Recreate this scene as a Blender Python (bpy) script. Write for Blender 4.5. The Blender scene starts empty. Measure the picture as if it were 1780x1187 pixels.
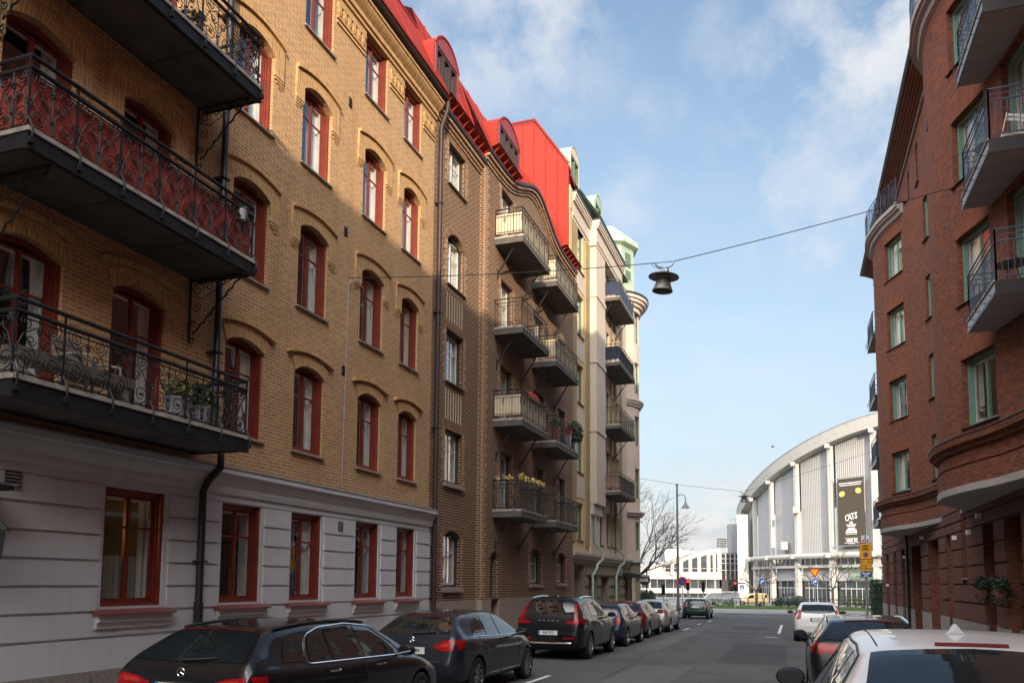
import bpy, bmesh, math, random
from mathutils import Vector, Matrix
from mathutils.bvhtree import BVHTree
PI = math.pi
random.seed(7)
SC = bpy.context.scene
COL = SC.collection
EYE = 2.0
def G(y):                                   # ground height: the street falls gently away
    return 0.22 - 0.0105 * max(-60.0, min(130.0, y))

# ------------------------------------------------------------------ materials
def mk(name):
    m = bpy.data.materials.new(name); m.use_nodes = True
    nt = m.node_tree; b = nt.nodes['Principled BSDF']
    return m, nt, b
def N(nt, t, **kw):
    n = nt.nodes.new(t)
    for k, v in kw.items(): setattr(n, k, v)
    return n
def L(nt, a, b): nt.links.new(a, b)
def mixc(nt, fac, a, b, bt='MIX'):
    n = N(nt, 'ShaderNodeMix', data_type='RGBA', blend_type=bt)
    if isinstance(fac, float): n.inputs[0].default_value = fac
    else: L(nt, fac, n.inputs[0])
    for i, v in ((6, a), (7, b)):
        if isinstance(v, tuple): n.inputs[i].default_value = (*v[:3], 1)
        else: L(nt, v, n.inputs[i])
    return n.outputs[2]
def ramp(nt, src, stops):
    r = N(nt, 'ShaderNodeValToRGB')
    el = r.color_ramp.elements
    while len(el) < len(stops): el.new(0.5)
    for e, (p, c) in zip(el, stops):
        e.position = p; e.color = (*c, 1) if isinstance(c, tuple) else (c, c, c, 1)
    L(nt, src, r.inputs[0]); return r.outputs[0]
def noise(nt, vec, scale, detail=4, rough=0.55):
    n = N(nt, 'ShaderNodeTexNoise'); n.inputs['Scale'].default_value = scale
    n.inputs['Detail'].default_value = detail; n.inputs['Roughness'].default_value = rough
    if vec is not None: L(nt, vec, n.inputs['Vector'])
    return n.outputs['Fac']
def bump(nt, b, h, s, d=0.01):
    bp = N(nt, 'ShaderNodeBump'); bp.inputs['Strength'].default_value = s; bp.inputs['Distance'].default_value = d
    L(nt, h, bp.inputs['Height']); L(nt, bp.outputs[0], b.inputs['Normal'])
def plain(name, c, rough=0.6, metal=0.0, var=0.12, scale=3.0, coat=0.0, bmp=0.0, spec=0.5):
    m, nt, b = mk(name)
    tc = N(nt, 'ShaderNodeTexCoord')
    f = noise(nt, tc.outputs['Object'], scale, 5)
    lo = tuple(x * (1 - var) for x in c); hi = tuple(min(1, x * (1 + var)) for x in c)
    L(nt, mixc(nt, ramp(nt, f, [(0.3, 0.0), (0.7, 1.0)]), lo, hi), b.inputs['Base Color'])
    b.inputs['Roughness'].default_value = rough; b.inputs['Metallic'].default_value = metal
    b.inputs['Coat Weight'].default_value = coat; b.inputs['Coat Roughness'].default_value = 0.03
    b.inputs['Specular IOR Level'].default_value = spec
    if bmp: bump(nt, b, noise(nt, tc.outputs['Object'], scale * 12, 4), bmp)
    return m
def brick(name, c1, c2, mortar, bw=0.25, rh=0.075, ms=0.007, stain=0.35, dark=None, bs=0.5):
    m, nt, b = mk(name)
    uv = N(nt, 'ShaderNodeUVMap').outputs[0]
    bt = N(nt, 'ShaderNodeTexBrick'); L(nt, uv, bt.inputs['Vector'])
    bt.inputs['Color1'].default_value = (*c1, 1); bt.inputs['Color2'].default_value = (*c2, 1)
    bt.inputs['Mortar'].default_value = (*mortar, 1); bt.inputs['Scale'].default_value = 1
    bt.inputs['Brick Width'].default_value = bw; bt.inputs['Row Height'].default_value = rh
    bt.inputs['Mortar Size'].default_value = ms; bt.inputs['Mortar Smooth'].default_value = 0.2
    bt.inputs['Bias'].default_value = -0.1
    col = bt.outputs['Color']
    # odd bricks: a stretched per-brick noise
    mp = N(nt, 'ShaderNodeMapping'); mp.inputs['Scale'].default_value = (1 / bw, 1 / rh, 1)
    L(nt, uv, mp.inputs[0])
    f2 = noise(nt, mp.outputs[0], 0.9, 1)
    d = dark or tuple(x * 0.55 for x in c1)
    mk2 = N(nt, 'ShaderNodeMath', operation='MULTIPLY'); L(nt, ramp(nt, f2, [(0.52, 0.0), (0.60, 0.8)]), mk2.inputs[0])
    inv = N(nt, 'ShaderNodeMath', operation='SUBTRACT'); inv.inputs[0].default_value = 1; L(nt, bt.outputs['Fac'], inv.inputs[1])
    L(nt, inv.outputs[0], mk2.inputs[1])
    col = mixc(nt, mk2.outputs[0], col, d)
    f = noise(nt, uv, 0.35, 6, 0.65)
    col = mixc(nt, ramp(nt, f, [(0.35, 0.0), (0.75, stain)]), col, tuple(x * 0.5 for x in c2))
    md = N(nt, 'ShaderNodeMapping'); md.inputs['Scale'].default_value = (1.1, 0.12, 1); L(nt, uv, md.inputs[0])
    col = mixc(nt, ramp(nt, noise(nt, md.outputs[0], 1.6, 5, 0.7), [(0.52, 0.0), (0.74, stain * 1.1)]), col, tuple(x * 0.42 for x in c2))
    col = mixc(nt, ramp(nt, noise(nt, uv, 0.16, 3), [(0.35, 0.16), (0.6, 0.0)]), col, tuple(min(1, x * 1.35) for x in c1))
    L(nt, col, b.inputs['Base Color']); b.inputs['Roughness'].default_value = 0.85
    b.inputs['Specular IOR Level'].default_value = 0.3
    h = N(nt, 'ShaderNodeMath', operation='ADD'); L(nt, inv.outputs[0], h.inputs[0])
    g = N(nt, 'ShaderNodeMath', operation='MULTIPLY'); L(nt, noise(nt, uv, 45, 3), g.inputs[0]); g.inputs[1].default_value = 0.5
    L(nt, g.outputs[0], h.inputs[1]); bump(nt, b, h.outputs[0], bs, 0.012)
    return m
def stucco(name, c, var=0.1, stain=0.3, bmp=0.25):
    m, nt, b = mk(name)
    uv = N(nt, 'ShaderNodeUVMap').outputs[0]
    mp = N(nt, 'ShaderNodeMapping'); mp.inputs['Scale'].default_value = (1.5, 0.35, 1); L(nt, uv, mp.inputs[0])
    f = noise(nt, uv, 0.8, 6, 0.6); s = noise(nt, mp.outputs[0], 1.2, 6, 0.7)
    col = mixc(nt, f, tuple(x * (1 - var) for x in c), tuple(min(1, x * (1 + var)) for x in c))
    col = mixc(nt, ramp(nt, s, [(0.5, 0.0), (0.78, stain)]), col, tuple(x * 0.55 for x in c))
    md = N(nt, 'ShaderNodeMapping'); md.inputs['Scale'].default_value = (3.2, 0.25, 1); L(nt, uv, md.inputs[0])
    col = mixc(nt, ramp(nt, noise(nt, md.outputs[0], 1.3, 6, 0.72), [(0.55, 0.0), (0.75, stain * 0.9)]), col, tuple(x * 0.5 for x in c))
    col = mixc(nt, ramp(nt, noise(nt, uv, 7, 6, 0.7), [(0.58, 0.0), (0.8, stain)]), col, tuple(x * 0.7 for x in c))
    L(nt, col, b.inputs['Base Color']); b.inputs['Roughness'].default_value = 0.9; b.inputs['Specular IOR Level'].default_value = 0.25
    bump(nt, b, noise(nt, uv, 60, 4), bmp, 0.006)
    return m
def glass_mat(name, tint, ior=1.75):
    m, nt, b = mk(name); nt.nodes.remove(b)
    out = nt.nodes['Material Output']
    t = N(nt, 'ShaderNodeBsdfTransparent'); t.inputs[0].default_value = (*tint, 1)
    g = N(nt, 'ShaderNodeBsdfGlossy'); g.inputs['Roughness'].default_value = 0.015; g.inputs[0].default_value = (0.95, 0.97, 1, 1)
    tc = N(nt, 'ShaderNodeTexCoord')
    bp = N(nt, 'ShaderNodeBump'); bp.inputs['Strength'].default_value = 0.06; bp.inputs['Distance'].default_value = 0.02
    L(nt, noise(nt, tc.outputs['Object'], 1.6, 2), bp.inputs['Height']); L(nt, bp.outputs[0], g.inputs['Normal'])
    lw = N(nt, 'ShaderNodeLayerWeight'); lw.inputs[0].default_value = 0.5      # the same from both sides, so that the sun gets in
    pw = N(nt, 'ShaderNodeMath', operation='POWER'); L(nt, lw.outputs['Facing'], pw.inputs[0]); pw.inputs[1].default_value = 2.6
    fr = N(nt, 'ShaderNodeMath', operation='MULTIPLY_ADD'); L(nt, pw.outputs[0], fr.inputs[0]); fr.inputs[1].default_value = 0.85; fr.inputs[2].default_value = 0.07
    mx = N(nt, 'ShaderNodeMixShader'); L(nt, fr.outputs[0], mx.inputs[0]); L(nt, t.outputs[0], mx.inputs[1]); L(nt, g.outputs[0], mx.inputs[2])
    L(nt, mx.outputs[0], out.inputs[0]); return m
def emit(name, c, s):
    m, nt, b = mk(name); b.inputs['Base Color'].default_value = (*c, 1)
    b.inputs['Emission Color'].default_value = (*c, 1); b.inputs['Emission Strength'].default_value = s
    return m
def asphalt(name, c, patch=0.4):
    m, nt, b = mk(name); tc = N(nt, 'ShaderNodeTexCoord'); o = tc.outputs['Object']
    f = noise(nt, o, 0.35, 7, 0.65); g = noise(nt, o, 90, 3); mp = N(nt, 'ShaderNodeMapping'); mp.inputs['Scale'].default_value = (1.4, 0.06, 1); L(nt, o, mp.inputs[0])
    w = noise(nt, mp.outputs[0], 1.0, 4)
    col = mixc(nt, ramp(nt, f, [(0.3, 0.0), (0.7, 1.0)]), tuple(x * 0.75 for x in c), tuple(x * 1.3 for x in c))
    col = mixc(nt, ramp(nt, w, [(0.45, 0.0), (0.7, patch)]), col, tuple(x * 0.6 for x in c))
    col = mixc(nt, ramp(nt, g, [(0.4, 0.0), (0.75, 0.45)]), col, tuple(min(1, x * 2.0) for x in c))
    v = N(nt, 'ShaderNodeTexVoronoi', feature='DISTANCE_TO_EDGE'); v.inputs['Scale'].default_value = 0.28; L(nt, o, v.inputs['Vector'])
    col = mixc(nt, ramp(nt, v.outputs[0], [(0.0, 0.7), (0.012, 0.0)]), col, tuple(x * 0.35 for x in c))
    L(nt, col, b.inputs['Base Color']); b.inputs['Roughness'].default_value = 0.82
    bump(nt, b, g, 0.4, 0.01); return m

M = {}
M['brickY'] = brick('yellow brick', (0.50, 0.288, 0.130), (0.39, 0.215, 0.095), (0.66, 0.50, 0.32), 0.25, 0.075, 0.009, 0.26, (0.30, 0.175, 0.10), 0.35)
M['hoodY'] = brick('yellow arch brick', (0.54, 0.32, 0.14), (0.45, 0.26, 0.105), (0.68, 0.50, 0.29), 0.075, 0.30, 0.006, 0.12, None, 0.35)
M['brickB'] = brick('dark brown brick', (0.158, 0.068, 0.037), (0.080, 0.037, 0.023), (0.45, 0.34, 0.23), 0.24, 0.085, 0.0135, 0.2, (0.07, 0.035, 0.022), 0.9)
M['brickBL'] = brick('light quoin brick', (0.31, 0.15, 0.08), (0.22, 0.10, 0.052), (0.58, 0.46, 0.32), 0.30, 0.085, 0.016, 0.15)
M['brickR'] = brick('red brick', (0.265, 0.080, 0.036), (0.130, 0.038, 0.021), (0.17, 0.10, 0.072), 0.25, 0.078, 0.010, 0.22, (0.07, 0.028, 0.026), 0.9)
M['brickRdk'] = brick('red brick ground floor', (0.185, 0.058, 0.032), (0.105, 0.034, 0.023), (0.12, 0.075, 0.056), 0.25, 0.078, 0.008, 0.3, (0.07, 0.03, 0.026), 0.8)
M['stucco'] = stucco('grey stucco', (0.60, 0.60, 0.615), 0.10, 0.30)
M['stuccoW'] = stucco('pale trim stucco', (0.60, 0.57, 0.55), 0.06, 0.2)
M['cream'] = stucco('cream render', (0.56, 0.45, 0.37), 0.07, 0.22)
M['creamW'] = stucco('pale pier render', (0.56, 0.48, 0.41), 0.06, 0.2)
M['yellowr'] = stucco('yellow render', (0.58, 0.42, 0.24), 0.08, 0.22)
M['pebble'] = stucco('pebbledash', (0.34, 0.26, 0.13), 0.45, 0.3, 0.9)
M['stone'] = stucco('rough grey stone', (0.26, 0.215, 0.155), 0.35, 0.5, 1.0)
M['granite'] = plain('granite', (0.27, 0.24, 0.21), 0.8, var=0.25, scale=14, bmp=0.3)
M['graniteP'] = plain('pinkish granite', (0.32, 0.25, 0.20), 0.8, var=0.15, scale=9, bmp=0.2)
M['redpaint'] = plain('oxide red paint', (0.185, 0.030, 0.018), 0.5, var=0.2, scale=4)
M['redsill'] = plain('red metal sill', (0.20, 0.055, 0.05), 0.45, var=0.15)
M['redroof'] = plain('red sheet metal', (0.285, 0.0225, 0.0105), 0.6, var=0.10, scale=0.8, spec=0.25)
M['purple'] = plain('maroon sheet metal', (0.27, 0.045, 0.05), 0.5, var=0.08)
M['brownmetal'] = plain('brown metal', (0.04, 0.022, 0.018), 0.55, var=0.2)
M['gutter'] = plain('black gutter metal', (0.02, 0.018, 0.018), 0.35, var=0.2)
M['iron'] = plain('black wrought iron', (0.016, 0.017, 0.020), 0.5, var=0.3, scale=8, spec=0.25)
M['ironbl'] = plain('dark blue iron', (0.05, 0.07, 0.11), 0.38, var=0.2, metal=0.3)
M['concrete'] = plain('dark concrete', (0.095, 0.084, 0.074), 0.9, var=0.25, scale=2.2, bmp=0.2)
M['slabedge'] = plain('weathered slab edge', (0.33, 0.30, 0.26), 0.85, var=0.35, scale=5, bmp=0.2)
M['soffit'] = plain('pale soffit', (0.36, 0.33, 0.31), 0.85, var=0.1)
M['white'] = plain('white paint', (0.78, 0.77, 0.74), 0.5, var=0.05)
M['curtain'] = plain('white curtain', (0.80, 0.77, 0.72), 0.9, var=0.12, scale=5)
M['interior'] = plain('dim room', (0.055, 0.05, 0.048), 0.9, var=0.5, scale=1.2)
M['blind'] = plain('pleated blind', (0.42, 0.40, 0.33), 0.9, var=0.1)
M['green'] = plain('sage green paint', (0.15, 0.26, 0.205), 0.45, var=0.12)
M['darkgreen'] = plain('dark green paint', (0.10, 0.16, 0.105), 0.5, var=0.15)
M['frameB'] = plain('dark grey frame', (0.045, 0.042, 0.04), 0.5, var=0.2)
M['shutter'] = plain('grey green shutter', (0.135, 0.165, 0.16), 0.6, var=0.15)
M['copper'] = plain('green copper', (0.34, 0.43, 0.32), 0.55, var=0.14, scale=1.6)
M['beige'] = plain('beige screen cloth', (0.62, 0.52, 0.36), 0.85, var=0.08)
M['redcloth'] = plain('red screen cloth', (0.29, 0.045, 0.032), 0.85, var=0.15, scale=1.5)
M['navy'] = plain('navy screen', (0.016, 0.024, 0.065), 0.7, var=0.15)
M['reed'] = plain('reed screen', (0.24, 0.16, 0.13), 0.9, var=0.3, scale=12)
M['glass'] = glass_mat('window glass', (0.86, 0.9, 0.9), 1.95)
M['glassd'] = plain('dark glazing', (0.035, 0.042, 0.05), 0.06, var=0.5, scale=0.4, spec=0.8)
M['leaf'] = plain('leaf', (0.05, 0.075, 0.026), 0.7, var=0.5, scale=6)
M['leafd'] = plain('dark leaf', (0.022, 0.042, 0.02), 0.7, var=0.5, scale=6)
M['leafy'] = plain('yellow green leaf', (0.16, 0.16, 0.04), 0.7, var=0.4, scale=6)
M['flower'] = plain('yellow flower', (0.72, 0.55, 0.18), 0.7, var=0.3, scale=9)
M['flowerr'] = plain('red flower', (0.55, 0.05, 0.05), 0.7, var=0.3, scale=9)
M['bark'] = plain('bark', (0.11, 0.085, 0.066), 0.9, var=0.35, scale=9)
M['terra'] = plain('terracotta', (0.16, 0.065, 0.04), 0.8, var=0.15)
M['pot'] = plain('grey pot', (0.36, 0.36, 0.38), 0.6, var=0.12)
M['wicker'] = plain('wicker', (0.2, 0.17, 0.14), 0.8, var=0.4, scale=14)
M['steel'] = plain('galvanised steel', (0.36, 0.37, 0.38), 0.45, metal=0.6, var=0.15)
M['lampgrey'] = plain('lamp grey', (0.17, 0.165, 0.16), 0.42, metal=0.2, var=0.15)
M['asphalt'] = asphalt('asphalt', (0.068, 0.066, 0.068))
M['paving'] = asphalt('pavement slabs', (0.16, 0.155, 0.15), 0.25)
M['kerb'] = plain('kerb stone', (0.24, 0.23, 0.225), 0.85, var=0.25, scale=5, bmp=0.2)
M['setts'] = asphalt('pale setts', (0.175, 0.17, 0.168), 0.4)
M['grass'] = plain('grass', (0.075, 0.12, 0.03), 0.9, var=0.45, scale=2.5, bmp=0.5)
M['linew'] = plain('road paint', (0.62, 0.61, 0.58), 0.7, var=0.2, scale=9)
M['arenaw'] = stucco('arena white paint', (0.48, 0.47, 0.445), 0.08, 0.35)
M['officew'] = stucco('office white panel', (0.43, 0.415, 0.39), 0.06, 0.25)
M['clad'] = stucco('ribbed grey cladding', (0.36, 0.352, 0.345), 0.10, 0.35)
M['clad2'] = stucco('shaded panel cladding', (0.35, 0.35, 0.355), 0.12, 0.4)
M['fascia'] = stucco('concrete fascia', (0.42, 0.41, 0.38), 0.10, 0.5)
M['poster'] = plain('brown poster', (0.062, 0.046, 0.034), 0.6, var=0.1)
M['pyellow'] = plain('poster yellow', (0.62, 0.50, 0.12), 0.6, var=0.1)
M['pwhite'] = plain('poster white', (0.78, 0.77, 0.74), 0.6, var=0.03)
M['syellow'] = plain('sign yellow', (0.72, 0.38, 0.015), 0.45, var=0.05)
M['sred'] = plain('sign red', (0.50, 0.02, 0.02), 0.45, var=0.05)
M['sblue'] = plain('sign blue', (0.015, 0.085, 0.33), 0.45, var=0.05)
M['swhite'] = plain('sign white', (0.78, 0.78, 0.78), 0.45, var=0.03)
M['black'] = plain('matt black', (0.014, 0.014, 0.015), 0.6, var=0.2)
M['esp'] = plain('sign letter green', (0.10, 0.30, 0.12), 0.5, var=0.1)
M['chrome'] = plain('chrome', (0.75, 0.76, 0.78), 0.12, metal=1.0, var=0.03)
M['tyre'] = plain('tyre rubber', (0.016, 0.016, 0.017), 0.85, var=0.2)
M['rim'] = plain('alloy', (0.42, 0.43, 0.44), 0.28, metal=0.9, var=0.06)
M['rimd'] = plain('dark alloy', (0.10, 0.10, 0.105), 0.35, metal=0.8, var=0.1)
M['carglass'] = plain('tinted car glass', (0.012, 0.016, 0.018), 0.02, var=0.4, scale=1.0, spec=1.0)
M['taild'] = plain('dim red lens', (0.09, 0.006, 0.006), 0.35, var=0.2, spec=0.12)
M['tail'] = plain('tail lamp red', (0.30, 0.006, 0.008), 0.2, var=0.25, scale=22, coat=0.25, spec=0.2)
M['taill'] = plain('tail lamp bright', (0.45, 0.035, 0.03), 0.2, var=0.3, scale=30, coat=0.25, spec=0.2)
M['plate'] = plain('plate white', (0.72, 0.72, 0.70), 0.4, var=0.02)
M['trim'] = plain('black plastic trim', (0.018, 0.018, 0.02), 0.5, var=0.15)
def paint(name, c, metal=0.0, rough=0.28):
    m, nt, b = mk(name)
    tc = N(nt, 'ShaderNodeTexCoord'); f = noise(nt, tc.outputs['Object'], 2.0, 4); d = noise(nt, tc.outputs['Object'], 400, 1)
    L(nt, mixc(nt, f, tuple(x * 0.93 for x in c), tuple(min(1, x * 1.07) for x in c)), b.inputs['Base Color'])
    b.inputs['Metallic'].default_value = metal; b.inputs['Coat Weight'].default_value = 0.75; b.inputs['Coat Roughness'].default_value = 0.02; b.inputs['Specular IOR Level'].default_value = 0.15
    L(nt, ramp(nt, f, [(0.3, rough), (0.8, rough + 0.12)]), b.inputs['Roughness'])
    return m
M['pBlack'] = paint('black car paint', (0.008, 0.008, 0.010))
M['pSlate'] = paint('dark slate car paint', (0.022, 0.026, 0.036), 0.3)
M['pNavy'] = paint('navy car paint', (0.016, 0.026, 0.055), 0.2)
M['pRed'] = paint('dark red car paint', (0.115, 0.014, 0.016), 0.2)
M['pSilver'] = paint('silver beige car paint', (0.43, 0.41, 0.38), 0.5)
M['pBSilver'] = paint('silver car paint', (0.68, 0.665, 0.665), 0.3)
M['pWhite'] = paint('white car paint', (0.72, 0.72, 0.71))
M['pGreen'] = paint('racing green car paint', (0.012, 0.035, 0.026), 0.1)
M['pCream'] = paint('cream yellow van paint', (0.66, 0.47, 0.22))

# ------------------------------------------------------------------ mesh builder
class MB:
    def __init__(s): s.v = []; s.f = []; s.m = []; s.k = []
    def mark(s): s.k.append((len(s.v), len(s.f)))           # a new separate piece starts here
    def objs(s, name, mats, parent=None, **kw):
        e = s.k + [(len(s.v), len(s.f))]
        for (v0, f0), (v1, f1) in zip(e[:-1], e[1:]):
            q = MB(); q.v = s.v[v0:v1]; q.f = [tuple(i - v0 for i in f) for f in s.f[f0:f1]]; q.m = s.m[f0:f1]
            q.obj(name, mats, parent, **kw)
    def add(s, vs, fs, m=0):
        o = len(s.v); s.v += [tuple(p) for p in vs]
        for f in fs: s.f.append(tuple(i + o for i in f)); s.m.append(m)
    def quad(s, a, b, c, d, m=0): s.add([a, b, c, d], [(0, 1, 2, 3)], m)
    def poly(s, pts, m=0): s.add(pts, [tuple(range(len(pts)))], m)
    def box(s, x0, x1, y0, y1, z0, z1, m=0, T=None):
        p = [(x, y, z) for x in (x0, x1) for y in (y0, y1) for z in (z0, z1)]
        if T: p = [T(*q) for q in p]
        s.add(p, [(0, 1, 3, 2), (4, 6, 7, 5), (0, 4, 5, 1), (2, 3, 7, 6), (0, 2, 6, 4), (1, 5, 7, 3)], m)
    def prism(s, pts, d0, d1, P, m=0):
        """closed outline pts (u,v) extruded from depth d0 to d1 through mapping P(u,v,d)"""
        n = len(pts); a = [P(u, v, d0) for u, v in pts]; b = [P(u, v, d1) for u, v in pts]
        s.add(a + b, [tuple(range(n))[::-1], tuple(range(n, 2 * n))] + [(i, (i + 1) % n, n + (i + 1) % n, n + i) for i in range(n)], m)
    def strip(s, A, B, m=0):
        n = len(A); s.add(list(A) + list(B), [(i, i + 1, n + i + 1, n + i) for i in range(n - 1)], m)
    def bar(s, a, b, w, h=None, m=0):
        a = Vector(a); b = Vector(b); d = (b - a)
        if d.length < 1e-6: return
        d.normalize(); u = Vector((0, 0, 1)) if abs(d.z) < 0.9 else Vector((1, 0, 0))
        x = d.cross(u).normalized() * w / 2; y = x.cross(d).normalized() * (h or w) / 2
        p = [q + sx * x + sy * y for q in (a, b) for sx, sy in ((-1, -1), (1, -1), (1, 1), (-1, 1))]
        s.add(p, [(3, 2, 1, 0), (4, 5, 6, 7)] + [(i, (i + 1) % 4, 4 + (i + 1) % 4, 4 + i) for i in range(4)], m)
    def tube(s, pts, r, n=5, m=0, cap=True):
        pts = [Vector(p) for p in pts]; k = len(pts)
        rs = r if isinstance(r, (list, tuple)) else [r] * k
        up = None; rings = []
        for i, p in enumerate(pts):
            t = (pts[min(i + 1, k - 1)] - pts[max(i - 1, 0)])
            if t.length < 1e-9: t = Vector((0, 0, 1))
            t.normalize()
            if up is None: up = Vector((0, 0, 1)) if abs(t.z) < 0.9 else Vector((1, 0, 0))
            x = t.cross(up)
            if x.length < 1e-4: x = t.orthogonal()
            x.normalize(); up = x.cross(t).normalized()
            rings.append([p + rs[i] * (math.cos(2 * PI * j / n) * x + math.sin(2 * PI * j / n) * up) for j in range(n)])
        o = [q for R in rings for q in R]
        f = [(i * n + j, i * n + (j + 1) % n, (i + 1) * n + (j + 1) % n, (i + 1) * n + j) for i in range(k - 1) for j in range(n)]
        if cap: f += [tuple(range(n))[::-1], tuple(range((k - 1) * n, k * n))]
        s.add(o, f, m)
    def lathe(s, prof, n=20, c=(0, 0, 0), m=0, axis='z'):
        o = []
        for r, h in prof:
            for j in range(n):
                a = 2 * PI * j / n; x, y = r * math.cos(a), r * math.sin(a)
                q = (x, y, h) if axis == 'z' else ((h, x, y) if axis == 'x' else (x, h, y))
                o.append((c[0] + q[0], c[1] + q[1], c[2] + q[2]))
        k = len(prof)
        s.add(o, [(i * n + j, i * n + (j + 1) % n, (i + 1) * n + (j + 1) % n, (i + 1) * n + j) for i in range(k - 1) for j in range(n)], m)
    def leaves(s, c, rad, n, size, m=0, rng=random, shell=0.35):
        for _ in range(n):
            while True:
                p = Vector((rng.uniform(-1, 1), rng.uniform(-1, 1), rng.uniform(-1, 1)))
                if shell < p.length < 1: break
            p = Vector((c[0] + p.x * rad[0], c[1] + p.y * rad[1], c[2] + p.z * rad[2]))
            a = Vector((rng.gauss(0, 1), rng.gauss(0, 1), rng.gauss(0, 1))).normalized(); b = a.orthogonal().normalized()
            k = size * rng.uniform(0.6, 1.3)
            s.add([p - a * k, p + b * k * 0.5, p + a * k, p - b * k * 0.5], [(0, 1, 2, 3)], m)
    def mesh(s, name, mats, smooth=False, angle=None):
        me = bpy.data.meshes.new(name); me.from_pydata(s.v, [], s.f)
        for mm in mats: me.materials.append(mm)
        if len(mats) > 1: me.polygons.foreach_set('material_index', s.m)
        uvl = me.uv_layers.new(name='UVMap'); uv = []
        V = s.v
        for f in s.f:
            a, b, c = V[f[0]], V[f[1]], V[f[2]]
            e1 = (b[0] - a[0], b[1] - a[1], b[2] - a[2]); e2 = (c[0] - a[0], c[1] - a[1], c[2] - a[2])
            nx = abs(e1[1] * e2[2] - e1[2] * e2[1]); ny = abs(e1[2] * e2[0] - e1[0] * e2[2]); nz = abs(e1[0] * e2[1] - e1[1] * e2[0])
            if nz > 1.2 * max(nx, ny): uv += [c2 for i in f for c2 in (V[i][1], V[i][0])]
            elif nx >= ny * 0.75: uv += [c2 for i in f for c2 in (V[i][1], V[i][2])]
            else: uv += [c2 for i in f for c2 in (V[i][0], V[i][2])]
        uvl.data.foreach_set('uv', uv)
        if smooth: me.polygons.foreach_set('use_smooth', [True] * len(s.f))
        me.validate(); me.update()
        if angle: 
            me.polygons.foreach_set('use_smooth', [True] * len(me.polygons)); me.set_sharp_from_angle(angle=math.radians(angle))
        return me
    def obj(s, name, mats, parent=None, smooth=False, angle=None, **kw):
        if not isinstance(mats, (list, tuple)): mats = [mats]
        return link(name, s.mesh(name, mats, smooth, angle), parent, **kw)
def link(name, data, parent=None, loc=None, rotz=None, label=None, cat=None, group=None, kind=None):
    o = bpy.data.objects.new(name, data); COL.objects.link(o)
    if parent is not None: o.parent = parent
    if loc is not None: o.location = loc
    if rotz is not None: o.rotation_euler = (0, 0, rotz)
    if label: o['label'] = label
    if cat: o['category'] = cat
    if group: o['group'] = group
    if kind: o['kind'] = kind
    return o
def thing(name, label, cat, loc=(0, 0, 0), rotz=0, group=None):
    return link(name, None, None, loc, rotz, label, cat, group)
_tc = {}
def text_mesh(body, size, mat, align='CENTER', ext=0.003, bold=0.0, xs=1.0):
    key = (body, size, mat.name, align, ext, bold, xs)
    if key in _tc: return _tc[key]
    cu = bpy.data.curves.new('lettering', 'FONT'); cu.body = body; cu.size = size; cu.align_x = align; cu.align_y = 'CENTER'
    cu.extrude = ext; cu.offset = bold; cu.resolution_u = 3
    ob = bpy.data.objects.new('lettering', cu); COL.objects.link(ob)
    dg = bpy.context.evaluated_depsgraph_get(); dg.update()
    me = bpy.data.meshes.new_from_object(ob.evaluated_get(dg)); bpy.data.objects.remove(ob)
    me.transform(Matrix.Rotation(PI / 2, 4, 'X') @ Matrix.Diagonal((xs, 1, 1, 1)))
    me.materials.clear(); me.materials.append(mat); me.name = 'lettering'
    _tc[key] = me; return me
def arc(u0, u1, spring, rise, n=10):
    """points of a segmental arch from (u0,spring) to (u1,spring)"""
    w = u1 - u0; R = (w * w / 4 + rise * rise) / (2 * rise); c = spring + rise - R; mid = (u0 + u1) / 2
    a = math.asin(min(1, w / 2 / R))
    if rise > w / 2: a = PI - a
    return [(mid + R * math.sin(-a + 2 * a * i / n), c + R * math.cos(-a + 2 * a * i / n)) for i in range(n + 1)]
def facade(mb, u0, u1, v0, v1, ops, P, d=0.0, dep=0.18, m=0, mr=None, du=None, vtop=None):
    """wall sheet with holes: ops = (ua,ub,va,vb,rise); reveals go inward by dep"""
    mr = m if mr is None else mr
    us = {u0, u1}; vs = {v0, v1}
    for a, b, c, e, r in ops:
        us |= {x for x in (a, b) if u0 < x < u1}; vs |= {x for x in (c, e) if v0 < x < v1}
    if du:
        k = int((u1 - u0) / du)
        for i in range(1, k):
            x = u0 + (u1 - u0) * i / k
            if min(abs(x - y) for y in us) > 0.05: us.add(x)
    us = sorted(us); vs = sorted(vs)
    for i in range(len(us) - 1):
        for j in range(len(vs) - 1):
            cu, cv = (us[i] + us[i + 1]) / 2, (vs[j] + vs[j + 1]) / 2
            if any(a < cu < b and c < cv < e for a, b, c, e, r in ops): continue
            mb.quad(P(us[i], vs[j], d), P(us[i + 1], vs[j], d), P(us[i + 1], vs[j + 1], d), P(us[i], vs[j + 1], d), m)
    for a, b, c, e, r in ops:
        a2, b2 = max(a, u0), min(b, u1); c2, e2 = max(c, v0), min(e, v1)
        if a2 >= b2 or c2 >= e2: continue
        sp = e2 - r
        mb.quad(P(a2, c2, d), P(a2, c2, d - dep), P(a2, sp, d - dep), P(a2, sp, d), mr)
        mb.quad(P(b2, c2, d), P(b2, c2, d - dep), P(b2, sp, d - dep), P(b2, sp, d), mr)
        mb.quad(P(a2, c2, d), P(b2, c2, d), P(b2, c2, d - dep), P(a2, c2, d - dep), mr)
        if r > 0:
            A = arc(a2, b2, sp, r, 10)
            mb.strip([P(u, v, d) for u, v in A], [P(u, v, d - dep) for u, v in A], mr)
            mb.strip([P(u, v, d) for u, v in A], [P(u, e2, d) for u, v in A], m)
        else:
            mb.quad(P(a2, e2, d), P(b2, e2, d), P(b2, e2, d - dep), P(a2, e2, d - dep), mr)
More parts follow.
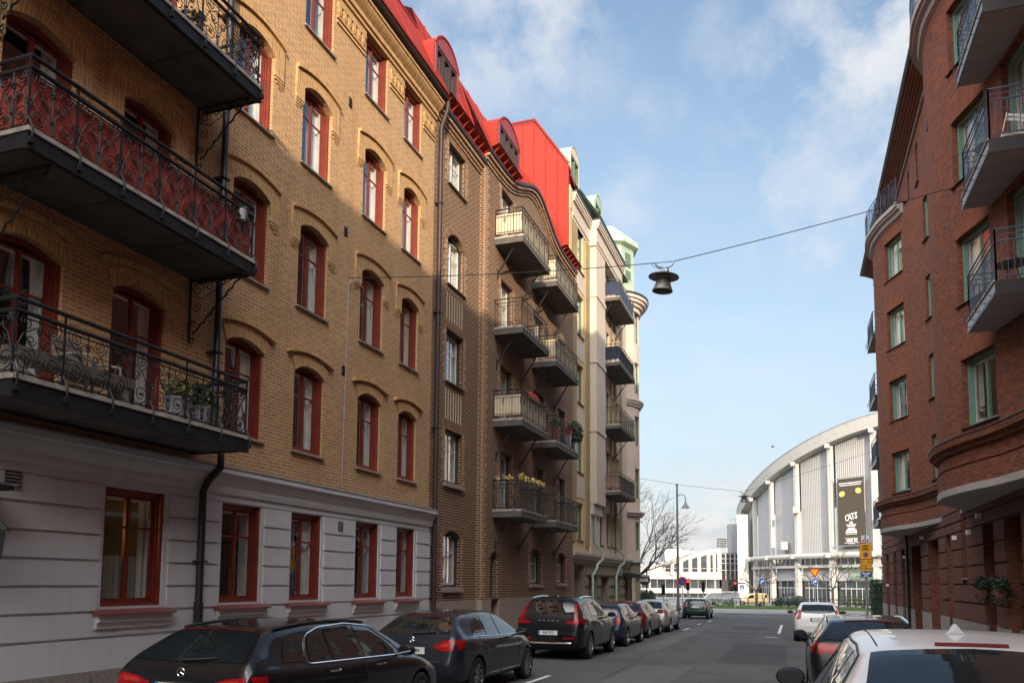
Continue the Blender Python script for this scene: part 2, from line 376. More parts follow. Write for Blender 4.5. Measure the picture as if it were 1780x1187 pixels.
# ------------------------------------------------------------------ windows (local: x right, y inward, z up)
_wc = {}
def window_meshes(style, w, h, rise, y0, transom, cur, double=True):
    key = (style, round(w, 2), round(h, 2), round(rise, 2), y0, transom, cur, double)
    if key in _wc: return _wc[key]
    fm, sm = {'red': ('redpaint', 'redpaint'), 'dark': ('frameB', 'white'), 'green': ('green', 'green'), 'dgreen': ('darkgreen', 'darkgreen'), 'brown': ('brownmetal', 'brownmetal'), 'white': ('white', 'white'), 'grey': ('pot', 'pot')}[style]
    mb = MB(); fw = 0.09 if style in ('red', 'green') else 0.06; x = w / 2; hh = h - rise
    def fr(a, b, c, e, y, t, m=0): mb.box(a, b, y, y + t, c, e, m)
    cd = 0.06 if style == 'red' else 0.0           # the red casings are deep
    if cd:
        fr(-x, -x + 0.06, 0, hh, y0, cd); fr(x - 0.06, x, 0, hh, y0, cd); fr(-x + 0.06, x - 0.06, 0, 0.05, y0, cd)
        y0 += cd
    fr(-x, -x + fw, 0, hh, y0, 0.12); fr(x - fw, x, 0, hh, y0, 0.12); fr(-x + fw, x - fw, 0, 0.07, y0 + 0.01, 0.10)
    top = hh - (0.02 if rise else 0)
    if rise:
        A = arc(-x, x, hh, rise, 10)
        lo = arc(-x, x, hh - 0.085, rise, 10)
        mb.prism(A + lo[::-1], y0, y0 + 0.1, lambda u, v, d: (u, d, v))
        top = hh + rise * 0.62 - 0.07
    else:
        fr(-x + fw, x - fw, hh - 0.10, hh, y0 + 0.005, 0.11); top = hh - 0.10
    xi = x - fw; sw = 0.03
    # inner step of the casing
    fr(-xi, -xi + 0.03, 0.07, top, y0 + 0.035, 0.07); fr(xi - 0.03, xi, 0.07, top, y0 + 0.035, 0.07)
    lights = [(-xi + 0.03, -0.017), (0.017, xi - 0.03)] if double else [(-xi + 0.03, xi - 0.03)]
    if double: fr(-0.017, 0.017, 0.07, top, y0 + 0.045, 0.05)
    pane = MB(); yp = y0 + 0.07
    for a, b in lights:
        for aa, bb in ((a, a + sw), (b - sw, b)): fr(aa, bb, 0.07, top, y0 + 0.06, 0.05, 1)
        fr(a + sw, b - sw, 0.07, 0.07 + sw + 0.02, y0 + 0.06, 0.05, 1); fr(a + sw, b - sw, top - sw, top, y0 + 0.06, 0.05, 1)
        if transom:
            t = 0.07 + (top - 0.07) * transom; fr(a + sw, b - sw, t - 0.018, t + 0.018, y0 + 0.064, 0.035, 0 if style != 'dark' else 1)
    pane.quad((-xi + 0.03, yp, 0.08), (xi - 0.03, yp, 0.08), (xi - 0.03, yp, top), (-xi + 0.03, yp, top))
    # behind the glass: white lining, curtains, room
    cb = MB(); yb = y0 + 0.125
    for sx in (-1, 1): cb.box(sx * (xi + 0.01), sx * (xi - 0.075), yb - 0.035, yb + 0.012, 0.05, top, 0)      # white inner casement
    cb.box(-0.03, 0.03, yb - 0.02, yb + 0.005, 0.05, top, 0) if double else None
    cb.box(-xi + 0.07, xi - 0.07, yb - 0.02, yb + 0.01, 0.05, 0.12, 0); cb.box(-xi + 0.07, xi - 0.07, yb - 0.02, yb + 0.01, top - 0.07, top, 0)
    for sx in (-1, 1): cb.box(sx * (xi + 0.02), sx * (xi - 0.015), yb, yb + 0.22, 0.02, top, 0)
    cb.box(-xi, xi, yb, yb + 0.25, -0.02, 0.05, 0)
    def drape(xa, xb, za, zb, y, m=0, ph=0.0):
        n = max(4, int((xb - xa) / 0.03)); A = []; B = []
        for i in range(n + 1):
            q = xa + (xb - xa) * i / n; yy = y + 0.02 * math.sin(q * 55 + ph) + 0.01 * math.sin(q * 23)
            A.append((q, yy, za)); B.append((q, yy, zb))
        cb.strip(A, B, m)
    yc = yb + 0.06
    if cur == 1: drape(xi - 0.40 * w, xi - 0.02, 0.06, top, yc); drape(-xi + 0.02, -xi + 0.10 * w, 0.06, top, yc)
    elif cur == 2: drape(xi - 0.24 * w, xi - 0.02, 0.06, top, yc); drape(-xi + 0.02, -xi + 0.24 * w, 0.06, top, yc); drape(-xi + 0.02, xi - 0.02, top - 0.3, top, yc + 0.03)
    elif cur == 3: drape(-xi + 0.02, xi - 0.02, 0.06, 0.06 + (top) * 0.42, yb + 0.07, 2); drape(xi - 0.16 * w, xi - 0.02, 0.06, top, yc)
    elif cur == 6: drape(xi - 0.17 * w, xi - 0.02, 0.06, top, yc)
    elif cur == 4: drape(-xi + 0.02, xi - 0.02, 0.06, top, yc)
    elif cur == 5: drape(xi - 0.2 * w, xi - 0.02, 0.06, top, yc); cb.box(-xi + 0.1, -xi + 0.25, yb + 0.02, yb + 0.14, 0.05, 0.2, 0); cb.leaves((-xi + 0.18, yb + 0.08, 0.36), (0.12, 0.06, 0.2), 40, 0.05, 3)
    Yb = yb + 1.3; X = xi + 0.3
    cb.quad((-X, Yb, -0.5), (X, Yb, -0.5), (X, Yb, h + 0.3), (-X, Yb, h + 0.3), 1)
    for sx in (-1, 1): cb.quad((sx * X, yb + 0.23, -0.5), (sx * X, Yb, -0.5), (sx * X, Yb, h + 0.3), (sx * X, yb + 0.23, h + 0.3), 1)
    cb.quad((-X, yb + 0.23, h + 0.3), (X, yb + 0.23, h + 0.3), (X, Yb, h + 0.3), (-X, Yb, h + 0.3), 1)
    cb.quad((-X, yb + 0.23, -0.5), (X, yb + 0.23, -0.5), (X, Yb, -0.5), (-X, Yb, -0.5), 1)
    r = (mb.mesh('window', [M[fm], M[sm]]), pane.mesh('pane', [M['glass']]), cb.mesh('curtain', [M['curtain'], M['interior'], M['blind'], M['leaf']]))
    _wc[key] = r; return r
def window(parent, style, loc, rotz, w, h, rise=0.0, y0=0.13, transom=0.7, cur=1, double=True, sill=None, name='window'):
    f, p, c = window_meshes(style, w, h, rise, y0, transom, cur, double)
    o = link(name, f, parent, loc, rotz); link('pane', p, o); link('curtain', c, o)
    if sill is not None: link('sill', sill, o)
    return o
def sill_mesh(w, mat, over=0.12, out=0.10, t=0.06, dep=0.14, drop=0.035):
    key = ('sill', round(w, 2), mat.name, over, out, t, drop)
    if key not in _wc:
        mb = MB(); x = w / 2
        mb.prism([(-out, -t), (dep, -t + 0.02), (dep, 0.004), (-out, -drop)], -x - over, x + over, lambda u, v, d: (d, u, v))
        _wc[key] = mb.mesh('sill', [mat])
    return _wc[key]
CLOUD_OFF = (0.3, 0.2, 0.0); SKY_K = 0.118; HAZE_C = (0.275, 0.312, 0.352); FILL_BANK_C = (3.4, 3.34, 3.3); EXPO = 1.18; SUN_E = 2.7
RL = PI / 2
XL = -10.0
PL = lambda u, v, d: (XL + d, u, v)
def courses(mb, u0, u1, lst, P=PL, m=0):
    """moulding courses: (z0,z1,d) boxes butted one above the other"""
    for z0, z1, d in lst:
        mb.prism([(u0, z0), (u1, z0), (u1, z1), (u0, z1)], -0.05, d, P, m)
# ================================================================ B1 yellow brick house
b1 = thing('apartment_building', 'yellow brick apartment building with red windows above a grey stucco ground floor', 'building', (0, 0, 0))
colsB1 = [(12.05, 13.2), (14.26, 15.4), (16.9, 18.05), (19.04, 20.12)]
rowsB1 = [(4.78, 6.68, 0.17), (7.95, 9.87, 0.18), (11.18, 13.05, 0.2), (14.36, 16.0, 0.0)]
ops = []; wins = []
for (a, b) in colsB1:
    for r, (c, e, ri) in enumerate(rowsB1):
        ops.append((a, b, c, e, ri)); wins.append((a, b, c, e, ri, r))
balc_rows = [(4.55, 6.74, 0.17), (7.72, 9.90, 0.18), (10.92, 13.1, 0.2)]
for (a, b) in [(9.4, 10.52), (7.35, 8.5), (5.1, 6.25)]:
    for r, (c, e, ri) in enumerate(balc_rows): ops.append((a, b, c, e, ri)); wins.append((a, b, c, e, ri, 10 + r))
    ops.append((a, b, 14.36, 16.0, 0)); wins.append((a, b, 14.36, 16.0, 0, 3))
mb = MB(); facade(mb, -40, 21.05, 4.05, 16.1, ops, PL, 0, 0.16)
mb.quad(PL(21.05, -0.4, 0), PL(21.05, 16.5, 0), PL(21.05, 16.5, -6), PL(21.05, -0.4, -6))
mb.obj('wall', M['brickY'], b1)
rng = random.Random(3)
stone_sill = {}
for (a, b, c, e, ri, r) in wins:
    w = b - a
    cur = [6, 6, 1, 1][r % 4] if r < 10 else [6, 5, 1][r - 10]
    if r < 10 and rng.random() < 0.4: cur = rng.choice([2, 5, 1, 0])
    window(b1, 'red', (XL, (a + b) / 2, c), RL, w, e - c, ri, 0.06, 0.70, cur, True, sill_mesh(w, M['granite'], 0.06, 0.07, 0.07) if r < 10 else None)
def hood(w, rise, legs=True):
    mb = MB(); x = w / 2; o = 0.30; leg = -0.36 if legs else 0.0
    top = arc(-x - o, x + o, 0.31, rise * 0.55 + 0.04, 14)
    inn = arc(-x, x, 0.0, rise, 12)
    if legs: mb.prism([(-x - o, leg)] + top + [(x + o, leg), (x, leg)] + inn[::-1] + [(-x, leg)], 0.0, -0.045, lambda u, v, d: (u, d, v))
    else: mb.prism(arc(-x - 0.12, x + 0.12, 0.26, rise, 12) + inn[::-1], 0.0, -0.03, lambda u, v, d: (u, d, v))
    hi = [(u * 1.0, v + 0.085) for u, v in top]
    mb.prism(top + hi[::-1], 0.0, -0.10, lambda u, v, d: (u, d - 0.002, v))
    for sx in (-1, 1):
        for k in range(3 if legs else 0):
            mb.prism([(sx * (x + o), leg - 0.06 * (k + 1)), (sx * (x + 0.02 + 0.06 * k), leg - 0.06 * (k + 1)), (sx * (x + 0.02 + 0.06 * k), leg - 0.06 * k - 0.012), (sx * (x + o), leg - 0.06 * k - 0.012)][::sx], 0, -0.036 + 0.01 * k, lambda u, v, d: (u, d, v))
    return mb.mesh('window_hood', [M['hoodY']])
hm = {}
for (a, b, c, e, ri, r) in wins:
    if ri > 0:
        k = (round(b - a, 2), ri, r % 10 > 0)
        if k not in hm: hm[k] = hood(*k)
        link('window_hood', hm[k], b1, (XL, (a + b) / 2, e - ri), RL)
# eaves cornice
mb = MB(); courses(mb, -40, 21.1, [(16.01, 16.12, 0.05), (16.12, 16.24, 0.10), (16.47, 16.58, 0.29)])
n = 8
mb.prism([(0.0, 16.24)] + [(0.10 + 0.16 * math.sin(PI * i / n / 1.0 * 0.5) , 16.24 + 0.23 * i / n) for i in range(n + 1)] + [(0.0, 16.47)], -40, 21.1, lambda u, v, d: (XL + u, d, v))
segs = [(20.22, 21.0), (18.15, 18.95), (15.5, 16.82), (13.3, 14.18), (10.6, 11.98), (8.6, 9.3), (6.35, 7.28)]
for a, b in segs:
    mb.prism([(a, 15.28), (b, 15.28), (b, 15.34), (a, 15.34)], -0.02, 0.035, PL); mb.prism([(a, 15.40), (b, 15.40), (b, 15.46), (a, 15.46)], -0.02, 0.045, PL)
    k = max(2, int((b - a) / 0.2)); s = (b - a) / k
    for i in range(k): mb.prism([(a + s * i, 15.72), (a + s * (i + 0.25), 15.55), (a + s * (i + 0.5), 15.50), (a + s * (i + 0.62), 15.58), (a + s * (i + 0.62), 15.72)], -0.02, 0.06, PL)
    mb.prism([(a, 15.72), (b, 15.72), (b, 15.78), (a, 15.78)], -0.02, 0.065, PL)
mb.obj('cornice', M['hoodY'], b1)
mb = MB(); mb.prism([(0.0, 16.58), (0.40, 16.60), (0.44, 16.66), (0.42, 16.70), (0.0, 16.70)], -40, 21.1, lambda u, v, d: (XL + u, d, v)); mb.obj('gutter', M['brownmetal'], b1)
mb = MB(); A = (XL + 0.42, 16.73); B = (XL - 0.72, 19.2); Cc = (XL - 6, 21.3)
for y0, y1 in [(-40, 3), (3, 9.2), (9.2, 15.4), (15.4, 18.8), (18.8, 21.1)]:
    for (p, q) in ((A, B), (B, Cc)): mb.quad((p[0], y0, p[1]), (p[0], y1 - 0.02, p[1]), (q[0], y1 - 0.02, q[1]), (q[0], y0, q[1]))
    mb.bar((A[0] + 0.01, y1 - 0.01, A[1] + 0.02), (B[0] + 0.01, y1 - 0.01, B[1] + 0.02), 0.02, 0.03)
mb.bar((A[0], -40, A[1] + 0.03), (A[0], 21.1, A[1] + 0.03), 0.05, 0.06); mb.bar((B[0], -40, B[1] + 0.0), (B[0], 21.1, B[1]), 0.08, 0.07)
mb.poly([(A[0], 21.1, A[1]), (B[0], 21.1, B[1]), (Cc[0], 21.1, Cc[1]), (XL - 6, 21.1, 16)]); mb.obj('roof', M['redroof'], b1)
# stucco ground floor
gw = [(9.43, 10.68), (12.1, 13.26), (14.27, 15.42), (16.9, 18.05), (19.03, 20.1)]
gops = [(a, b, 1.57, 3.43, 0) for a, b in gw] + [(6.0, 7.1, 0.2, 3.0, 0)]
mb = MB(); facade(mb, -40, 21.05, 0.62, 3.62, gops, PL, 0.035, 0.2)
zk = [3.43 - 0.387 * k for k in range(7)]
bl = [-40] + [q for a, b in [(5.9, 7.2)] + [(a - 0.09, b + 0.09) for a, b in gw] for q in (a, b)] + [21.05]
for k in range(6):
    z1, z0 = zk[k] - 0.022, zk[k + 1] + 0.022
    if z1 > 1.6:
        for i in range(0, len(bl), 2): mb.prism([(bl[i], z0), (bl[i + 1], z0), (bl[i + 1], z1), (bl[i], z1)], 0.03, 0.068, PL)
    else: mb.prism([(-40, z0), (21.05, z0), (21.05, z1), (-40, z1)], 0.03, 0.066, PL)
mb.prism([(-40, zk[6] - 0.022), (21.05, zk[6] - 0.022), (21.05, 0.62), (-40, 0.62)], 0.03, 0.067, PL)
mb.prism([(-40, 3.452), (21.05, 3.452), (21.05, 3.62), (-40, 3.62)], 0.03, 0.05, PL)
mb.obj('stucco_wall', M['stucco'], b1)
mb = MB(); mb.prism([(0.03, 3.58), (0.09, 3.58), (0.11, 3.66), (0.11, 3.72), (0.15, 3.78), (0.20, 3.86), (0.21, 3.92), (0.27, 3.94), (0.27, 4.03), (0.03, 4.05)], -40, 21.12, lambda u, v, d: (XL + u, d, v)); mb.obj('string_course', M['stucco'], b1)
mb = MB(); mb.prism([(0.0, 4.05), (0.285, 4.035), (0.285, 4.055), (0.0, 4.13)], -40, 21.13, lambda u, v, d: (XL + u, d, v)); mb.obj('ledge_flashing', M['steel'], b1)
mb = MB(); y = -40
while y < 21:
    y2 = min(21.05, y + 1.7); mb.prism([(y, -0.6), (y2 - 0.012, -0.6), (y2 - 0.012, 0.618), (y, 0.618)], 0.0, 0.075, PL); y = y2
mb.obj('granite_base', M['granite'], b1)
for i, (a, b) in enumerate(gw):
    o = window(b1, 'red', (XL + 0.035, (a + b) / 2, 1.57), RL, b - a, 1.86, 0, 0.04, 0.70, [3, 0, 5, 0, 0][i], True, sill_mesh(b - a, M['redsill'], 0.17, 0.19, 0.125, 0.14, 0.10))
    mb = MB(); x = (b - a) / 2
    mb.prism([(-0.034, -0.33), (-0.07, -0.33), (-0.085, -0.24), (-0.13, -0.22), (-0.13, -0.128), (-0.034, -0.128)], -x - 0.12, x + 0.12, lambda u, v, d: (d, u, v)); mb.obj('sill_corbel', M['stuccoW'], o)
mb = MB(); mb.box(-0.02, 0.06, -0.6, 0.6, 0, 3.0); door = mb.obj('door', M['redpaint'], b1, loc=(XL - 0.1, 6.55, 0.2))
def grille(parent, y, z, w, h, d):
    mb = MB(); mb.box(0, 0.012, -w / 2, w / 2, 0, h, 1)
    for k in range(5): mb.box(0.012, 0.022, -w / 2, w / 2, h * (k + 0.1) / 5, h * (k + 0.55) / 5, 0)
    mb.obj('air_vent', [M['steel'], M['black']], parent, loc=(XL + d, y, z))
grille(b1, 7.85, 3.2, 0.24, 0.24, 0.069); grille(b1, 16.15, 3.14, 0.2, 0.22, 0.069)
mb = MB()
for y, z in [(16.2, 13.55), (16.15, 10.25), (16.2, 6.85), (21.0, 3.0)]:
    mb.mark(); mb.box(XL + 0.004, XL + 0.012, y - 0.07, y + 0.07, z, z + 0.24, 0)
    for k in range(3): mb.box(XL + 0.012, XL + 0.02, y - 0.07, y + 0.07, z + 0.03 + 0.075 * k, z + 0.055 + 0.075 * k, 0)
mb.objs('vent_slot', M['black'], b1)
mb = MB(); mb.tube([(XL + 0.03, 16.22, 4.15), (XL + 0.03, 16.3, 9.1), (XL + 0.06, 16.35, 9.23), (XL + 0.04, 16.6, 9.28), (XL + 0.04, 17.0, 9.27)], 0.011, 5); mb.obj('cable', M['pot'], b1)
# downpipes of B1
mb = MB(); y = 11.62
mb.tube([(XL + 0.17, y, 16.5), (XL + 0.17, y, 4.55), (XL + 0.22, y, 4.42), (XL + 0.36, y, 4.25), (XL + 0.36, y, 4.0), (XL + 0.20, y - 0.14, 3.72), (XL + 0.17, y - 0.2, 3.55), (XL + 0.17, y - 0.2, 0.2)], 0.065, 10)
mb.tube([(XL + 0.17, y - 0.2, 1.6), (XL + 0.17, y - 0.2, 0.15)], 0.082, 10)
for z in (2.3, 6.1, 9.4, 12.6): mb.box(XL, XL + 0.25, y - 0.2 * (z < 3.5) - 0.09, y - 0.2 * (z < 3.5) + 0.09, z, z + 0.03)
mb.obj('downpipe', M['gutter'], b1, angle=40)
mb = MB(); y = 21.2
mb.tube([(XL + 0.36, y, 16.6), (XL + 0.34, y, 16.35), (XL + 0.14, y, 15.8), (XL + 0.14, y, 0.2)], 0.07, 10)
for z in (3.0, 6.5, 10, 13.4): mb.box(XL, XL + 0.22, y - 0.09, y + 0.09, z, z + 0.03)
mb.obj('downpipe', M['brownmetal'], b1, angle=40)
# wrought iron balconies
def spiral(c, r0, r1, a0, turns, n=14):
    return [(c[0] + (r0 + (r1 - r0) * i / n) * math.cos(a0 + turns * 2 * PI * i / n), c[1] + (r0 + (r1 - r0) * i / n) * math.sin(a0 + turns * 2 * PI * i / n)) for i in range(n + 1)]
def scroll_panel(mb, w, h, T):
    """one bay of scrollwork in the (u,v) box w x h; T maps (u,v) to 3D"""
    def tb(pts, r=0.0085): mb.tube([T(u, v) for u, v in pts], r, 4)
    for sx in (-1, 1):
        c = (w / 2 + sx * w * 0.27, 0.17)
        tb(spiral(c, 0.13, 0.045, -PI / 2 + (0 if sx > 0 else PI), sx * 1.35, 20))
        for k in range(6):
            a = k * PI / 3; mb.tube([T(c[0], c[1]), T(c[0] + 0.035 * math.cos(a), c[1] + 0.035 * math.sin(a))], [0.014, 0.006], 4)
        # long sweeping S from the foot to the upper scroll
        tb([(w / 2 + sx * 0.02, 0.05), (w / 2 + sx * 0.05, 0.30), (w / 2 + sx * w * 0.22, 0.46), (w / 2 + sx * w * 0.40, 0.60), (w / 2 + sx * w * 0.44, 0.70), (w / 2 + sx * w * 0.38, h - 0.06)])
        tb(spiral((w / 2 + sx * w * 0.24, h - 0.15), 0.095, 0.02, PI / 2 if sx > 0 else PI / 2, -sx * 1.6, 18))
        tb(spiral((w / 2 + sx * w * 0.15, h - 0.36), 0.075, 0.018, PI if sx > 0 else 0, sx * 1.4, 16))
        tb(spiral((w / 2 + sx * w * 0.42, h * 0.40), 0.05, 0.015, 0, sx * 1.2, 12))
        tb([(w / 2 + sx * w * 0.49, 0.04), (w / 2 + sx * w * 0.42, 0.3), (w / 2 + sx * w * 0.30, 0.5), (w / 2 + sx * 0.03, 0.62)])
        tb([(w / 2 + sx * w * 0.47, 0.035), (w / 2 + sx * w * 0.36, 0.015), (w / 2 + sx * w * 0.2, 0.04), (w / 2 + sx * 0.05, 0.02)], 0.007)
    tb([(w / 2, 0.03), (w / 2, h - 0.02)], 0.012)
    for v in (0.20, 0.55, h - 0.22): mb.tube([T(w / 2, v - 0.03), T(w / 2, v), T(w / 2, v + 0.03)], [0.008, 0.026, 0.008], 5)
    for k in range(6):
        a = k * PI / 3; mb.tube([T(w / 2, h - 0.22), T(w / 2 + 0.05 * math.cos(a), h - 0.22 + 0.05 * math.sin(a))], [0.016, 0.006], 4)
W1, D1 = 4.42, 1.2        # balcony length and depth
def railing_b1():
    mb = MB(); nb = 6; h = 0.80
    fr = lambda u, v: (D1 - 0.05, u, 0.30 + v)
    for k in range(nb):
        a = W1 * k / nb
        scroll_panel(mb, W1 / nb, h, lambda u, v, a=a: fr(a + u, v))
    for y in (0.03, W1 - 0.03):
        for k in range(2):
            a = 0.03 + (D1 - 0.08) / 2 * k; scroll_panel(mb, (D1 - 0.08) / 2, h, lambda u, v, a=a, y=y: (a + u, y, 0.30 + v))
    for k in range(nb + 1):
        u = min(max(W1 * k / nb, 0.03), W1 - 0.03); mb.bar((D1 - 0.05, u, 0.22), (D1 - 0.05, u, 1.22), 0.022)
        mb.tube([(D1 - 0.05, u, 0.42), (D1 + 0.0, u, 0.34), (D1 + 0.045, u, 0.26), (D1 + 0.04, u, 0.08)], 0.012, 5); mb.box(D1 + 0.005, D1 + 0.06, u - 0.03, u + 0.03, 0.05, 0.13)
    for z, r in ((1.07, 0.03), (1.22, 0.03)):
        mb.tube([(0.0, 0.03, z), (D1 - 0.05, 0.03, z), (D1 - 0.05, W1 - 0.03, z), (0.0, W1 - 0.03, z)], r, 8)
    for z in (0.31, 1.0): mb.tube([(0.0, 0.03, z), (D1 - 0.05, 0.03, z), (D1 - 0.05, W1 - 0.03, z), (0.0, W1 - 0.03, z)], 0.011, 4)
    return mb.mesh('railing', [M['iron']])
def bracket_b1():
    mb = MB()
    mb.bar((0.03, 0, 0), (0.03, 0, -1.15), 0.03); mb.bar((0.0, 0, -0.03), (1.12, 0, -0.03), 0.03)
    n = 22
    mb.tube([(1.1 - 1.0 * i / n, 0.016 * math.sin(i * 2.0), -0.06 - 0.95 * i / n + 0.016 * math.cos(i * 2.0)) for i in range(n + 1)], 0.017, 5)
    T = lambda c, *a: [(u, 0, v) for u, v in spiral(c, *a)]
    for c, r, a0, t in (((0.18, -0.2), 0.13, 0, 1.5), ((0.42, -0.16), 0.1, PI, -1.4), ((0.72, -0.12), 0.07, 0, 1.4), ((0.16, -0.52), 0.1, 1, -1.4), ((0.12, -0.8), 0.07, 2, 1.3), ((0.1, -1.12), 0.06, 0, 1.3)):
        mb.tube(T(c, r, 0.02, a0, t, 16), 0.010, 4)
    mb.tube([(0.05, 0, -0.3), (0.3, 0, -0.38), (0.55, 0, -0.25), (0.95, 0, -0.08)], 0.010, 4)
    return mb.mesh('bracket', [M['iron']])
rail1, brk1 = railing_b1(), bracket_b1()
def slab_b1():
    mb = MB(); mb.box(0.0, D1 - 0.03, 0.03, W1 - 0.03, 0.02, 0.2, 0)
    # steel channel round the edge, stone lip above
    for a in ((D1 - 0.03, D1 + 0.01, 0.0, W1, 0.0, 0.20), (D1 - 0.06, D1 + 0.03, 0.0, W1, -0.015, 0.0), (0.0, D1 - 0.03, 0.0, 0.03, 0.0, 0.20), (0.0, D1 - 0.03, W1 - 0.03, W1, 0.0, 0.20)): mb.box(*a, 1)
    mb.box(0.0, D1 + 0.035, -0.02, W1 + 0.02, 0.203, 0.262, 2)
    for k in range(1, 3): mb.box(0.0, D1 - 0.03, W1 * k / 3 - 0.008, W1 * k / 3 + 0.008, 0.015, 0.02, 1)
    return mb.mesh('balcony', [M['concrete'], M['iron'], M['slabedge']])
slab1 = slab_b1()
BZ = [4.19, 7.30, 10.50]
for i, z in enumerate(BZ):
    bo = link('balcony', slab1, b1, (XL, 6.86, z)); link('railing', rail1, bo)
    for y in ((0.4, 4.2) if i else ()): link('bracket', brk1, bo, (0.0, y, 0.0))
    if i == 1:
        mb = MB()
        for pts in ([(D1 - 0.085, 0.05), (D1 - 0.085, W1 - 0.05)], [(0.03, 0.06), (D1 - 0.09, 0.06)], [(0.03, W1 - 0.06), (D1 - 0.09, W1 - 0.06)]):
            (xa, ya), (xb, yb) = pts; n = int(math.hypot(xb - xa, yb - ya) / 0.07) + 2
            A = []; B = []
            for k in range(n + 1):
                t = k / n; q = 0.008 * math.sin(k * 1.3) + 0.006 * math.sin(k * 0.37)
                x, y = xa + (xb - xa) * t + (q if xa == xb else 0), ya + (yb - ya) * t + (q if ya == yb else 0)
                A.append((x, y, 0.34 + 0.01 * math.sin(k))); B.append((x, y, 1.0))
            mb.strip(A, B)
        mb.obj('privacy_screen', M['redcloth'], bo)
# ================================================================ B2 dark brown brick house
b2 = thing('apartment_building', 'dark brown brick apartment building with a curved gable, beige balconies and red roof', 'building')
DR = 0.2
PR2 = lambda u, v, d: (XL + DR + d, u, v)
fl2 = [(1.82, 3.56, 0.22), (5.05, 6.70, 0), (8.20, 9.86, 0), (11.3, 13.05, 0.32), (14.55, 15.92, 0)]
opsA = [(22.1, 23.45, c, e, r) for c, e, r in fl2]
mb = MB(); facade(mb, 21.05, 24.75, 1.4, 16.35, opsA, PL, 0, 0.2)
opsR = []
dr2 = [(4.62, 6.65, 0), (7.78, 9.80, 0), (11.05, 13.0, 0), (14.3, 16.45, 0)]
for a, b in ((26.4, 27.75), (30.4, 31.7), (33.9, 35.1)):
    for c, e, r in dr2: opsR.append((a, b, c, e if a < 27 or c < 14 else 16.1, r))
opsR += [(29.95, 31.5, 1.92, 3.3, 0.2), (33.8, 35.2, 1.95, 3.3, 0.2), (25.6, 26.35, -0.3, 3.05, 0.2)]
facade(mb, 24.75, 36.5, 1.4, 16.6, opsR, PR2, 0, 0.24)
gz = lambda y: 16.75 + 1.12 * math.exp(-((y - 30.2) / 2.1) ** 2)
ys = [24.75 + i * 0.25 for i in range(48)]
mb.strip([PR2(y, 16.6, 0) for y in ys], [PR2(y, gz(y), 0) for y in ys])
mb.quad(PL(24.75, 1.4, 0), PL(24.75, 16.75, 0), PL(24.75, 16.75, DR), PL(24.75, 1.4, DR))
mb.quad(PL(36.5, -0.5, -3), PL(36.5, 16.75, -3), PL(36.5, 16.75, DR), PL(36.5, -0.5, DR))
mb.obj('wall', M['brickB'], b2)
mb = MB(); facade(mb, 21.05, 24.75, -0.6, 1.4, [], PL, 0.05); facade(mb, 24.75, 36.5, -0.6, 1.4, [(25.6, 26.35, -0.6, 1.4, 0)], PR2, 0.05, 0.29)
for a, b, Q in ((21.05, 24.8, PL), (24.75, 25.6, PR2), (26.35, 36.5, PR2)): mb.quad(Q(a, 1.4, -0.02), Q(b, 1.4, -0.02), Q(b, 1.4, 0.05), Q(a, 1.4, 0.05))
mb.quad(PL(24.75, -0.6, 0), PL(24.75, 1.4, 0), PL(24.75, 1.4, DR + 0.05), PL(24.75, -0.6, DR + 0.05))
mb.obj('granite_base', M['graniteP'], b2)
def jambs(mb, P, a, b, c, e, r, both=True):
    """toothed lighter brick round an opening"""
    z = c; k = 0
    while z < e - r - 0.05:
        w = 0.13 if k % 2 else 0.24
        mb.prism([(b, z), (b + w, z), (b + w, z + 0.16), (b, z + 0.16)], -0.02, 0.012, P)
        if both: mb.prism([(a - w, z), (a, z), (a, z + 0.16), (a - w, z + 0.16)], -0.02, 0.012, P)
        z += 0.17; k += 1
mb = MB()
for a, b, c, e, r in opsA: mb.mark(); jambs(mb, PL, a, b, c, e, r)
for a, b, c, e, r in opsR:
    if c > 1: mb.mark(); jambs(mb, PR2, a, b, c, e, r)
z = 1.45; k = 0; mb.mark()
while z < 16.3:
    w = 0.26 if k % 2 else 0.42; mb.prism([(24.74, z), (24.74 + w, z), (24.74 + w, z + 0.16), (24.74, z + 0.16)], -0.03, 0.014, PR2)
    z += 0.17; k += 1
mb.objs('brick_quoin', M['brickBL'], b2)
mb = MB()
for a, b, c, e, r in opsA:
    mb.mark()
    if r > 0:
        A = arc(a, b, e - r, r, 12); B = arc(a - 0.26, b + 0.26, e - r - 0.05, r + 0.32, 12); mb.prism(A + B[::-1], -0.02, 0.016, PL)
    else: mb.prism([(a - 0.1, e), (b + 0.1, e), (b + 0.16, e + 0.28), (a - 0.16, e + 0.28)], -0.02, 0.014, PL)
for a, b, c, e, r in opsR:
    if r > 0:
        mb.mark(); A = arc(a, b, e - r, r, 12); B = arc(a - 0.26, b + 0.26, e - r - 0.05, r + 0.30, 12); mb.prism(A + B[::-1], -0.02, 0.016, PR2)
mb.objs('brick_arch', brick('dark arch brick', (0.2, 0.09, 0.05), (0.14, 0.06, 0.035), (0.38, 0.28, 0.18), 0.085, 0.28, 0.012, 0.2), b2)
mb = MB()
for z0, z1 in ((6.98, 7.95), (10.15, 11.0)):
    mb.mark()
    for k in range(7): mb.prism([(22.1 + 0.2 * k, z0), (22.13 + 0.2 * k, z0), (22.13 + 0.2 * k, z1), (22.1 + 0.2 * k, z1)], -0.02, 0.012, PL)
mb.objs('brick_panel', M['beige'], b2)
for i, (a, b, c, e, r) in enumerate(opsA):
    window(b2, 'dark', (XL, (a + b) / 2, c), RL, b - a, e - c, r, 0.13, 0.66, [2, 2, 1, 1, 2][i], True, sill_mesh(b - a, M['graniteP'] if i < 2 else M['granite'], 0.08, 0.10, 0.16 if i < 2 else 0.05))
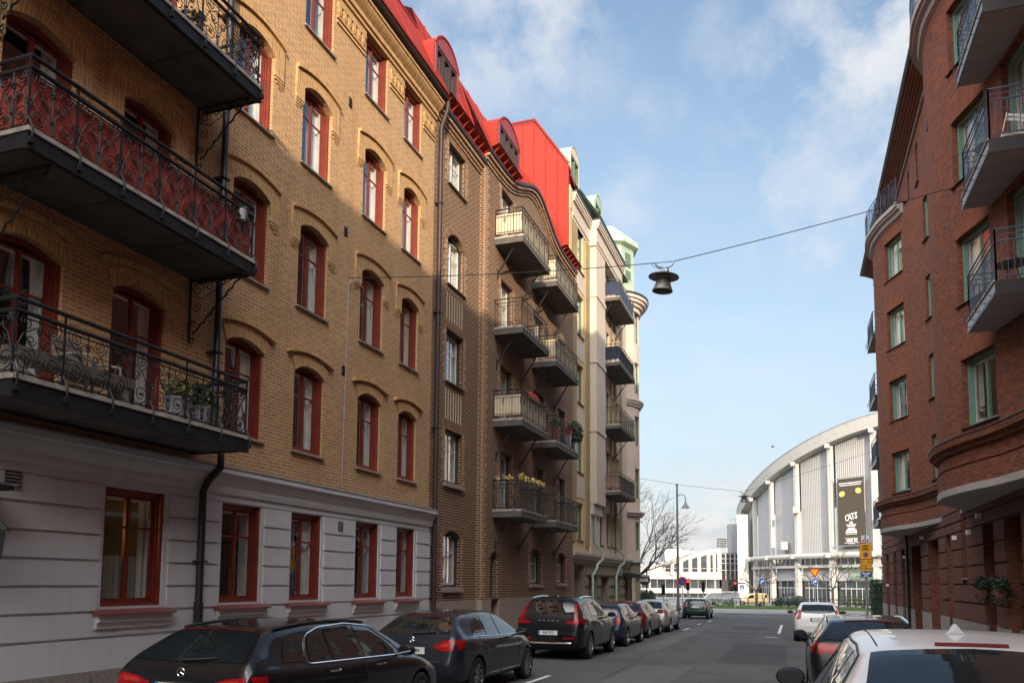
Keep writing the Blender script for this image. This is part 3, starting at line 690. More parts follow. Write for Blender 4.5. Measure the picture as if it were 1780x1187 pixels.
for i, (a, b, c, e, r) in enumerate(opsR[:-1]):
    window(b2, 'dark', (XL + DR, (a + b) / 2, c), RL, b - a, e - c, r, 0.15, 0.66, [2, 1, 4, 1][i % 4], True, sill_mesh(b - a, M['graniteP'], 0.06, 0.1, 0.14) if c < 2 else None)
mb = MB(); mb.box(-0.3, -0.24, -0.36, 0.36, 0, 3.3); 
for k in range(4): mb.box(-0.24, -0.225, -0.28, 0.28, 0.25 + 0.72 * k, 0.85 + 0.72 * k)
mb.obj('door', M['brownmetal'], b2, loc=(XL + DR, 25.975, -0.3))
# curved eaves
mb = MB(); g2 = MB()
for (y0, y1, Q, f) in ((21.05, 24.8, PL, lambda y: 16.35), (24.7, 36.5, PR2, gz)):
    k = max(2, int((y1 - y0) / 0.22)); yy = [y0 + (y1 - y0) * i / k for i in range(k + 1)]
    for za, zb, d in ((-0.20, -0.12, 0.05), (-0.10, 0.0, 0.10), (0.02, 0.14, 0.18)):
        A = [Q(y, f(y) + za, d) for y in yy]; B = [Q(y, f(y) + zb, d) for y in yy]; A0 = [Q(y, f(y) + za, -0.02) for y in yy]; B0 = [Q(y, f(y) + zb, -0.02) for y in yy]
        mb.strip(A, B); mb.strip(A0, A); mb.strip(B, B0); mb.quad(A0[0], A[0], B[0], B0[0]); mb.quad(A0[-1], A[-1], B[-1], B0[-1])
    A = [Q(y, f(y) + 0.145, 0.24) for y in yy]; B = [Q(y, f(y) + 0.24, 0.26) for y in yy]; A0 = [Q(y, f(y) + 0.145, -0.02) for y in yy]; B0 = [Q(y, f(y) + 0.29, -0.1) for y in yy]
    g2.strip(A, B); g2.strip(A0, A); g2.strip(B, B0); g2.quad(A0[0], A[0], B[0], B0[0]); g2.quad(A0[-1], A[-1], B[-1], B0[-1])
mb.obj('cornice', M['brickBL'], b2); g2.obj('gutter', M['gutter'], b2)
# roof: red sheet metal mansard
rf = MB()
ry = [21.1, 22.0, 22.9, 23.8, 24.7, 25.6, 26.5, 27.4, 28.3, 29.2, 30.1, 31.0, 31.9, 32.8, 33.7, 34.6, 35.5, 36.5]
for a, b in zip(ry[:-1], ry[1:]):
    off = 0.0 if b < 24.75 else DR
    za, zb = (16.62, 16.62) if off == 0 else (gz(a) + 0.26, gz(b) + 0.26)
    p0, p1, p2 = (XL + off + 0.22, zb), (XL - 0.9, 19.9), (XL - 5, 22.0)
    rf.quad((p0[0], a, za), (p0[0], b, zb), (p1[0], b, p1[1]), (p1[0], a, p1[1])); rf.quad((p1[0], a, p1[1]), (p1[0], b, p1[1]), (p2[0], b, p2[1]), (p2[0], a, p2[1]))
    rf.bar((p0[0] + 0.01, b, p0[1] + 0.02), (p1[0] + 0.01, b, p1[1] + 0.02), 0.025, 0.035)
# snow gutter: a raised angled sheet with cross ribs
for a, b in ((21.1, 24.6), (24.8, 27.4), (33.6, 36.4)):
    off = 0 if b < 24.7 else DR
    zo = 0.36 if off else 0
    rf.quad((XL + off + 0.2, a, 16.74 + zo), (XL + off + 0.2, b, 16.74 + zo), (XL + off + 0.5, b, 16.84 + zo), (XL + off + 0.5, a, 16.84 + zo))
    y = a + 0.2
    while y < b: rf.add([(XL + off + 0.24, y, 16.62 + zo), (XL + off + 0.26, y, 16.75 + zo), (XL + off + 0.48, y, 16.82 + zo)], [(0, 1, 2)]); y += 0.45
roof2 = rf.obj('roof', M['redroof'], b2)
def dormer(parent, y0, y1, zb, zs, zt, xf, nwin, mside, mfront, depth=2.6):
    w = y1 - y0; mb = MB()
    A = arc(y0, y1, zs, zt - zs, 14)
    wz0, wz1 = zb + 0.35, zs - 0.02
    mb.strip([(xf, u, v) for u, v in A], [(xf - depth, u, v) for u, v in A], 0)      # roof skin
    mb.quad((xf, y0, zb), (xf - depth, y0, zb), (xf - depth, y0, zs), (xf, y0, zs), 0); mb.quad((xf, y1, zb), (xf - depth, y1, zb), (xf - depth, y1, zs), (xf, y1, zs), 0)
    mb.prism([(y0, zs)] + A + [(y1, zs)], 0.0, 0.03, lambda u, v, d: (xf + d, u, v), 1)
    mb.box(xf - 0.02, xf + 0.03, y0, y1, zb, wz0, 1); mb.box(xf - 0.02, xf + 0.032, y0, y0 + 0.12, wz0, wz1 + 0.02, 1); mb.box(xf - 0.02, xf + 0.032, y1 - 0.12, y1, wz0, wz1 + 0.02, 1)
    for i in range(len(A) - 1): mb.bar((xf + 0.03, *A[i]), (xf + 0.03, *A[i + 1]), 0.05, 0.06, 0)
    d = mb.obj('dormer', [mside, mfront], parent)
    ww = (w - 0.24) / nwin
    for k in range(nwin):
        window_ = window_meshes('brown' if mside != M['copper'] else 'dgreen', ww - 0.04, wz1 - wz0, 0, 0.0, 0, 6, False)
        o = link('window', window_[0], d, (xf + 0.02, y0 + 0.12 + ww * (k + 0.5), wz0), RL); link
        # sub-part level reached: the dormer's window keeps its pane in the same object
        q = MB(); q.quad((xf - 0.06, y0 + 0.14 + ww * k, wz0), (xf - 0.06, y0 + 0.10 + ww * (k + 1), wz0), (xf - 0.06, y0 + 0.10 + ww * (k + 1), wz1), (xf - 0.06, y0 + 0.14 + ww * k, wz1)); q.obj('pane', M['glass'], d)
    return d
dormer(b2, 20.72, 22.5, 16.8, 18.3, 18.85, XL + 0.10, 3, M['redroof'], M['purple'])
dormer(b2, 26.0, 28.35, 17.3, 18.75, 19.35, XL + 0.2, 4, M['redroof'], M['purple'])
dormer(b2, 30.6, 32.4, 17.2, 17.9, 18.55, XL + 0.02, 3, M['redroof'], M['purple'])
def bars_railing(mb, D, y0, y1, z0, z1, step=0.11, top2=None, orn=True):
    fr = D - 0.04
    path = lambda z: [(0.0, y0 + 0.03, z), (fr, y0 + 0.03, z), (fr, y1 - 0.03, z), (0.0, y1 - 0.03, z)]
    for z, r in ((z1, 0.024), (z1 - 0.14, 0.014), (z0 + 0.08, 0.014)): mb.tube(path(z), r, 6)
    if orn: mb.tube(path(z1 - 0.26), 0.009, 4); mb.tube(path(z0 + 0.17), 0.009, 4)
    def side(a, b, f):
        n = max(2, int((b - a) / step))
        for i in range(n + 1):
            t = a + (b - a) * i / n; big = i % 6 == 0
            mb.bar(f(t, z0 + (0.0 if big else 0.08)), f(t, z1 if big else z1 - 0.14), 0.02 if big else 0.010)
            if orn and i % 6 == 3:
                for q in (-0.03, 0.03): mb.bar(f(t + q, z1 - 0.26), f(t + q, z1 - 0.50), 0.008)
                for zz in (0.36, 0.42): mb.bar(f(t - 0.05, z1 - zz), f(t + 0.05, z1 - zz), 0.008)
    side(y0 + 0.03, y1 - 0.03, lambda t, z: (fr, t, z)); side(0.02, fr, lambda t, z: (t, y0 + 0.03, z)); side(0.02, fr, lambda t, z: (t, y1 - 0.03, z))
    k = y0 + 0.2
    while k < y1: mb.tube([(fr, k, z0 + 0.08), (fr + 0.07, k, z0 + 0.0), (fr + 0.06, k, z0 - 0.16)], 0.009, 4); k += 0.33
def plain_balcony(parent, X, y0, y1, zb, D, th=0.26, screen=None, edge='slabedge', H=1.28, brk=True, railm='iron', nav=False):
    mb = MB(); mb.box(0, D, y0, y1, 0.0, th - 0.07, 0); mb.box(0, D + 0.02, y0 - 0.02, y1 + 0.02, th - 0.068, th, 1)
    mb.box(D, D + 0.012, y0, y1, 0.0, th - 0.075, 2); mb.box(0, D, y0 - 0.012, y0, 0.0, th - 0.075, 2)
    bo = mb.obj('balcony', [M['concrete'], M[edge], M['concrete']], parent, loc=(X, 0, zb))
    r = MB(); bars_railing(r, D, y0, y1, th, H); r.obj('railing', M[railm], bo)
    if screen:
        s = MB(); f = D - 0.065; zt = H - 0.15 if screen != 'beige' else H - 0.17
        for a, b in (((f, y0 + 0.06), (f, y1 - 0.06)), ((0.03, y0 + 0.055), (f, y0 + 0.055)), ((0.03, y1 - 0.055), (f, y1 - 0.055))):
            n = 24; s.strip([(a[0] + (b[0] - a[0]) * i / n + 0.004 * math.sin(i * 2), a[1] + (b[1] - a[1]) * i / n, th + 0.12) for i in range(n + 1)], [(a[0] + (b[0] - a[0]) * i / n, a[1] + (b[1] - a[1]) * i / n, zt) for i in range(n + 1)])
        s.obj('privacy_screen', M[screen], bo)
    if brk:
        for y in (y0 + 0.25, y1 - 0.25):
            k = MB()
            for o in (0.0, 0.09): k.bar((D * 0.62, y, 0.0 - o * 0.3), (0.03, y, -0.95 - o), 0.022)
            for t in (0.25, 0.5, 0.75): k.bar((D * 0.62 * (1 - t), y, -0.95 * t), (D * 0.62 * (1 - t) - 0.02, y, -0.95 * t - 0.1), 0.02)
            k.bar((0.03, y, -0.8), (0.03, y, -1.2), 0.03); k.obj('bracket', M['iron'], bo)
    return bo
lv2 = [4.22, 7.40, 10.68, 13.98]
for i, z in enumerate(lv2):
    plain_balcony(b2, XL + DR, 25.75, 28.75 + 0.1 * i, z, 1.06, 0.27, [None, 'beige', None, 'beige'][i])
    plain_balcony(b2, XL + DR, 30.05, 33.45, z - 0.06, 1.06, 0.27, [None, None, 'beige', 'beige'][i])
# ================================================================ B3 cream corner house
b3 = thing('apartment_building', 'cream rendered corner building with round turret and green copper roof at the street end', 'building')
fw = MB()
fw.poly([(XL - 0.02, 36.55, 15), (XL - 0.04, 36.55, 22.6), (XL - 1.8, 36.55, 25.2), (XL - 9, 36.55, 25.2), (XL - 9, 36.55, 15)])
fw.poly([(XL - 0.02, 36.95, 15), (XL - 0.04, 36.95, 22.6), (XL - 1.8, 36.95, 25.2), (XL - 9, 36.95, 25.2), (XL - 9, 36.95, 15)])
fw.quad((XL - 0.04, 36.55, 22.6), (XL - 0.04, 36.95, 22.6), (XL - 1.8, 36.95, 25.2), (XL - 1.8, 36.55, 25.2)); fw.quad((XL - 9, 36.55, 25.2), (XL - 9, 36.95, 25.2), (XL - 1.8, 36.95, 25.2), (XL - 1.8, 36.55, 25.2)); fw.quad((XL - 0.02, 36.55, 15), (XL - 0.02, 36.95, 15), (XL - 0.04, 36.95, 22.6), (XL - 0.04, 36.55, 22.6))
for k in range(1, 14):
    x = XL - 0.62 * k; zt = 22.6 + (25.2 - 22.6) * min(1, (0.62 * k) / 1.8); fw.box(x - 0.012, x + 0.012, 36.515, 36.55, 15, zt - 0.05)
fw.bar((XL - 0.02, 36.5, 22.65), (XL - 1.8, 36.5, 25.25), 0.08, 0.08); fw.bar((XL - 1.8, 36.5, 25.25), (XL - 9, 36.5, 25.25), 0.08, 0.08)
fw.obj('fire_wall', M['redroof'], b3)
P3 = PL
fl3 = [(4.1, 5.95), (7.5, 9.5), (11.0, 13.0), (14.5, 16.6), (17.9, 20.0)]
ops3 = [(38.05, 39.25, c, e, 0) for c, e in fl3]
inner = [(42.95, 43.85), (44.65, 45.5)]
ops3b = [(a, b, c, e, 0) for a, b in inner for c, e in fl3] + [(46.0, 46.7, c, e, 0) for c, e in fl3] + [(47.35, 48.1, c, e, 0) for c, e in fl3]
mb = MB(); facade(mb, 36.6, 40.5, 3.3, 20.4, ops3, P3, 0.02, 0.2); mb.quad(PL(36.62, 3.3, -0.3), PL(36.62, 21.6, -0.3), PL(36.62, 21.6, 0.02), PL(36.62, 3.3, 0.02)); mb.prism([(36.61, 20.4), (37.35, 20.4), (37.35, 21.5), (36.61, 21.5)], -0.1, 0.05, P3); mb.obj('yellow_wall', M['yellowr'], b3); mb = MB()
facade(mb, 42.6, 50.6, 3.3, 20.4, ops3b, P3, 0.02, 0.2)
mb.obj('wall', M['cream'], b3)
for a, b, c, e, r in ops3 + ops3b:
    window(b3, 'dgreen', (XL + 0.02, (a + b) / 2, c), RL, b - a, e - c, 0, 0.12, 0.68, [1, 2, 4][int(c) % 3], True, sill_mesh(b - a, M['gutter'], 0.06, 0.08, 0.04))
mb = MB()
for a, b, z0 in ((36.7, 37.75, 3.9), (39.65, 40.48, 3.7), (45.6, 45.92, 3.9), (46.82, 47.22, 3.7), (48.3, 48.9, 3.9)):
    mb.mark(); mb.prism([(a, z0 + 0.4), (a + (b - a) * 0.15, z0 + 0.12), (a + (b - a) * 0.5, z0), (b - (b - a) * 0.15, z0 + 0.12), (b, z0 + 0.4), (b, 20.0), (a, 20.0)], 0, 0.07, P3)
mb.objs('pebbledash_pilaster', M['pebble'], b3)
mb = MB()
mb.prism([(40.5, 6.1), (42.62, 6.1), (42.62, 20.6), (40.5, 20.6)], 0, 0.42, P3); mb.prism([(40.55, 5.55), (42.55, 5.55), (42.6, 6.08), (40.52, 6.08)], 0, 0.26, P3); mb.prism([(40.5, 3.4), (42.62, 3.4), (42.62, 5.5), (40.5, 5.5)], 0, 0.10, P3)
for z in (9.9, 13.6, 17.2): mb.prism([(40.46, z), (42.66, z), (42.66, z + 0.22), (40.46, z + 0.22)], 0, 0.47, P3)
mb.obj('white_pier', M['creamW'], b3)
mb2 = MB()
for z0, z1 in ((9.75, 10.75), (13.25, 14.25), (16.85, 17.7), (6.2, 7.3)):
    mb2.mark(); mb2.prism([(37.95, z0), (39.4, z0), (39.4, z1), (37.95, z1)], 0.0, 0.045, P3)
mb2.objs('spandrel_panel', M['creamW'], b3)
mb = MB()
for y0, y1, o in ((37.0, 40.6, 0.0), (40.4, 47.2, 0.40), (47.1, 50.9, 0.1)):
    for za, zb, d in ((20.0, 20.2, 0.05), (20.2, 20.3, 0.09), (20.3, 20.95, 0.06), (20.95, 21.08, 0.16), (21.08, 21.25, 0.20), (21.25, 21.4, 0.24)):
        if y0 > 47 and za > 20.9: continue
        mb.prism([(y0, za), (y1, za), (y1, zb - 0.005), (y0, zb - 0.005)], -0.1, d + o, P3)
mb.obj('cornice', M['creamW'], b3)
mb = MB()
for y0, y1, o in ((37.0, 40.6, 0.0), (40.4, 47.3, 0.40)): mb.prism([(y0, 21.4), (y1, 21.4), (y1, 21.5), (y0, 21.5)], -0.1, 0.28 + o, P3)
mb.obj('gutter', M['gutter'], b3)
mb = MB()
for y0, y1, o in ((36.96, 40.5, -0.46), (40.5, 47.2, -0.06), (47.2, 50.4, -0.5)):
    mb.quad((XL + 0.75 + o, y0, 21.6), (XL + 0.75 + o, y1, 21.6), (XL - 1.2, y1, 24.4), (XL - 1.2, y0, 24.4)); mb.quad((XL - 1.2, y1, 24.4), (XL - 1.2, y0, 24.4), (XL - 6, y0, 25.4), (XL - 6, y1, 25.4))
    mb.poly([(XL + 0.75 + o, y1, 21.6), (XL - 1.2, y1, 24.4), (XL - 6, y1, 25.4), (XL - 6, y1, 21.6)])
mb.obj('roof', M['copper'], b3)
mb = MB(); mb.poly([(XL + 0.2, 36.6, 21.55), (XL + 0.2, 37.2, 21.55), (XL - 0.05, 36.97, 22.6), (XL - 0.05, 36.6, 22.6)]); mb.obj('roof_flashing', M['redroof'], b3)
dormer(b3, 37.75, 39.5, 21.7, 23.95, 24.55, XL - 0.3, 2, M['copper'], M['creamW'], 2.0)
dormer(b3, 42.7, 44.4, 21.9, 23.7, 24.3, XL - 0.2, 2, M['copper'], M['copper'], 2.0)
# turret
TX, TY, TR = -11.75, 52.35, 2.25
PT = lambda u, v, d: (TX + (TR + d) * math.cos(u / TR), TY + (TR + d) * math.sin(u / TR), v)
tw = []
for ang in (-62, -8): 
    for c, e in fl3: tw.append((math.radians(ang) * TR - 0.45, math.radians(ang) * TR + 0.45, c, e, 0))
mb = MB(); facade(mb, -2.6 * 1.0, 4.5, 3.3, 20.3, tw, PT, 0, 0.2, du=0.25)
mb.quad((-14, 54.6, 3.3), PT(4.5, 3.3, 0), PT(4.5, 20.3, 0), (-14, 54.6, 20.3)); mb.quad((-14, 54.6, -0.6), (-30, 54.6, -0.6), (-30, 54.6, 21), (-14, 54.6, 21))
mb.obj('turret', M['cream'], b3)
for a, b, c, e, r in tw:
    an = (a + b) / 2 / TR; window(b3, 'dgreen', (TX + TR * math.cos(an) * 0.99, TY + TR * math.sin(an) * 0.99, c), RL + an, b - a, e - c, 0, 0.10, 0.68, [1, 2, 4][int(c) % 3], True, None)
mb = MB()
def ring(z0, z1, d, m=0):
    mb.mark()
    a = [-2.7 + 7.3 * i / 30 for i in range(31)]
    A = [PT(u, z0, d) for u in a]; B = [PT(u, z1, d) for u in a]; A0 = [PT(u, z0, -0.05) for u in a]; B0 = [PT(u, z1, -0.05) for u in a]
    mb.strip(A, B, m); mb.strip(A0, A, m); mb.strip(B, B0, m); mb.quad(A0[0], A[0], B[0], B0[0], m)
for z0, z1, d in ((3.3, 3.55, 0.16), (6.35, 6.5, 0.22), (6.5, 6.62, 0.34), (13.6, 13.75, 0.12), (13.75, 13.9, 0.22), (13.9, 14.0, 0.3), (20.0, 20.3, 0.12), (20.3, 20.5, 0.3), (20.5, 20.7, 0.48), (20.7, 20.9, 0.62)): ring(z0, z1 - 0.004, d)
ring(20.9, 21.02, 0.68, 1)
mb.objs('turret_cornice', [M['creamW'], M['gutter']], b3)
mb = MB(); n = 8
prof = [(TR + 0.6, 21.03), (TR + 0.2, 21.3), (2.0, 21.6), (1.95, 24.5), (2.3, 24.65), (2.3, 24.9), (2.2, 25.05), (0.9, 26.2), (0.0, 26.5)]
mb.lathe(prof, n, (TX, TY, 0)); mb.obj('turret_roof', M['copper'], b3)
mb = MB()
for k in range(n):
    a = 2 * PI * (k + 0.5) / n
    u = Vector((math.cos(a), math.sin(a), 0)); t = Vector((-math.sin(a), math.cos(a), 0)); c = Vector((TX, TY, 0)) + u * 1.83
    for z0, z1 in ((22.3, 22.9), (23.2, 24.1)):
        mb.mark(); mb.prism([(-0.3, z0), (0.3, z0), (0.3, z1), (-0.3, z1)], 0.0, 0.05, lambda q, v, d: tuple(c + t * q + u * d + Vector((0, 0, v))))
mb.objs('turret_window', M['darkgreen'], b3)
for i, z in enumerate([6.78, 10.45, 13.98, 17.68]):
    plain_balcony(b3, XL + 0.02, 42.66, 47.1, z, 1.2, 0.24, ['reed', None, 'navy', 'navy'][i], H=1.22, railm='ironbl' if i == 3 else 'iron')
# stone ground floor
g3 = [(37.3, 39.35, -0.6, 2.85, 0), (40.05, 41.95, -0.6, 2.3, 0), (42.75, 45.0, -0.6, 2.3, 0), (46.3, 48.1, -0.6, 2.3, 0), (49.4, 50.6, -0.6, 2.35, 0)]
mb = MB(); facade(mb, 36.5, 51.0, -0.6, 3.3, g3, PL, 0.06, 0.55)
mb.quad(PL(36.5, -0.6, -0.5), PL(36.5, 3.3, -0.5), PL(36.5, 3.3, 0.06), PL(36.5, -0.6, 0.06))
facade(mb, -2.6, 4.5, -0.6, 3.3, [(-1.2, -0.1, -0.6, 2.3, 0)], PT, 0.02, 0.3, du=0.3)
for a, b in ((39.4, 40.0), (42.0, 42.7), (45.05, 46.25), (48.15, 49.35)):
    for k in range(5):
        mb.prism([(a, -0.5 + 0.58 * k), (b, -0.5 + 0.58 * k), (b, -0.1 + 0.58 * k), (a, -0.1 + 0.58 * k)], 0.05, 0.13, PL)
mb.prism([(39.6, 2.40), (49.3, 2.40), (49.3, 2.66), (39.6, 2.66)], 0.05, 0.15, PL); mb.prism([(36.5, 2.95), (51.0, 2.95), (51.0, 3.12), (36.5, 3.12)], 0.05, 0.14, PL)
mb.obj('stone_wall', M['stone'], b3)
mb = MB(); mb.prism([(0.0, 3.12), (0.16, 3.13), (0.2, 3.25), (0.34, 3.32), (0.36, 3.46), (0.0, 3.52)], 36.55, 51.0, lambda u, v, d: (XL + u, d, v)); mb.obj('string_course', M['creamW'], b3)
mb = MB()
for (a, b, c, e, r) in g3[1:4]:
    k = 3; w = (b - a) / k; mb.mark()
    for i in range(k):
        mb.box(XL - 0.36, XL - 0.3, a + w * i + 0.015, a + w * (i + 1) - 0.015, -0.6, 2.3)
        for q in range(2): mb.box(XL - 0.3, XL - 0.285, a + w * i + 0.1, a + w * (i + 1) - 0.1, -0.3 + 1.3 * q, 0.85 + 1.3 * q)
mb.objs('shutter_door', M['shutter'], b3)
mb = MB(); mb.mark(); mb.box(XL - 0.9, XL - 0.8, 37.3, 39.4, -0.6, 2.9); mb.mark(); mb.box(XL - 0.5, XL - 0.44, 49.4, 50.6, -0.6, 2.35); mb.objs('door', M['brownmetal'], b3)
for y0, yo in ((41.0, -0.65), (46.75, -0.55)):
    mb = MB(); mb.tube([(XL + 0.2, y0, 20.1), (XL + 0.2, y0, 4.1), (XL + 0.3, y0 + 0.25, 3.85), (XL + 0.5, y0 + 0.5, 3.6), (XL + 0.5, y0 + 0.5, 3.2), (XL + 0.3, y0 + 0.15, 2.95), (XL + 0.28, y0 + 0.1, 2.75), (XL + 0.24, y0 + yo, 2.35), (XL + 0.24, y0 + yo, -0.1)] if y0 < 42 else [(XL + 0.14, y0, 6.6), (XL + 0.14, y0, 4.1), (XL + 0.3, y0 + 0.3, 3.85), (XL + 0.5, y0 + 0.55, 3.6), (XL + 0.5, y0 + 0.55, 3.2), (XL + 0.3, y0 + 0.15, 2.95), (XL + 0.24, y0 + yo, 2.35), (XL + 0.24, y0 + yo, -0.1)], 0.07, 8)
    mb.obj('downpipe', M['copper'], b3, angle=50)
mb = MB(); mb.prism([(0.05, 2.62), (1.25, 2.50), (1.25, 2.30), (1.15, 2.30), (0.05, 2.40)], 48.6, 51.2, lambda u, v, d: (XL + u, d, v), 0); mb.tube([(XL + 1.28, 48.6, 2.42), (XL + 1.28, 51.2, 2.42)], 0.08, 8, 1); mb.obj('awning', [M['black'], M['steel']], b3)
mb = MB(); mb.box(XL + 0.14, XL + 0.17, 47.6, 48.25, 2.62, 2.92); mb.obj('street_name_plate', M['sblue'], b3)
RR = -PI / 2
def pchip(pts):
    x = [p[0] for p in pts]; y = [p[1] for p in pts]; n = len(x)
    h = [x[i + 1] - x[i] for i in range(n - 1)]; s = [(y[i + 1] - y[i]) / h[i] for i in range(n - 1)]
    m = [s[0]] + [0 if s[i - 1] * s[i] <= 0 else 2 * s[i - 1] * s[i] / (s[i - 1] + s[i]) for i in range(1, n - 1)] + [s[-1]]
    def f(t):
        i = 0
        while i < n - 2 and t > x[i + 1]: i += 1
        t = max(x[0], min(x[-1], t)); k = (t - x[i]) / h[i]; k2, k3 = k * k, k * k * k
        return y[i] * (2 * k3 - 3 * k2 + 1) + h[i] * m[i] * (k3 - 2 * k2 + k) + y[i + 1] * (-2 * k3 + 3 * k2) + h[i] * m[i + 1] * (k3 - k2)
    return f
Xr = pchip([(-60, 5.4), (15.5, 5.4), (17.5, 5.3), (19.5, 5.03), (21.4, 4.70), (23.0, 4.22), (24.6, 3.98), (25.8, 4.06), (27.3, 4.62), (28.8, 5.22), (30.2, 5.4), (33.4, 5.4), (35.4, 5.17), (37.1, 4.80), (38.75, 4.24), (40.5, 3.98), (41.8, 4.06), (43.3, 4.66), (44.8, 5.24), (46.2, 5.4), (55.4, 5.4)])
def PB(u, v, d):
    e = 0.02; s = (Xr(u + e) - Xr(u - e)) / (2 * e); k = math.hypot(1, s)
    return (Xr(u) - d / k, u + d * s / k, v)
XR = 5.4
PF = lambda u, v, d: (XR - d, u, v)
br = thing('apartment_building', 'red brick apartment building with two rounded bays and green window frames', 'building')
zr = [(6.02, 7.78), (9.22, 11.0), (12.45, 14.2), (15.6, 17.36)]
bayw = [(21.45, 22.95), (37.2, 38.7)]
doors = [(19.35, 20.55)]
opsB = [(a, b, c, e, 0.0) for a, b in bayw for c, e in zr] + [(a, b, c - 0.75, e, 0.0) for a, b in doors for c, e in zr[1:]]
opsB += [(34.15, 34.75, z, z + 1.75, 0) for z in (6.1, 9.3, 12.5, 15.75)] + [(31.6, 32.2, z, z + 1.9, 0) for z in (8.9, 12.4, 15.95)]
# curved sheet, finely divided along the street only where it bends
def curved(mb, spans, v0, v1, ops, P, dep, m=0):
    for a, b, du in spans: facade(mb, a, b, v0, v1, [o for o in ops if o[0] >= a and o[1] <= b], P, 0, dep, m, du=du)
SP = [(3.0, 15.5, None), (15.5, 30.2, 0.3), (30.2, 33.4, None), (33.4, 46.2, 0.3), (46.2, 55.4, None)]
mb = MB(); curved(mb, SP, 4.55, 18.3, opsB, PB, 0.22)
opsT = [(32.9, 33.45, 18.9, 20.6, 0), (36.35, 36.9, 19.1, 20.9, 0), (38.9, 39.5, 19.4, 20.9, 0)]
facade(mb, 3.0, 55.4, 18.3, 21.9, opsT, PF, 0, 0.22)
mb.quad((XR, 55.4, -0.8), (34, 55.4, -0.8), (34, 55.4, 22), (XR, 55.4, 22)); mb.quad((XR, 3, 4.5), (20, 3, 4.5), (20, 3, 22), (XR, 3, 22))
mb.quad((34, 55.4, -0.8), (34, 40, -0.8), (34, 40, 22), (34, 55.4, 22)); mb.quad((34, 40, -0.8), (20, 40, -0.8), (20, 40, 22), (34, 40, 22)); mb.quad((20, 40, -0.8), (20, 3, -0.8), (20, 3, 22), (20, 40, 22))
mb.obj('wall', M['brickR'], br)
# soldier courses above the windows
mb = MB()
for a, b, c, e, r in opsB:
    if b - a > 1:
        mb.mark(); n = 8; us = [a - 0.15 + (b - a + 0.3) * i / n for i in range(n + 1)]
        mb.strip([PB(u, e + 0.004, 0.008) for u in us], [PB(u, e + 0.30 + 0.10 * math.sin(PI * i / n), 0.008) for i, u in enumerate(us)])
mb.objs('brick_lintel', brick('red soldier brick', (0.25, 0.08, 0.036), (0.18, 0.052, 0.026), (0.16, 0.085, 0.06), 0.078, 0.4, 0.008, 0.2), br)
mb = MB()
def sweep(mb, spans, prof, P, m=0, cap=True):
    """profile (d,z) swept along the facade"""
    for a, b, du in spans:
        n = max(1, int((b - a) / (du or 5))); us = [a + (b - a) * i / n for i in range(n + 1)]
        for (d0, z0), (d1, z1) in zip(prof[:-1], prof[1:]): mb.strip([P(u, z0, d0) for u in us], [P(u, z1, d1) for u in us], m)
    if cap: 
        for u in (spans[0][0], spans[-1][1]): mb.poly([P(u, z, d) for d, z in prof], m)
sweep(mb, SP, [(0, 5.45), (0.10, 5.47), (0.10, 5.56), (0.22, 5.60), (0.24, 5.76), (0, 5.80)], PB)
sweep(mb, SP, [(0, 5.10), (0.03, 5.10), (0.03, 5.16), (0, 5.16)], PB); sweep(mb, SP, [(0, 4.56), (0.03, 4.56), (0.035, 5.04), (0, 5.05)], PB)
mb.obj('brick_ledge', M['brickR'], br)
mb = MB(); sweep(mb, SP, [(0.0, 5.802), (0.26, 5.768), (0.27, 5.79), (0.0, 5.84)], PB); mb.obj('ledge_flashing', M['steel'], br)
mb = MB()
for a, b in ((15.8, 30.1), (33.5, 46.1)):
    mb.mark(); n = 48; us = [a + (b - a) * i / n for i in range(n + 1)]
    A = [PB(u, 4.38, 0.05) for u in us]; B = [PB(u, 4.555, 0.06) for u in us]; Cc = [(XR + 0.02, p[1], 4.38) for p in A]
    mb.strip(A, B); mb.strip(Cc, A); mb.strip(B, [PB(u, 4.56, -0.01) for u in us])
mb.objs('bay_soffit', M['soffit'], br)
# bay windows
def rwin(a, b, c, e, style='green', cur=1, P=PB, dbl=True, sill=True, y0=0.16):
    pa, pb = P(a, c, 0), P(b, c, 0); dx, dy = pa[0] - pb[0], pa[1] - pb[1]; w = math.hypot(dx, dy)
    return window(br, style, ((pa[0] + pb[0]) / 2, (pa[1] + pb[1]) / 2, c), math.atan2(dy, dx), w, e - c, 0, y0, 0, cur, dbl, sill_mesh(w, M['gutter'], 0.08, 0.08, 0.035) if sill else None)
rng = random.Random(5)
for i, (a, b, c, e, r) in enumerate(opsB):
    if b - a > 1.3: rwin(a, b, c, e, cur=[5, 4, 2, 1][i % 4] if a < 30 else [2, 1, 4, 2][i % 4])
    elif b - a > 1: rwin(a, b, c, e, cur=1, sill=False)
    else: rwin(a, b, c, e, cur=0, dbl=False, sill=True, y0=0.1)
for a, b, c, e, r in opsT: rwin(a, b, c, e, cur=0, P=PF, dbl=False, y0=0.1)
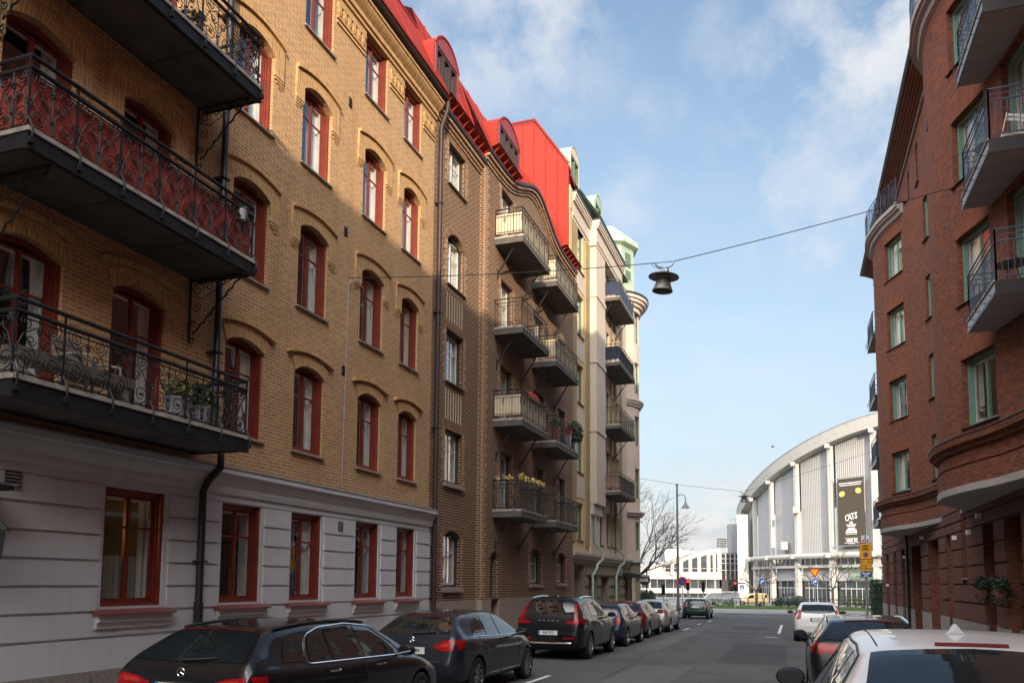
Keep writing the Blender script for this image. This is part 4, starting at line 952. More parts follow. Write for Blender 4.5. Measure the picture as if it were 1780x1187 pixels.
# eaves
mb = MB()
for z0, z1, d in ((21.45, 21.52, 0.05), (21.86, 21.93, 0.12), (21.93, 21.98, 0.24), (21.98, 22.03, 0.36), (22.03, 22.08, 0.48), (22.08, 22.13, 0.60)):
    mb.prism([(3.0, z0), (55.45, z0), (55.45, z1 - 0.004), (3.0, z1 - 0.004)], -0.05, d, PF)
y = 3.2
while y < 55:
    mb.prism([(y, 21.58), (y + 0.09, 21.58), (y + 0.09, 21.86), (y, 21.86)], 0, 0.08, PF); y += 0.26
mb.obj('cornice', M['brickR'], br)
mb = MB()
for z, d in ((21.93, 0.12), (21.98, 0.24), (22.03, 0.36), (22.08, 0.48), (22.128, 0.60)): mb.mark(); mb.prism([(3.0, z - 0.045), (55.4, z - 0.045), (55.4, z - 0.006), (3.0, z - 0.006)], d - 0.03, d + 0.03, PF)
mb.objs('cornice_moulding', plain('brown moulding', (0.30, 0.15, 0.085), 0.8), br)
mb = MB(); mb.prism([(0.0, 22.13), (0.74, 22.13), (0.82, 22.2), (0.82, 22.3), (0.0, 22.31)], 2.8, 55.5, lambda u, v, d: (XR - u, d, v)); mb.obj('gutter', M['brownmetal'], br)
mb = MB(); mb.quad((XR - 0.72, 2.8, 22.32), (XR - 0.72, 55.5, 22.32), (12.5, 55.5, 25.0), (12.5, 2.8, 25.0)); mb.quad((12.5, 2.8, 25.0), (12.5, 55.5, 25.0), (20, 55.5, 21.4), (20, 2.8, 21.4)); mb.poly([(XR - 0.72, 2.8, 22.32), (12.5, 2.8, 25), (20, 2.8, 22.32)]); mb.poly([(XR - 0.72, 55.5, 22.32), (12.5, 55.5, 25), (20, 55.5, 22.32)]); mb.quad((20, 40, 22), (34, 40, 22), (34, 55.5, 22), (20, 55.5, 22)); mb.obj('roof', M['brownmetal'], br)
mb = MB(); mb.tube([(XR - 0.08, 55.0, 21.56), (XR - 0.08, 22, 21.56)], 0.022, 5); mb.obj('conduit', M['pot'], br)
# separate lower building behind the camera, unseen; its eaves set the shadow line opposite
mb = MB(); WZ = 18.3
wo = [(y, y + 1.5, z, z + 1.75, 0) for y in range(-56, 0, 4) for z in (5.2, 8.4, 11.6, 14.7)]
facade(mb, -60, 3.0, 4.56, WZ, wo, PF, 0, 0.2); mb.box(XR + 0.5, 19, -60, 2.99, -0.8, WZ - 0.1); mb.obj('neighbour_house', M['brickR'], br)
mb = MB()
for a, b, c, e, r in wo: mb.quad((XR + 0.2, a, c), (XR + 0.2, b, c), (XR + 0.2, b, e), (XR + 0.2, a, e))
mb.obj('offcamera_glazing', M['glassd'], br)
mb = MB(); mb.prism([(-0.35, WZ), (-0.35, WZ + 0.2), (7, WZ + 2.2), (14.5, WZ + 0.2), (14.5, WZ)], -60, 2.99, lambda u, v, d: (XR + u, d, v)); mb.obj('neighbour_roof', M['brownmetal'], br)
mb = MB(); mb.box(-14, 20, -76, -70, -0.8, 13); mb.obj('street_end_house', M['brickRdk'], br)  # unseen building closing the street, added to darken the car reflections
mb = MB()
for x in range(-12, 18, 3):
    for z in (1.2, 4.4, 7.6, 10.6): mb.box(x, x + 1.3, -70, -69.97, z, z + 1.7)
mb.obj('offcamera_glazing', M['glassd'], br)
# ground floor
opsG = [(51.4, 53.2), (47.85, 49.2), (44.35, 45.7), (39.05, 41.9), (34.5, 37.1), (32.0, 33.05), (25.5, 26.85), (22.6, 24.3), (19.6, 20.9), (14, 15.4), (8, 9.4)]
oG = [(a, b, -0.8, 3.8, 0) for a, b in opsG] + [(29.3, 30.0, 2.25, 4.25, 0)]
mb = MB(); facade(mb, -60, 55.4, -0.8, 4.56, oG, PF, 0, 0.45)
zz = [0.85, 1.44, 2.03, 2.62, 3.21, 3.80]
ed = sorted(q for o in opsG for q in o)
edges = [-60] + ed + [55.42]
for k in range(5):
    z0, z1 = zz[k] + 0.03, zz[k + 1] - 0.03
    for i in range(0, len(edges), 2):
        a, b = edges[i], edges[i + 1]
        if b - a < 0.15: continue
        if a < 29.3 < b and z1 > 2.2:
            for q in ((a, 29.24), (30.06, b)): mb.prism([(q[0], z0), (q[1], z0), (q[1], z1), (q[0], z1)], -0.02, 0.07, PF)
        else: mb.prism([(a - 0.001, z0), (b + 0.001, z0), (b + 0.001, z1), (a - 0.001, z1)], -0.02, 0.07, PF)
for z0, z1 in ((3.83, 4.13), (4.19, 4.5)):
    for q in ((-60, 29.24), (30.06, 55.42)): mb.prism([(q[0], z0), (q[1], z0), (q[1], z1), (q[0], z1)], -0.02, 0.06, PF)
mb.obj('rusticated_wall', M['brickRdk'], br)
mb = MB()
for a, b in ((25.5, 26.85), (22.6, 24.3), (19.6, 20.9), (14, 15.4), (8, 9.4)):
    mb.mark(); mb.quad((XR + 0.3, a, -0.8), (XR + 0.3, b, -0.8), (XR + 0.3, b, 3.8), (XR + 0.3, a, 3.8))
    for k in range(5): mb.prism([(a + 0.001, zz[k] + 0.03), (b - 0.001, zz[k] + 0.03), (b - 0.001, zz[k + 1] - 0.03 - 0.5 * (k == 4)), (a + 0.001, zz[k + 1] - 0.03 - 0.5 * (k == 4))], -0.31, -0.24, PF)
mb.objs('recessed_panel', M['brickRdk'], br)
mb = MB()
for i in range(0, len(edges), 2): mb.mark(); mb.prism([(edges[i], -0.8), (edges[i + 1], -0.8), (edges[i + 1], 0.85), (edges[i], 0.85)], -0.02, 0.09, PF)
for a, b in ((25.5, 26.85), (22.6, 24.3), (19.6, 20.9)): mb.mark(); mb.prism([(a, -0.8), (b, -0.8), (b, 0.85), (a, 0.85)], -0.31, -0.2, PF)
mb.objs('granite_base', M['granite'], br)
for a, b in ((51.4, 53.2), (47.85, 49.2), (44.35, 45.7), (32.0, 33.05)):
    window(br, 'brown', (XR + 0.25, (a + b) / 2, 0.9), RR, b - a, 2.9, 0, 0.1, 0.75, 0, True, None)
for a, b in ((39.05, 41.9), (34.5, 37.1)):
    mb = MB(); w = b - a; mb.box(-0.04, 0.04, -w / 2, w / 2, 0, 4.0, 0)
    for sy in (-1, 1): mb.box(-0.1, 0.02, sy * w / 2, sy * (w / 2 - 0.1), 0, 4.0, 1)
    for sy in (-1, 1):
        for z0, z1 in ((0.3, 1.1), (1.3, 2.4)): mb.box(-0.06, -0.04, sy * 0.12, sy * (w / 2 - 0.2), z0, z1, 1)
        mb.box(-0.055, -0.04, sy * 0.06, sy * (w / 2 - 0.2), 2.75, 3.7, 2)
    d = mb.obj('door', [M['brownmetal'], M['redsill'], M['glassd']], br, loc=(XR + 0.42, (a + b) / 2, -0.25)); q = MB(); q.bar((-0.1, -0.1, 0.9), (-0.1, -0.1, 1.4), 0.03); q.obj('handle', M['steel'], d)
window(br, 'brown', (XR, 29.65, 2.25), RR, 0.7, 2.0, 0, 0.12, 0, 0, False, sill_mesh(0.7, M['granite'], 0.05, 0.12, 0.06))
mb = MB(); mb.tube([(XR - 0.2, 42.6, 4.4), (XR - 0.22, 42.6, 4.25), (XR - 0.16, 42.75, 3.9), (XR - 0.16, 42.75, -0.3)], 0.07, 8)
for z in (1.0, 3.0): mb.box(XR - 0.25, XR, 42.65, 42.85, z, z + 0.04)
mb.obj('downpipe', M['gutter'], br, angle=40)
mb = MB()
for y, z in ((30.85, 3.55), (28.5, 3.6), (27.0, 4.0), (38.2, 3.95), (44.0, 3.3), (52.0, 1.9)):
    mb.mark(); mb.box(XR - 0.2, XR - 0.06, y - 0.06, y + 0.06, z, z + 0.14)
mb.objs('wall_fitting', M['swhite'], br)
mb = MB()
for u, z in ((17.9, 8.9), (20.9, 8.4), (20.85, 11.7), (24.9, 15.2), (26.3, 8.0), (26.6, 11.6), (33.0, 10.8)): p = PB(u, z, 0.01); mb.mark(); mb.box(p[0] - 0.012, p[0] + 0.1, p[1] - 0.09, p[1] + 0.09, z, z + 0.2)
mb.objs('vent_slot', M['black'], br)
# balconies at the bays' flanks
def flank_balcony(y0, y1, xf, zb, th=0.3, H=1.42):
    xs = lambda y: Xr(y) + 0.03
    mb = MB(); n = 10; ys = [y0 + (y1 - y0) * i / n for i in range(n + 1)]
    F0 = [(xf, y, zb) for y in ys]; F1 = [(xf, y, zb + th) for y in ys]; B0 = [(xs(y), y, zb) for y in ys]; B1 = [(xs(y), y, zb + th) for y in ys]
    mb.strip(B0, F0, 0); mb.strip(F1, B1, 2); mb.strip(F0, F1, 1)
    for i in (0, -1): mb.quad(F0[i], B0[i], B1[i], F1[i], 3)
    mb.box(xf - 0.03, xf, y0 - 0.02, y1 + 0.02, zb + th - 0.03, zb + th + 0.01, 2); mb.box(xf - 0.02, xf - 0.001, y0, y1, zb - 0.02, zb + 0.05, 3); mb.box(xf, xs(y0), y0 - 0.02, y0 - 0.001, zb - 0.02, zb + 0.05, 3)
    bo = mb.obj('balcony', [M['soffit'], M['steel'], M['slabedge'], M['gutter']], br)
    r = MB()
    path = lambda z: [(xs(y0), y0 + 0.04, z), (xf + 0.04, y0 + 0.04, z), (xf + 0.04, y1 - 0.04, z), (xs(y1), y1 - 0.04, z)]
    for z, q in ((zb + H, 0.022), (zb + H - 0.13, 0.014), (zb + H - 0.26, 0.02), (zb + th + 0.1, 0.018)): r.tube(path(z), q, 6)
    for (a, b) in zip(path(0)[:-1], path(0)[1:]):
        ln = math.hypot(b[0] - a[0], b[1] - a[1]); n = max(2, int(ln / 0.105))
        for i in range(n + 1):
            t = i / n; x, y = a[0] + (b[0] - a[0]) * t, a[1] + (b[1] - a[1]) * t
            r.bar((x, y, zb + th + 0.1 if i not in (0, n) else zb + th), (x, y, zb + H - 0.26 if i not in (0, n) else zb + H), 0.013 if i not in (0, n) else 0.03)
            if i % 2: r.tube([(x, y, zb + H - 0.52), (x, y, zb + H - 0.49), (x, y, zb + H - 0.46)], [0.006, 0.018, 0.006], 5)
    y = y0 + 0.3
    while y < y1: r.tube([(xf + 0.04, y, zb + th + 0.1), (xf - 0.12, y, zb + th + 0.06), (xf - 0.10, y, zb + 0.1), (xf, y, zb + 0.08)], 0.010, 4); y += 0.55
    r.obj('railing', M['ironbl'], bo); return bo
for z in (8.05, 11.15, 14.3): flank_balcony(18.6, 21.35, 4.12, z)
for z in (4.95, 8.1, 11.3, 14.5): flank_balcony(43.6, 46.4, 4.1, z)
def bay_top(a, b, nm):
    mb = MB(); n = 40; us = [a + (b - a) * i / n for i in range(n + 1)]
    prof = [(0.0, 18.0), (0.10, 18.05), (0.14, 18.2), (0.26, 18.24), (0.26, 18.32), (0.34, 18.34), (0.34, 18.52)]
    for (d0, z0), (d1, z1) in zip(prof[:-1], prof[1:]): mb.strip([PB(u, z0, d0) for u in us], [PB(u, z1, d1) for u in us], 0)
    mb.strip([PB(u, 18.52, 0.34) for u in us], [(XR + 0.02, PB(u, 0, 0)[1], 18.52) for u in us], 0)
    for u in (a, b): mb.poly([PB(u, z, d) for d, z in prof] + [PB(u, 18.52, 0.0)])
    bo = mb.obj('balcony', [M['soffit']], br); r = MB()
    for z, q in ((19.62, 0.022), (19.45, 0.015), (18.68, 0.015)): r.tube([PB(u, z, 0.28) for u in us], q, 6)
    k = 0; u = a
    while u <= b:
        p = PB(u, 0, 0.28); big = k % 5 == 0
        r.bar((p[0], p[1], 18.52 if big else 18.68), (p[0], p[1], 19.62 if big else 19.45), 0.03 if big else 0.014)
        if k % 5 in (2, 3): r.bar((p[0], p[1], 18.85), (p[0], p[1], 19.3), 0.05, 0.02)
        if k % 5 == 2:
            for zq in (18.88, 19.28): r.bar(PB(u, zq, 0.28), PB(u + 0.14, zq, 0.28), 0.03)
        k += 1; u += 0.14
    r.obj('railing', M['ironbl'], bo)
bay_top(19.5, 29.2, 0); bay_top(36.9, 44.4, 1)
# ================================================================ ground
def strip_sheet(name, x0, x1, y0, y1, dz, mat, ny=24, kind='structure', thick=None):
    mb = MB(); ys = [y0 + (y1 - y0) * i / ny for i in range(ny + 1)]
    mb.strip([(x0, y, G(y) + dz) for y in ys], [(x1, y, G(y) + dz) for y in ys])
    if thick:
        mb.strip([(x0, y, G(y) + dz) for y in ys], [(x0, y, G(y) + dz - thick) for y in ys]); mb.strip([(x1, y, G(y) + dz) for y in ys], [(x1, y, G(y) + dz - thick) for y in ys])
        for y in (y0, y1): mb.quad((x0, y, G(y) + dz), (x1, y, G(y) + dz), (x1, y, G(y) + dz - thick), (x0, y, G(y) + dz - thick))
    return mb.obj(name, mat, None, kind=kind)
mb = MB(); ys = [-400, -60] + [-60 + 10 * i for i in range(1, 20)] + [600, 2500]
mb.strip([(-2500, y, G(y) - 0.02) for y in ys], [(2500, y, G(y) - 0.02) for y in ys]); mb.obj('ground', M['paving'], None, kind='structure')
KL, KR = -7.1, 2.45
strip_sheet('road', KL, KR, -60, 58, 0.0, M['asphalt'])
strip_sheet('cross_road', -120, 120, 57.99, 66.5, 0.004, M['asphalt'])
strip_sheet('pavement', -10.2, KL - 0.15, -60, 56, 0.12, M['paving'], thick=0.3)
strip_sheet('pavement', KR + 0.15, 6.2, -60, 56.5, 0.12, M['paving'], thick=0.3)
strip_sheet('kerb', KL - 0.15, KL, -60, 56, 0.125, M['kerb'], thick=0.3); strip_sheet('kerb', KR, KR + 0.15, -60, 56.5, 0.125, M['kerb'], thick=0.3)
strip_sheet('median_paving', -110, 70, 66.5, 84, 0.10, M['setts'], thick=0.3)
strip_sheet('lawn_ground', -9, 70, 84, 98, 0.14, M['grass'], thick=0.3)
strip_sheet('far_road', -130, 130, 99, 116, 0.006, M['asphalt'])
for x0, y0, w, l in ((-4.9, 37.8, 0.12, 2.2), (-4.9, 49.3, 0.12, 2.0), (-0.70, 36.5, 0.13, 10.5), (-1.1, 33.6, 0.5, 0.25), (-5.0, 44.5, 0.12, 1.6), (-4.9, 14.4, 0.10, 1.8)):
    strip_sheet('road_marking', x0, x0 + w, y0, y0 + l, 0.005, M['linew'], 2)
tar = asphalt('fresh tar patch', (0.045, 0.044, 0.046), 0.2); old = asphalt('old worn asphalt', (0.092, 0.089, 0.088), 0.3)
for x0, x1, y0, y1, mt in ((-3.6, -2.3, 8.0, 19.5, old), (-1.9, -0.2, 21.0, 29.0, tar), (-4.6, -3.9, 24, 46, old), (-0.6, 0.1, 8.5, 13.5, tar), (-3.0, -1.2, 40.0, 43.5, tar)): strip_sheet('road_patch', x0, x1, y0, y1, 0.004, mt, 8)
for x in (KL + 0.0, KR - 0.32): strip_sheet('gutter_strip', x, x + 0.32, -20, 56, 0.006, asphalt('gutter grit', (0.05, 0.047, 0.043), 0.6), 30)
strip_sheet('road_patch', KL, KR, 36.6, 37.1, 0.008, plain('worn red asphalt', (0.085, 0.06, 0.055), 0.85, var=0.3, scale=5), 2)
def wheel_free(): pass
# grass blades over the lawn: nobody could count them
mb = MB(); rg = random.Random(2)
for _ in range(9000):
    x, y = rg.uniform(-8.9, 12), rg.uniform(84.1, 97.9); a = rg.uniform(0, PI); h = rg.uniform(0.06, 0.16); w = 0.05
    z = G(y) + 0.14; mb.add([(x - w * math.cos(a), y - w * math.sin(a), z), (x + w * math.cos(a), y + w * math.sin(a), z), (x + rg.uniform(-.05, .05), y, z + h)], [(0, 1, 2)])
mb.obj('grass', M['grass'], None, kind='stuff', label='short green lawn in front of the fence', cat='grass')
# ================================================================ arena
th_f = math.radians(19.4075); fC, fS = math.cos(th_f), math.sin(th_f)
def DZ(px, D): return (px - 890) / 1384 * D
def DL(D, Lt): return (Lt * fC - D * fS, Lt * fS + D * fC)
ACX, ACY = DL(144.676, 94.182); AR = 50.0
def AP(th, r=0.0):
    D = 144.676 - (AR + r) * math.cos(th); Lt = 94.182 - (AR + r) * math.sin(th); return DL(D, Lt)
ar = thing('arena', 'large white round arena with ribbed grey cladding and white columns', 'arena', (ACX, ACY, 0))
def A3(th, z, r=0.0): x, y = AP(th, r); return (x - ACX, y - ACY, z)
topz = pchip([(-0.2, 24.0), (0.3, 25.4), (0.7, 25.4), (0.96, 24.75), (1.11, 23.5), (1.26, 21.7), (1.41, 19.6), (1.56, 17.4), (1.71, 15.3), (1.9, 13.8), (2.2, 13.2)])
ths = [0.96 + 0.15 * k for k in range(-6, 8)]
ZB = -1.3
mbA, mbB = MB(), MB()
for k in range(len(ths) - 1):
    a, b = ths[k] + 0.012, ths[k + 1] - 0.012; n = 34
    tgt = mbB if k in (8, 9) else mbA
    tgt.mark()
    for z0, top in ((6.9, True), (2.75, False)):
        A, B = [], []
        for i in range(n * 2 + 1):
            t = a + (b - a) * i / (2 * n); r = -0.35 + (0.09 if (i // 2) % 2 else 0.0)
            A.append(A3(t, z0, r)); B.append(A3(t, topz(t) - 0.3 if top else 4.75, r))
        tgt.strip(A, B)
mbA.objs('cladding', M['clad'], ar); mbB.objs('cladding', M['clad2'], ar)
for k, t in enumerate(ths):
    mb = MB(); w = 0.62; x, y = AP(t); ux, uy = -(AP(t + .01)[0] - x), -(AP(t + .01)[1] - y); q = math.hypot(ux, uy); ux, uy = ux / q, uy / q; nx, ny = AP(t, 1)[0] - x, AP(t, 1)[1] - y
    zt = topz(t)
    for z0, z1, w, d in ((ZB, 6.7, 0.52, 0.45), (6.7, zt - 0.15, 0.42, 0.4)):
        p = []
        for z in (z0, z1):
            for su, sn in ((-1, -0.6), (1, -0.6), (1, 1), (-1, 1)): p.append((x - ACX + ux * w * su * 0.8 + nx * d * sn, y - ACY + uy * w * su * 0.8 + ny * d * sn, z))
        mb.add(p, [(0, 1, 2, 3), (4, 5, 6, 7)] + [(i, (i + 1) % 4, 4 + (i + 1) % 4, 4 + i) for i in range(4)])
    mb.box(x - ACX + nx * 0.7 - 0.35, x - ACX + nx * 0.7 + 0.35, y - ACY + ny * 0.7 - 0.35, y - ACY + ny * 0.7 + 0.35, zt - 0.5, zt + 0.1)
    mb.obj('column', M['arenaw'], ar)
def asweep(mb, prof, m=0, t0=-0.0, t1=2.0, n=80):
    T = [t0 + (t1 - t0) * i / n for i in range(n + 1)]
    for (r0, z0), (r1, z1) in zip(prof[:-1], prof[1:]): mb.strip([A3(t, z0(t) if callable(z0) else z0, r0) for t in T], [A3(t, z1(t) if callable(z1) else z1, r1) for t in T], m)
tz = lambda o: (lambda t: topz(t) + o)
mb = MB(); asweep(mb, [(-0.6, tz(-0.1)), (0.8, tz(0.05)), (1.0, tz(0.12)), (1.15, tz(2.0))]); mb.obj('fascia', M['fascia'], ar)
mb = MB(); asweep(mb, [(1.2, tz(2.0)), (1.2, tz(2.12)), (0, tz(2.12)), (-AR, 20)]); mb.obj('roof', M['steel'], ar)
mb = MB(); 
T = [0.05 + 1.75 * i / 60 for i in range(61)]; mb.tube([A3(t, 6.35, 0.9) for t in T], 0.42, 8)
asweep(mb, [(-0.4, 4.55), (0.5, 4.55), (0.5, 4.95), (-0.4, 4.95)], 0, 0.0, 1.8)
for t in ths: mb.lathe([(0, -0.3), (0.6, -0.3), (0.6, 0.3), (0, 0.3)], 10, A3(t, 6.35, 0.95))
mb.obj('beam', M['officew'], ar)
mb = MB(); asweep(mb, [(-0.3, 4.95), (-0.3, 6.2)], 0, 0.0, 1.75); asweep(mb, [(-0.5, ZB), (-0.5, 2.75)], 0, 0.0, 1.75); mb.obj('glazing', M['glassd'], ar)
mb = MB()
for k in range(len(ths) - 1):
    for i in range(1, 6):
        t = ths[k] + 0.15 * i / 6; mb.bar(A3(t, 4.95, -0.25), A3(t, 6.3, -0.25), 0.14)
    for i in (2, 3, 4, 5, 6):
        t = ths[k] + 0.15 * i / 8; mb.bar(A3(t, ZB, -0.42), A3(t, 1.5 if i in (3, 5) else 2.75, -0.42), 0.10)
    mb.bar(A3(ths[k] + 0.02, 1.35, -0.4), A3(ths[k] + 0.13, 1.35, -0.4), 0.18); mb.bar(A3(ths[k] + 0.01, 2.7, -0.35), A3(ths[k] + 0.14, 2.7, -0.35), 0.4)
mb.obj('mullions', M['clad'], ar)
def acurve_text(body, size, th, z, r, mat, name, xs=1.0):
    x, y = AP(th, r); e = AP(th + .01, r); rz = math.atan2(y - e[1], x - e[0])
    return link(name, text_mesh(body, size, mat, 'CENTER', 0.02, 0.0, xs), ar, (x - ACX, y - ACY, z), rz)
acurve_text('ESPRESSO\nHOUSE', 1.25, 1.005, 3.75, 0.3, M['esp'], 'shop_lettering')
mb = MB()
for t, z, s in ((1.255, 13.4, 0.9), (1.32, 7.6, 1.1)):
    p = A3(t, z, 0.5); mb.mark(); mb.box(p[0] - s / 2, p[0] + s / 2, p[1] - 0.9, p[1] + 0.5, z, z + s * 1.2)
mb.objs('ventilation_box', M['clad'], ar)
px_, py_ = DL(146, DZ(1292, 146)); mb = MB(); mb.box(px_ - ACX - 0.95, px_ - ACX + 0.95, py_ - ACY - 0.6, py_ - ACY + 2.5, ZB, 14.6); mb.obj('corner_pier', M['arenaw'], ar)
# poster hung on the cladding
pt = 0.905 + 0.128
x, y = AP(pt, 0.55); e = AP(pt + .01, 0.55); rz = math.atan2(y - e[1], x - e[0])
pw, ph = 4.5, 10.0
po = thing('poster', 'tall dark brown show poster with white lettering hung on the arena wall', 'poster', (x, y, 7.85), rz)
mb = MB(); mb.box(-pw / 2, pw / 2, 0, 0.12, 0, ph); mb.obj('board', M['poster'], po)
mb = MB()
for cx, cz, a in ((-1.45, 7.75, 0.25), (1.35, 8.05, -0.35)):
    mb.mark(); n = 18; pts = [(cx + 0.52 * math.cos(2 * PI * i / n) * math.cos(a) - 0.42 * math.sin(2 * PI * i / n) * math.sin(a), cz + 0.52 * math.cos(2 * PI * i / n) * math.sin(a) + 0.42 * math.sin(2 * PI * i / n) * math.cos(a)) for i in range(n)]
    mb.prism(pts, -0.03, -0.004, lambda u, v, d: (u, d, v))
mb.objs('yellow_oval', M['pyellow'], po)
for i, c in enumerate('CATS'):
    link('title_letter', text_mesh(c, 1.35, M['pwhite'], 'CENTER', 0.012, 0.02, 0.72), po, (-0.72 + 0.52 * i, -0.02, 4.05 + 0.1 * i)).rotation_euler = (0, [0.12, -0.06, -0.1, 0.05][i], 0)
mb = MB(); rg = random.Random(4)
for z, w, h in ((9.25, 3.9, 0.16), (8.95, 3.6, 0.14), (3.2, 0.5, 0.3), (2.95, 1.7, 0.15), (2.75, 1.3, 0.13), (2.35, 1.2, 0.24), (2.08, 1.7, 0.24), (1.8, 2.0, 0.22), (1.58, 1.9, 0.1), (0.95, 2.2, 0.1), (0.6, 0.0, 0), (0.3, 2.4, 0.1), (0.18, 1.1, 0.08)):
    x0 = -w / 2
    while x0 < w / 2 - 0.05:
        l = rg.uniform(0.10, 0.34) * (h / 0.15 if h else 1); mb.box(x0, min(x0 + l, w / 2), -0.015, -0.004, z, z + h); x0 += l + 0.07
mb.box(-0.85, 0.15, -0.015, -0.004, 0.55, 0.85); mb.box(0.4, 0.95, -0.015, -0.004, 0.55, 0.85)
mb.obj('small_print', M['pwhite'], po)
mb = MB()
for z in (-0.1, ph + 0.1): mb.mark(); mb.box(-pw / 2 - 0.9, pw / 2 + 0.9, -0.1, 0.05, z - 0.06, z + 0.06)
mb.objs('hanging_rail', M['steel'], po)
# ================================================================ white office building beyond the junction
wx, wy = DL(150, DZ(1200, 150))
wb = thing('office_building', 'low white office building with a swooping roofline and strip windows beyond the junction', 'building', (wx, wy, 0), math.atan2(fS, fC))
k = 150 / 1384; U = lambda px: (px - 1200) * k; V = lambda py: 2 + (1009.5 - py) * k
prof = [(1010, 985), (1120, 985), (1150, 976), (1178, 968), (1200, 961), (1225, 953.5), (1240, 950), (1250, 949.5), (1254, 954)]
pts = [(U(1010), V(1003))] + [(U(a), V(b)) for a, b in prof] + [(U(1254), V(1003))]
PW = lambda u, v, d: (u, -d, v)
wins = [(1157, 1166, 979, 980), (1172, 1181, 974, 977), (1187.5, 1197, 970, 973), (1203, 1212.5, 966, 968), (1218.5, 1228.5, 962, 964), (1235, 1239, 960, 961), (1244.5, 1247, 958.5, 959)]
mb = MB(); mb.prism(pts, -14, 0, PW); mb.prism([(U(1010), V(1027)), (U(1253), V(1027)), (U(1253), V(1018.5)), (U(1010), V(1018.5))], -14, 0.2, PW)
mb.obj('wall', M['officew'], wb)
mb = MB(); mb.mark(); mb.prism([(U(1010), V(1018.5)), (U(1252), V(1018.5)), (U(1252), V(1003)), (U(1010), V(1003))], -13, -0.6, PW); mb.mark(); mb.prism([(U(1010), V(1043)), (U(1252), V(1043)), (U(1252), V(1027)), (U(1010), V(1027))], -13, -0.8, PW)
mb.objs('strip_window', M['glassd'], wb)
mb = MB()
for i in range(17):
    u = U(1015 + i * 14.2); w = 0.12 if i % 4 else 0.4; mb.box(u, u + w, 0.5, 0.62, V(1018.5), V(1003)); mb.box(u, u + w, 0.7, 0.82, V(1043), V(1027))
mb.obj('mullions', M['lampgrey'], wb)
for a, b, y0, y1 in wins:
    mb = MB(); mb.prism([(U(a), V(990)), (U(b), V(990)), (U(b), V(y0 - (2 if b - a > 5 else 0))), (U(a), V(y1))], -0.02, 0.03, PW); mb.prism([(U(a), V(984.5)), (U(b), V(984.5)), (U(b), V(983.7)), (U(a), V(983.7))], 0.03, 0.06, PW, 1); mb.obj('window', [M['glassd'], M['officew']], wb)
mb = MB()
for i in range(13): u = U(1152 + i * 8.3); mb.box(u, u + 0.05, -0.02, 0.0, V(1002.5), V(992))
mb.obj('panel_joint', M['clad'], wb)
mb = MB(); mb.prism([(U(1172), V(948)), (U(1180), V(946.5)), (U(1230), V(951.5)), (U(1222), V(956)), (U(1180), V(972)), (U(1172), V(972))], -13.9, -9.0, PW); mb.obj('roof', M['steel'], wb)
mb = MB(); mb.box(U(1255), U(1290), 1.5, 12, V(1043), V(956), 0)
for px in (1256, 1264, 1272, 1280): mb.box(U(px), U(px) + 0.2, 1.3, 1.5, V(1005), V(958), 1)
for py in (957, 966, 974, 986, 1003): mb.box(U(1255), U(1290), 1.28, 1.5, V(py + 1.2), V(py), 1)
mb.box(U(1255), U(1290), 0.5, 1.4, V(1003), V(1026), 2)
mb.obj('glazed_link', [M['glassd'], M['officew'], M['black']], wb)
# floodlight mast and chimney-like tower behind
fx, fy = DL(210, DZ(1258, 210)); q = 210 / 1384
fl = thing('floodlight_mast', 'stadium floodlight rack standing behind the white office roof', 'floodlight', (fx, fy, G(200)), math.atan2(fS, fC))
mb = MB(); zc = 2 - G(200) + (1012 - 942) * q
for r in range(5):
    for c in range(8): mb.box(-1.5 + c * 0.42 - 0.16, -1.5 + c * 0.42 + 0.16, -0.15, 0.15, zc - 1.0 + r * 0.5 - 0.16, zc - 1.0 + r * 0.5 + 0.16)
mb.obj('lamp_rack', M['black'], fl)
mb = MB()
for x in (-1.0, 0.9): mb.bar((x, 0.2, 0), (x, 0.2, zc + 1.2), 0.2)
mb.obj('frame', M['steel'], fl)
hx, hy = DL(165, DZ(1279, 165)); mb = MB(); mb.box(-0.9, 0.9, 0, 3, 0, 15.5)
for x in (-0.8, 0, 0.8): mb.bar((x, 0.1, 15.5), (x, 0.1, 16.6), 0.08)
mb.box(-0.9, 0.9, -0.02, 0.05, 16.5, 16.6)
mb.obj('service_tower', M['clad2'], None, loc=(hx, hy, -1.2), rotz=math.atan2(fS, fC), label='narrow grey service tower with a railing beside the arena', cat='tower')
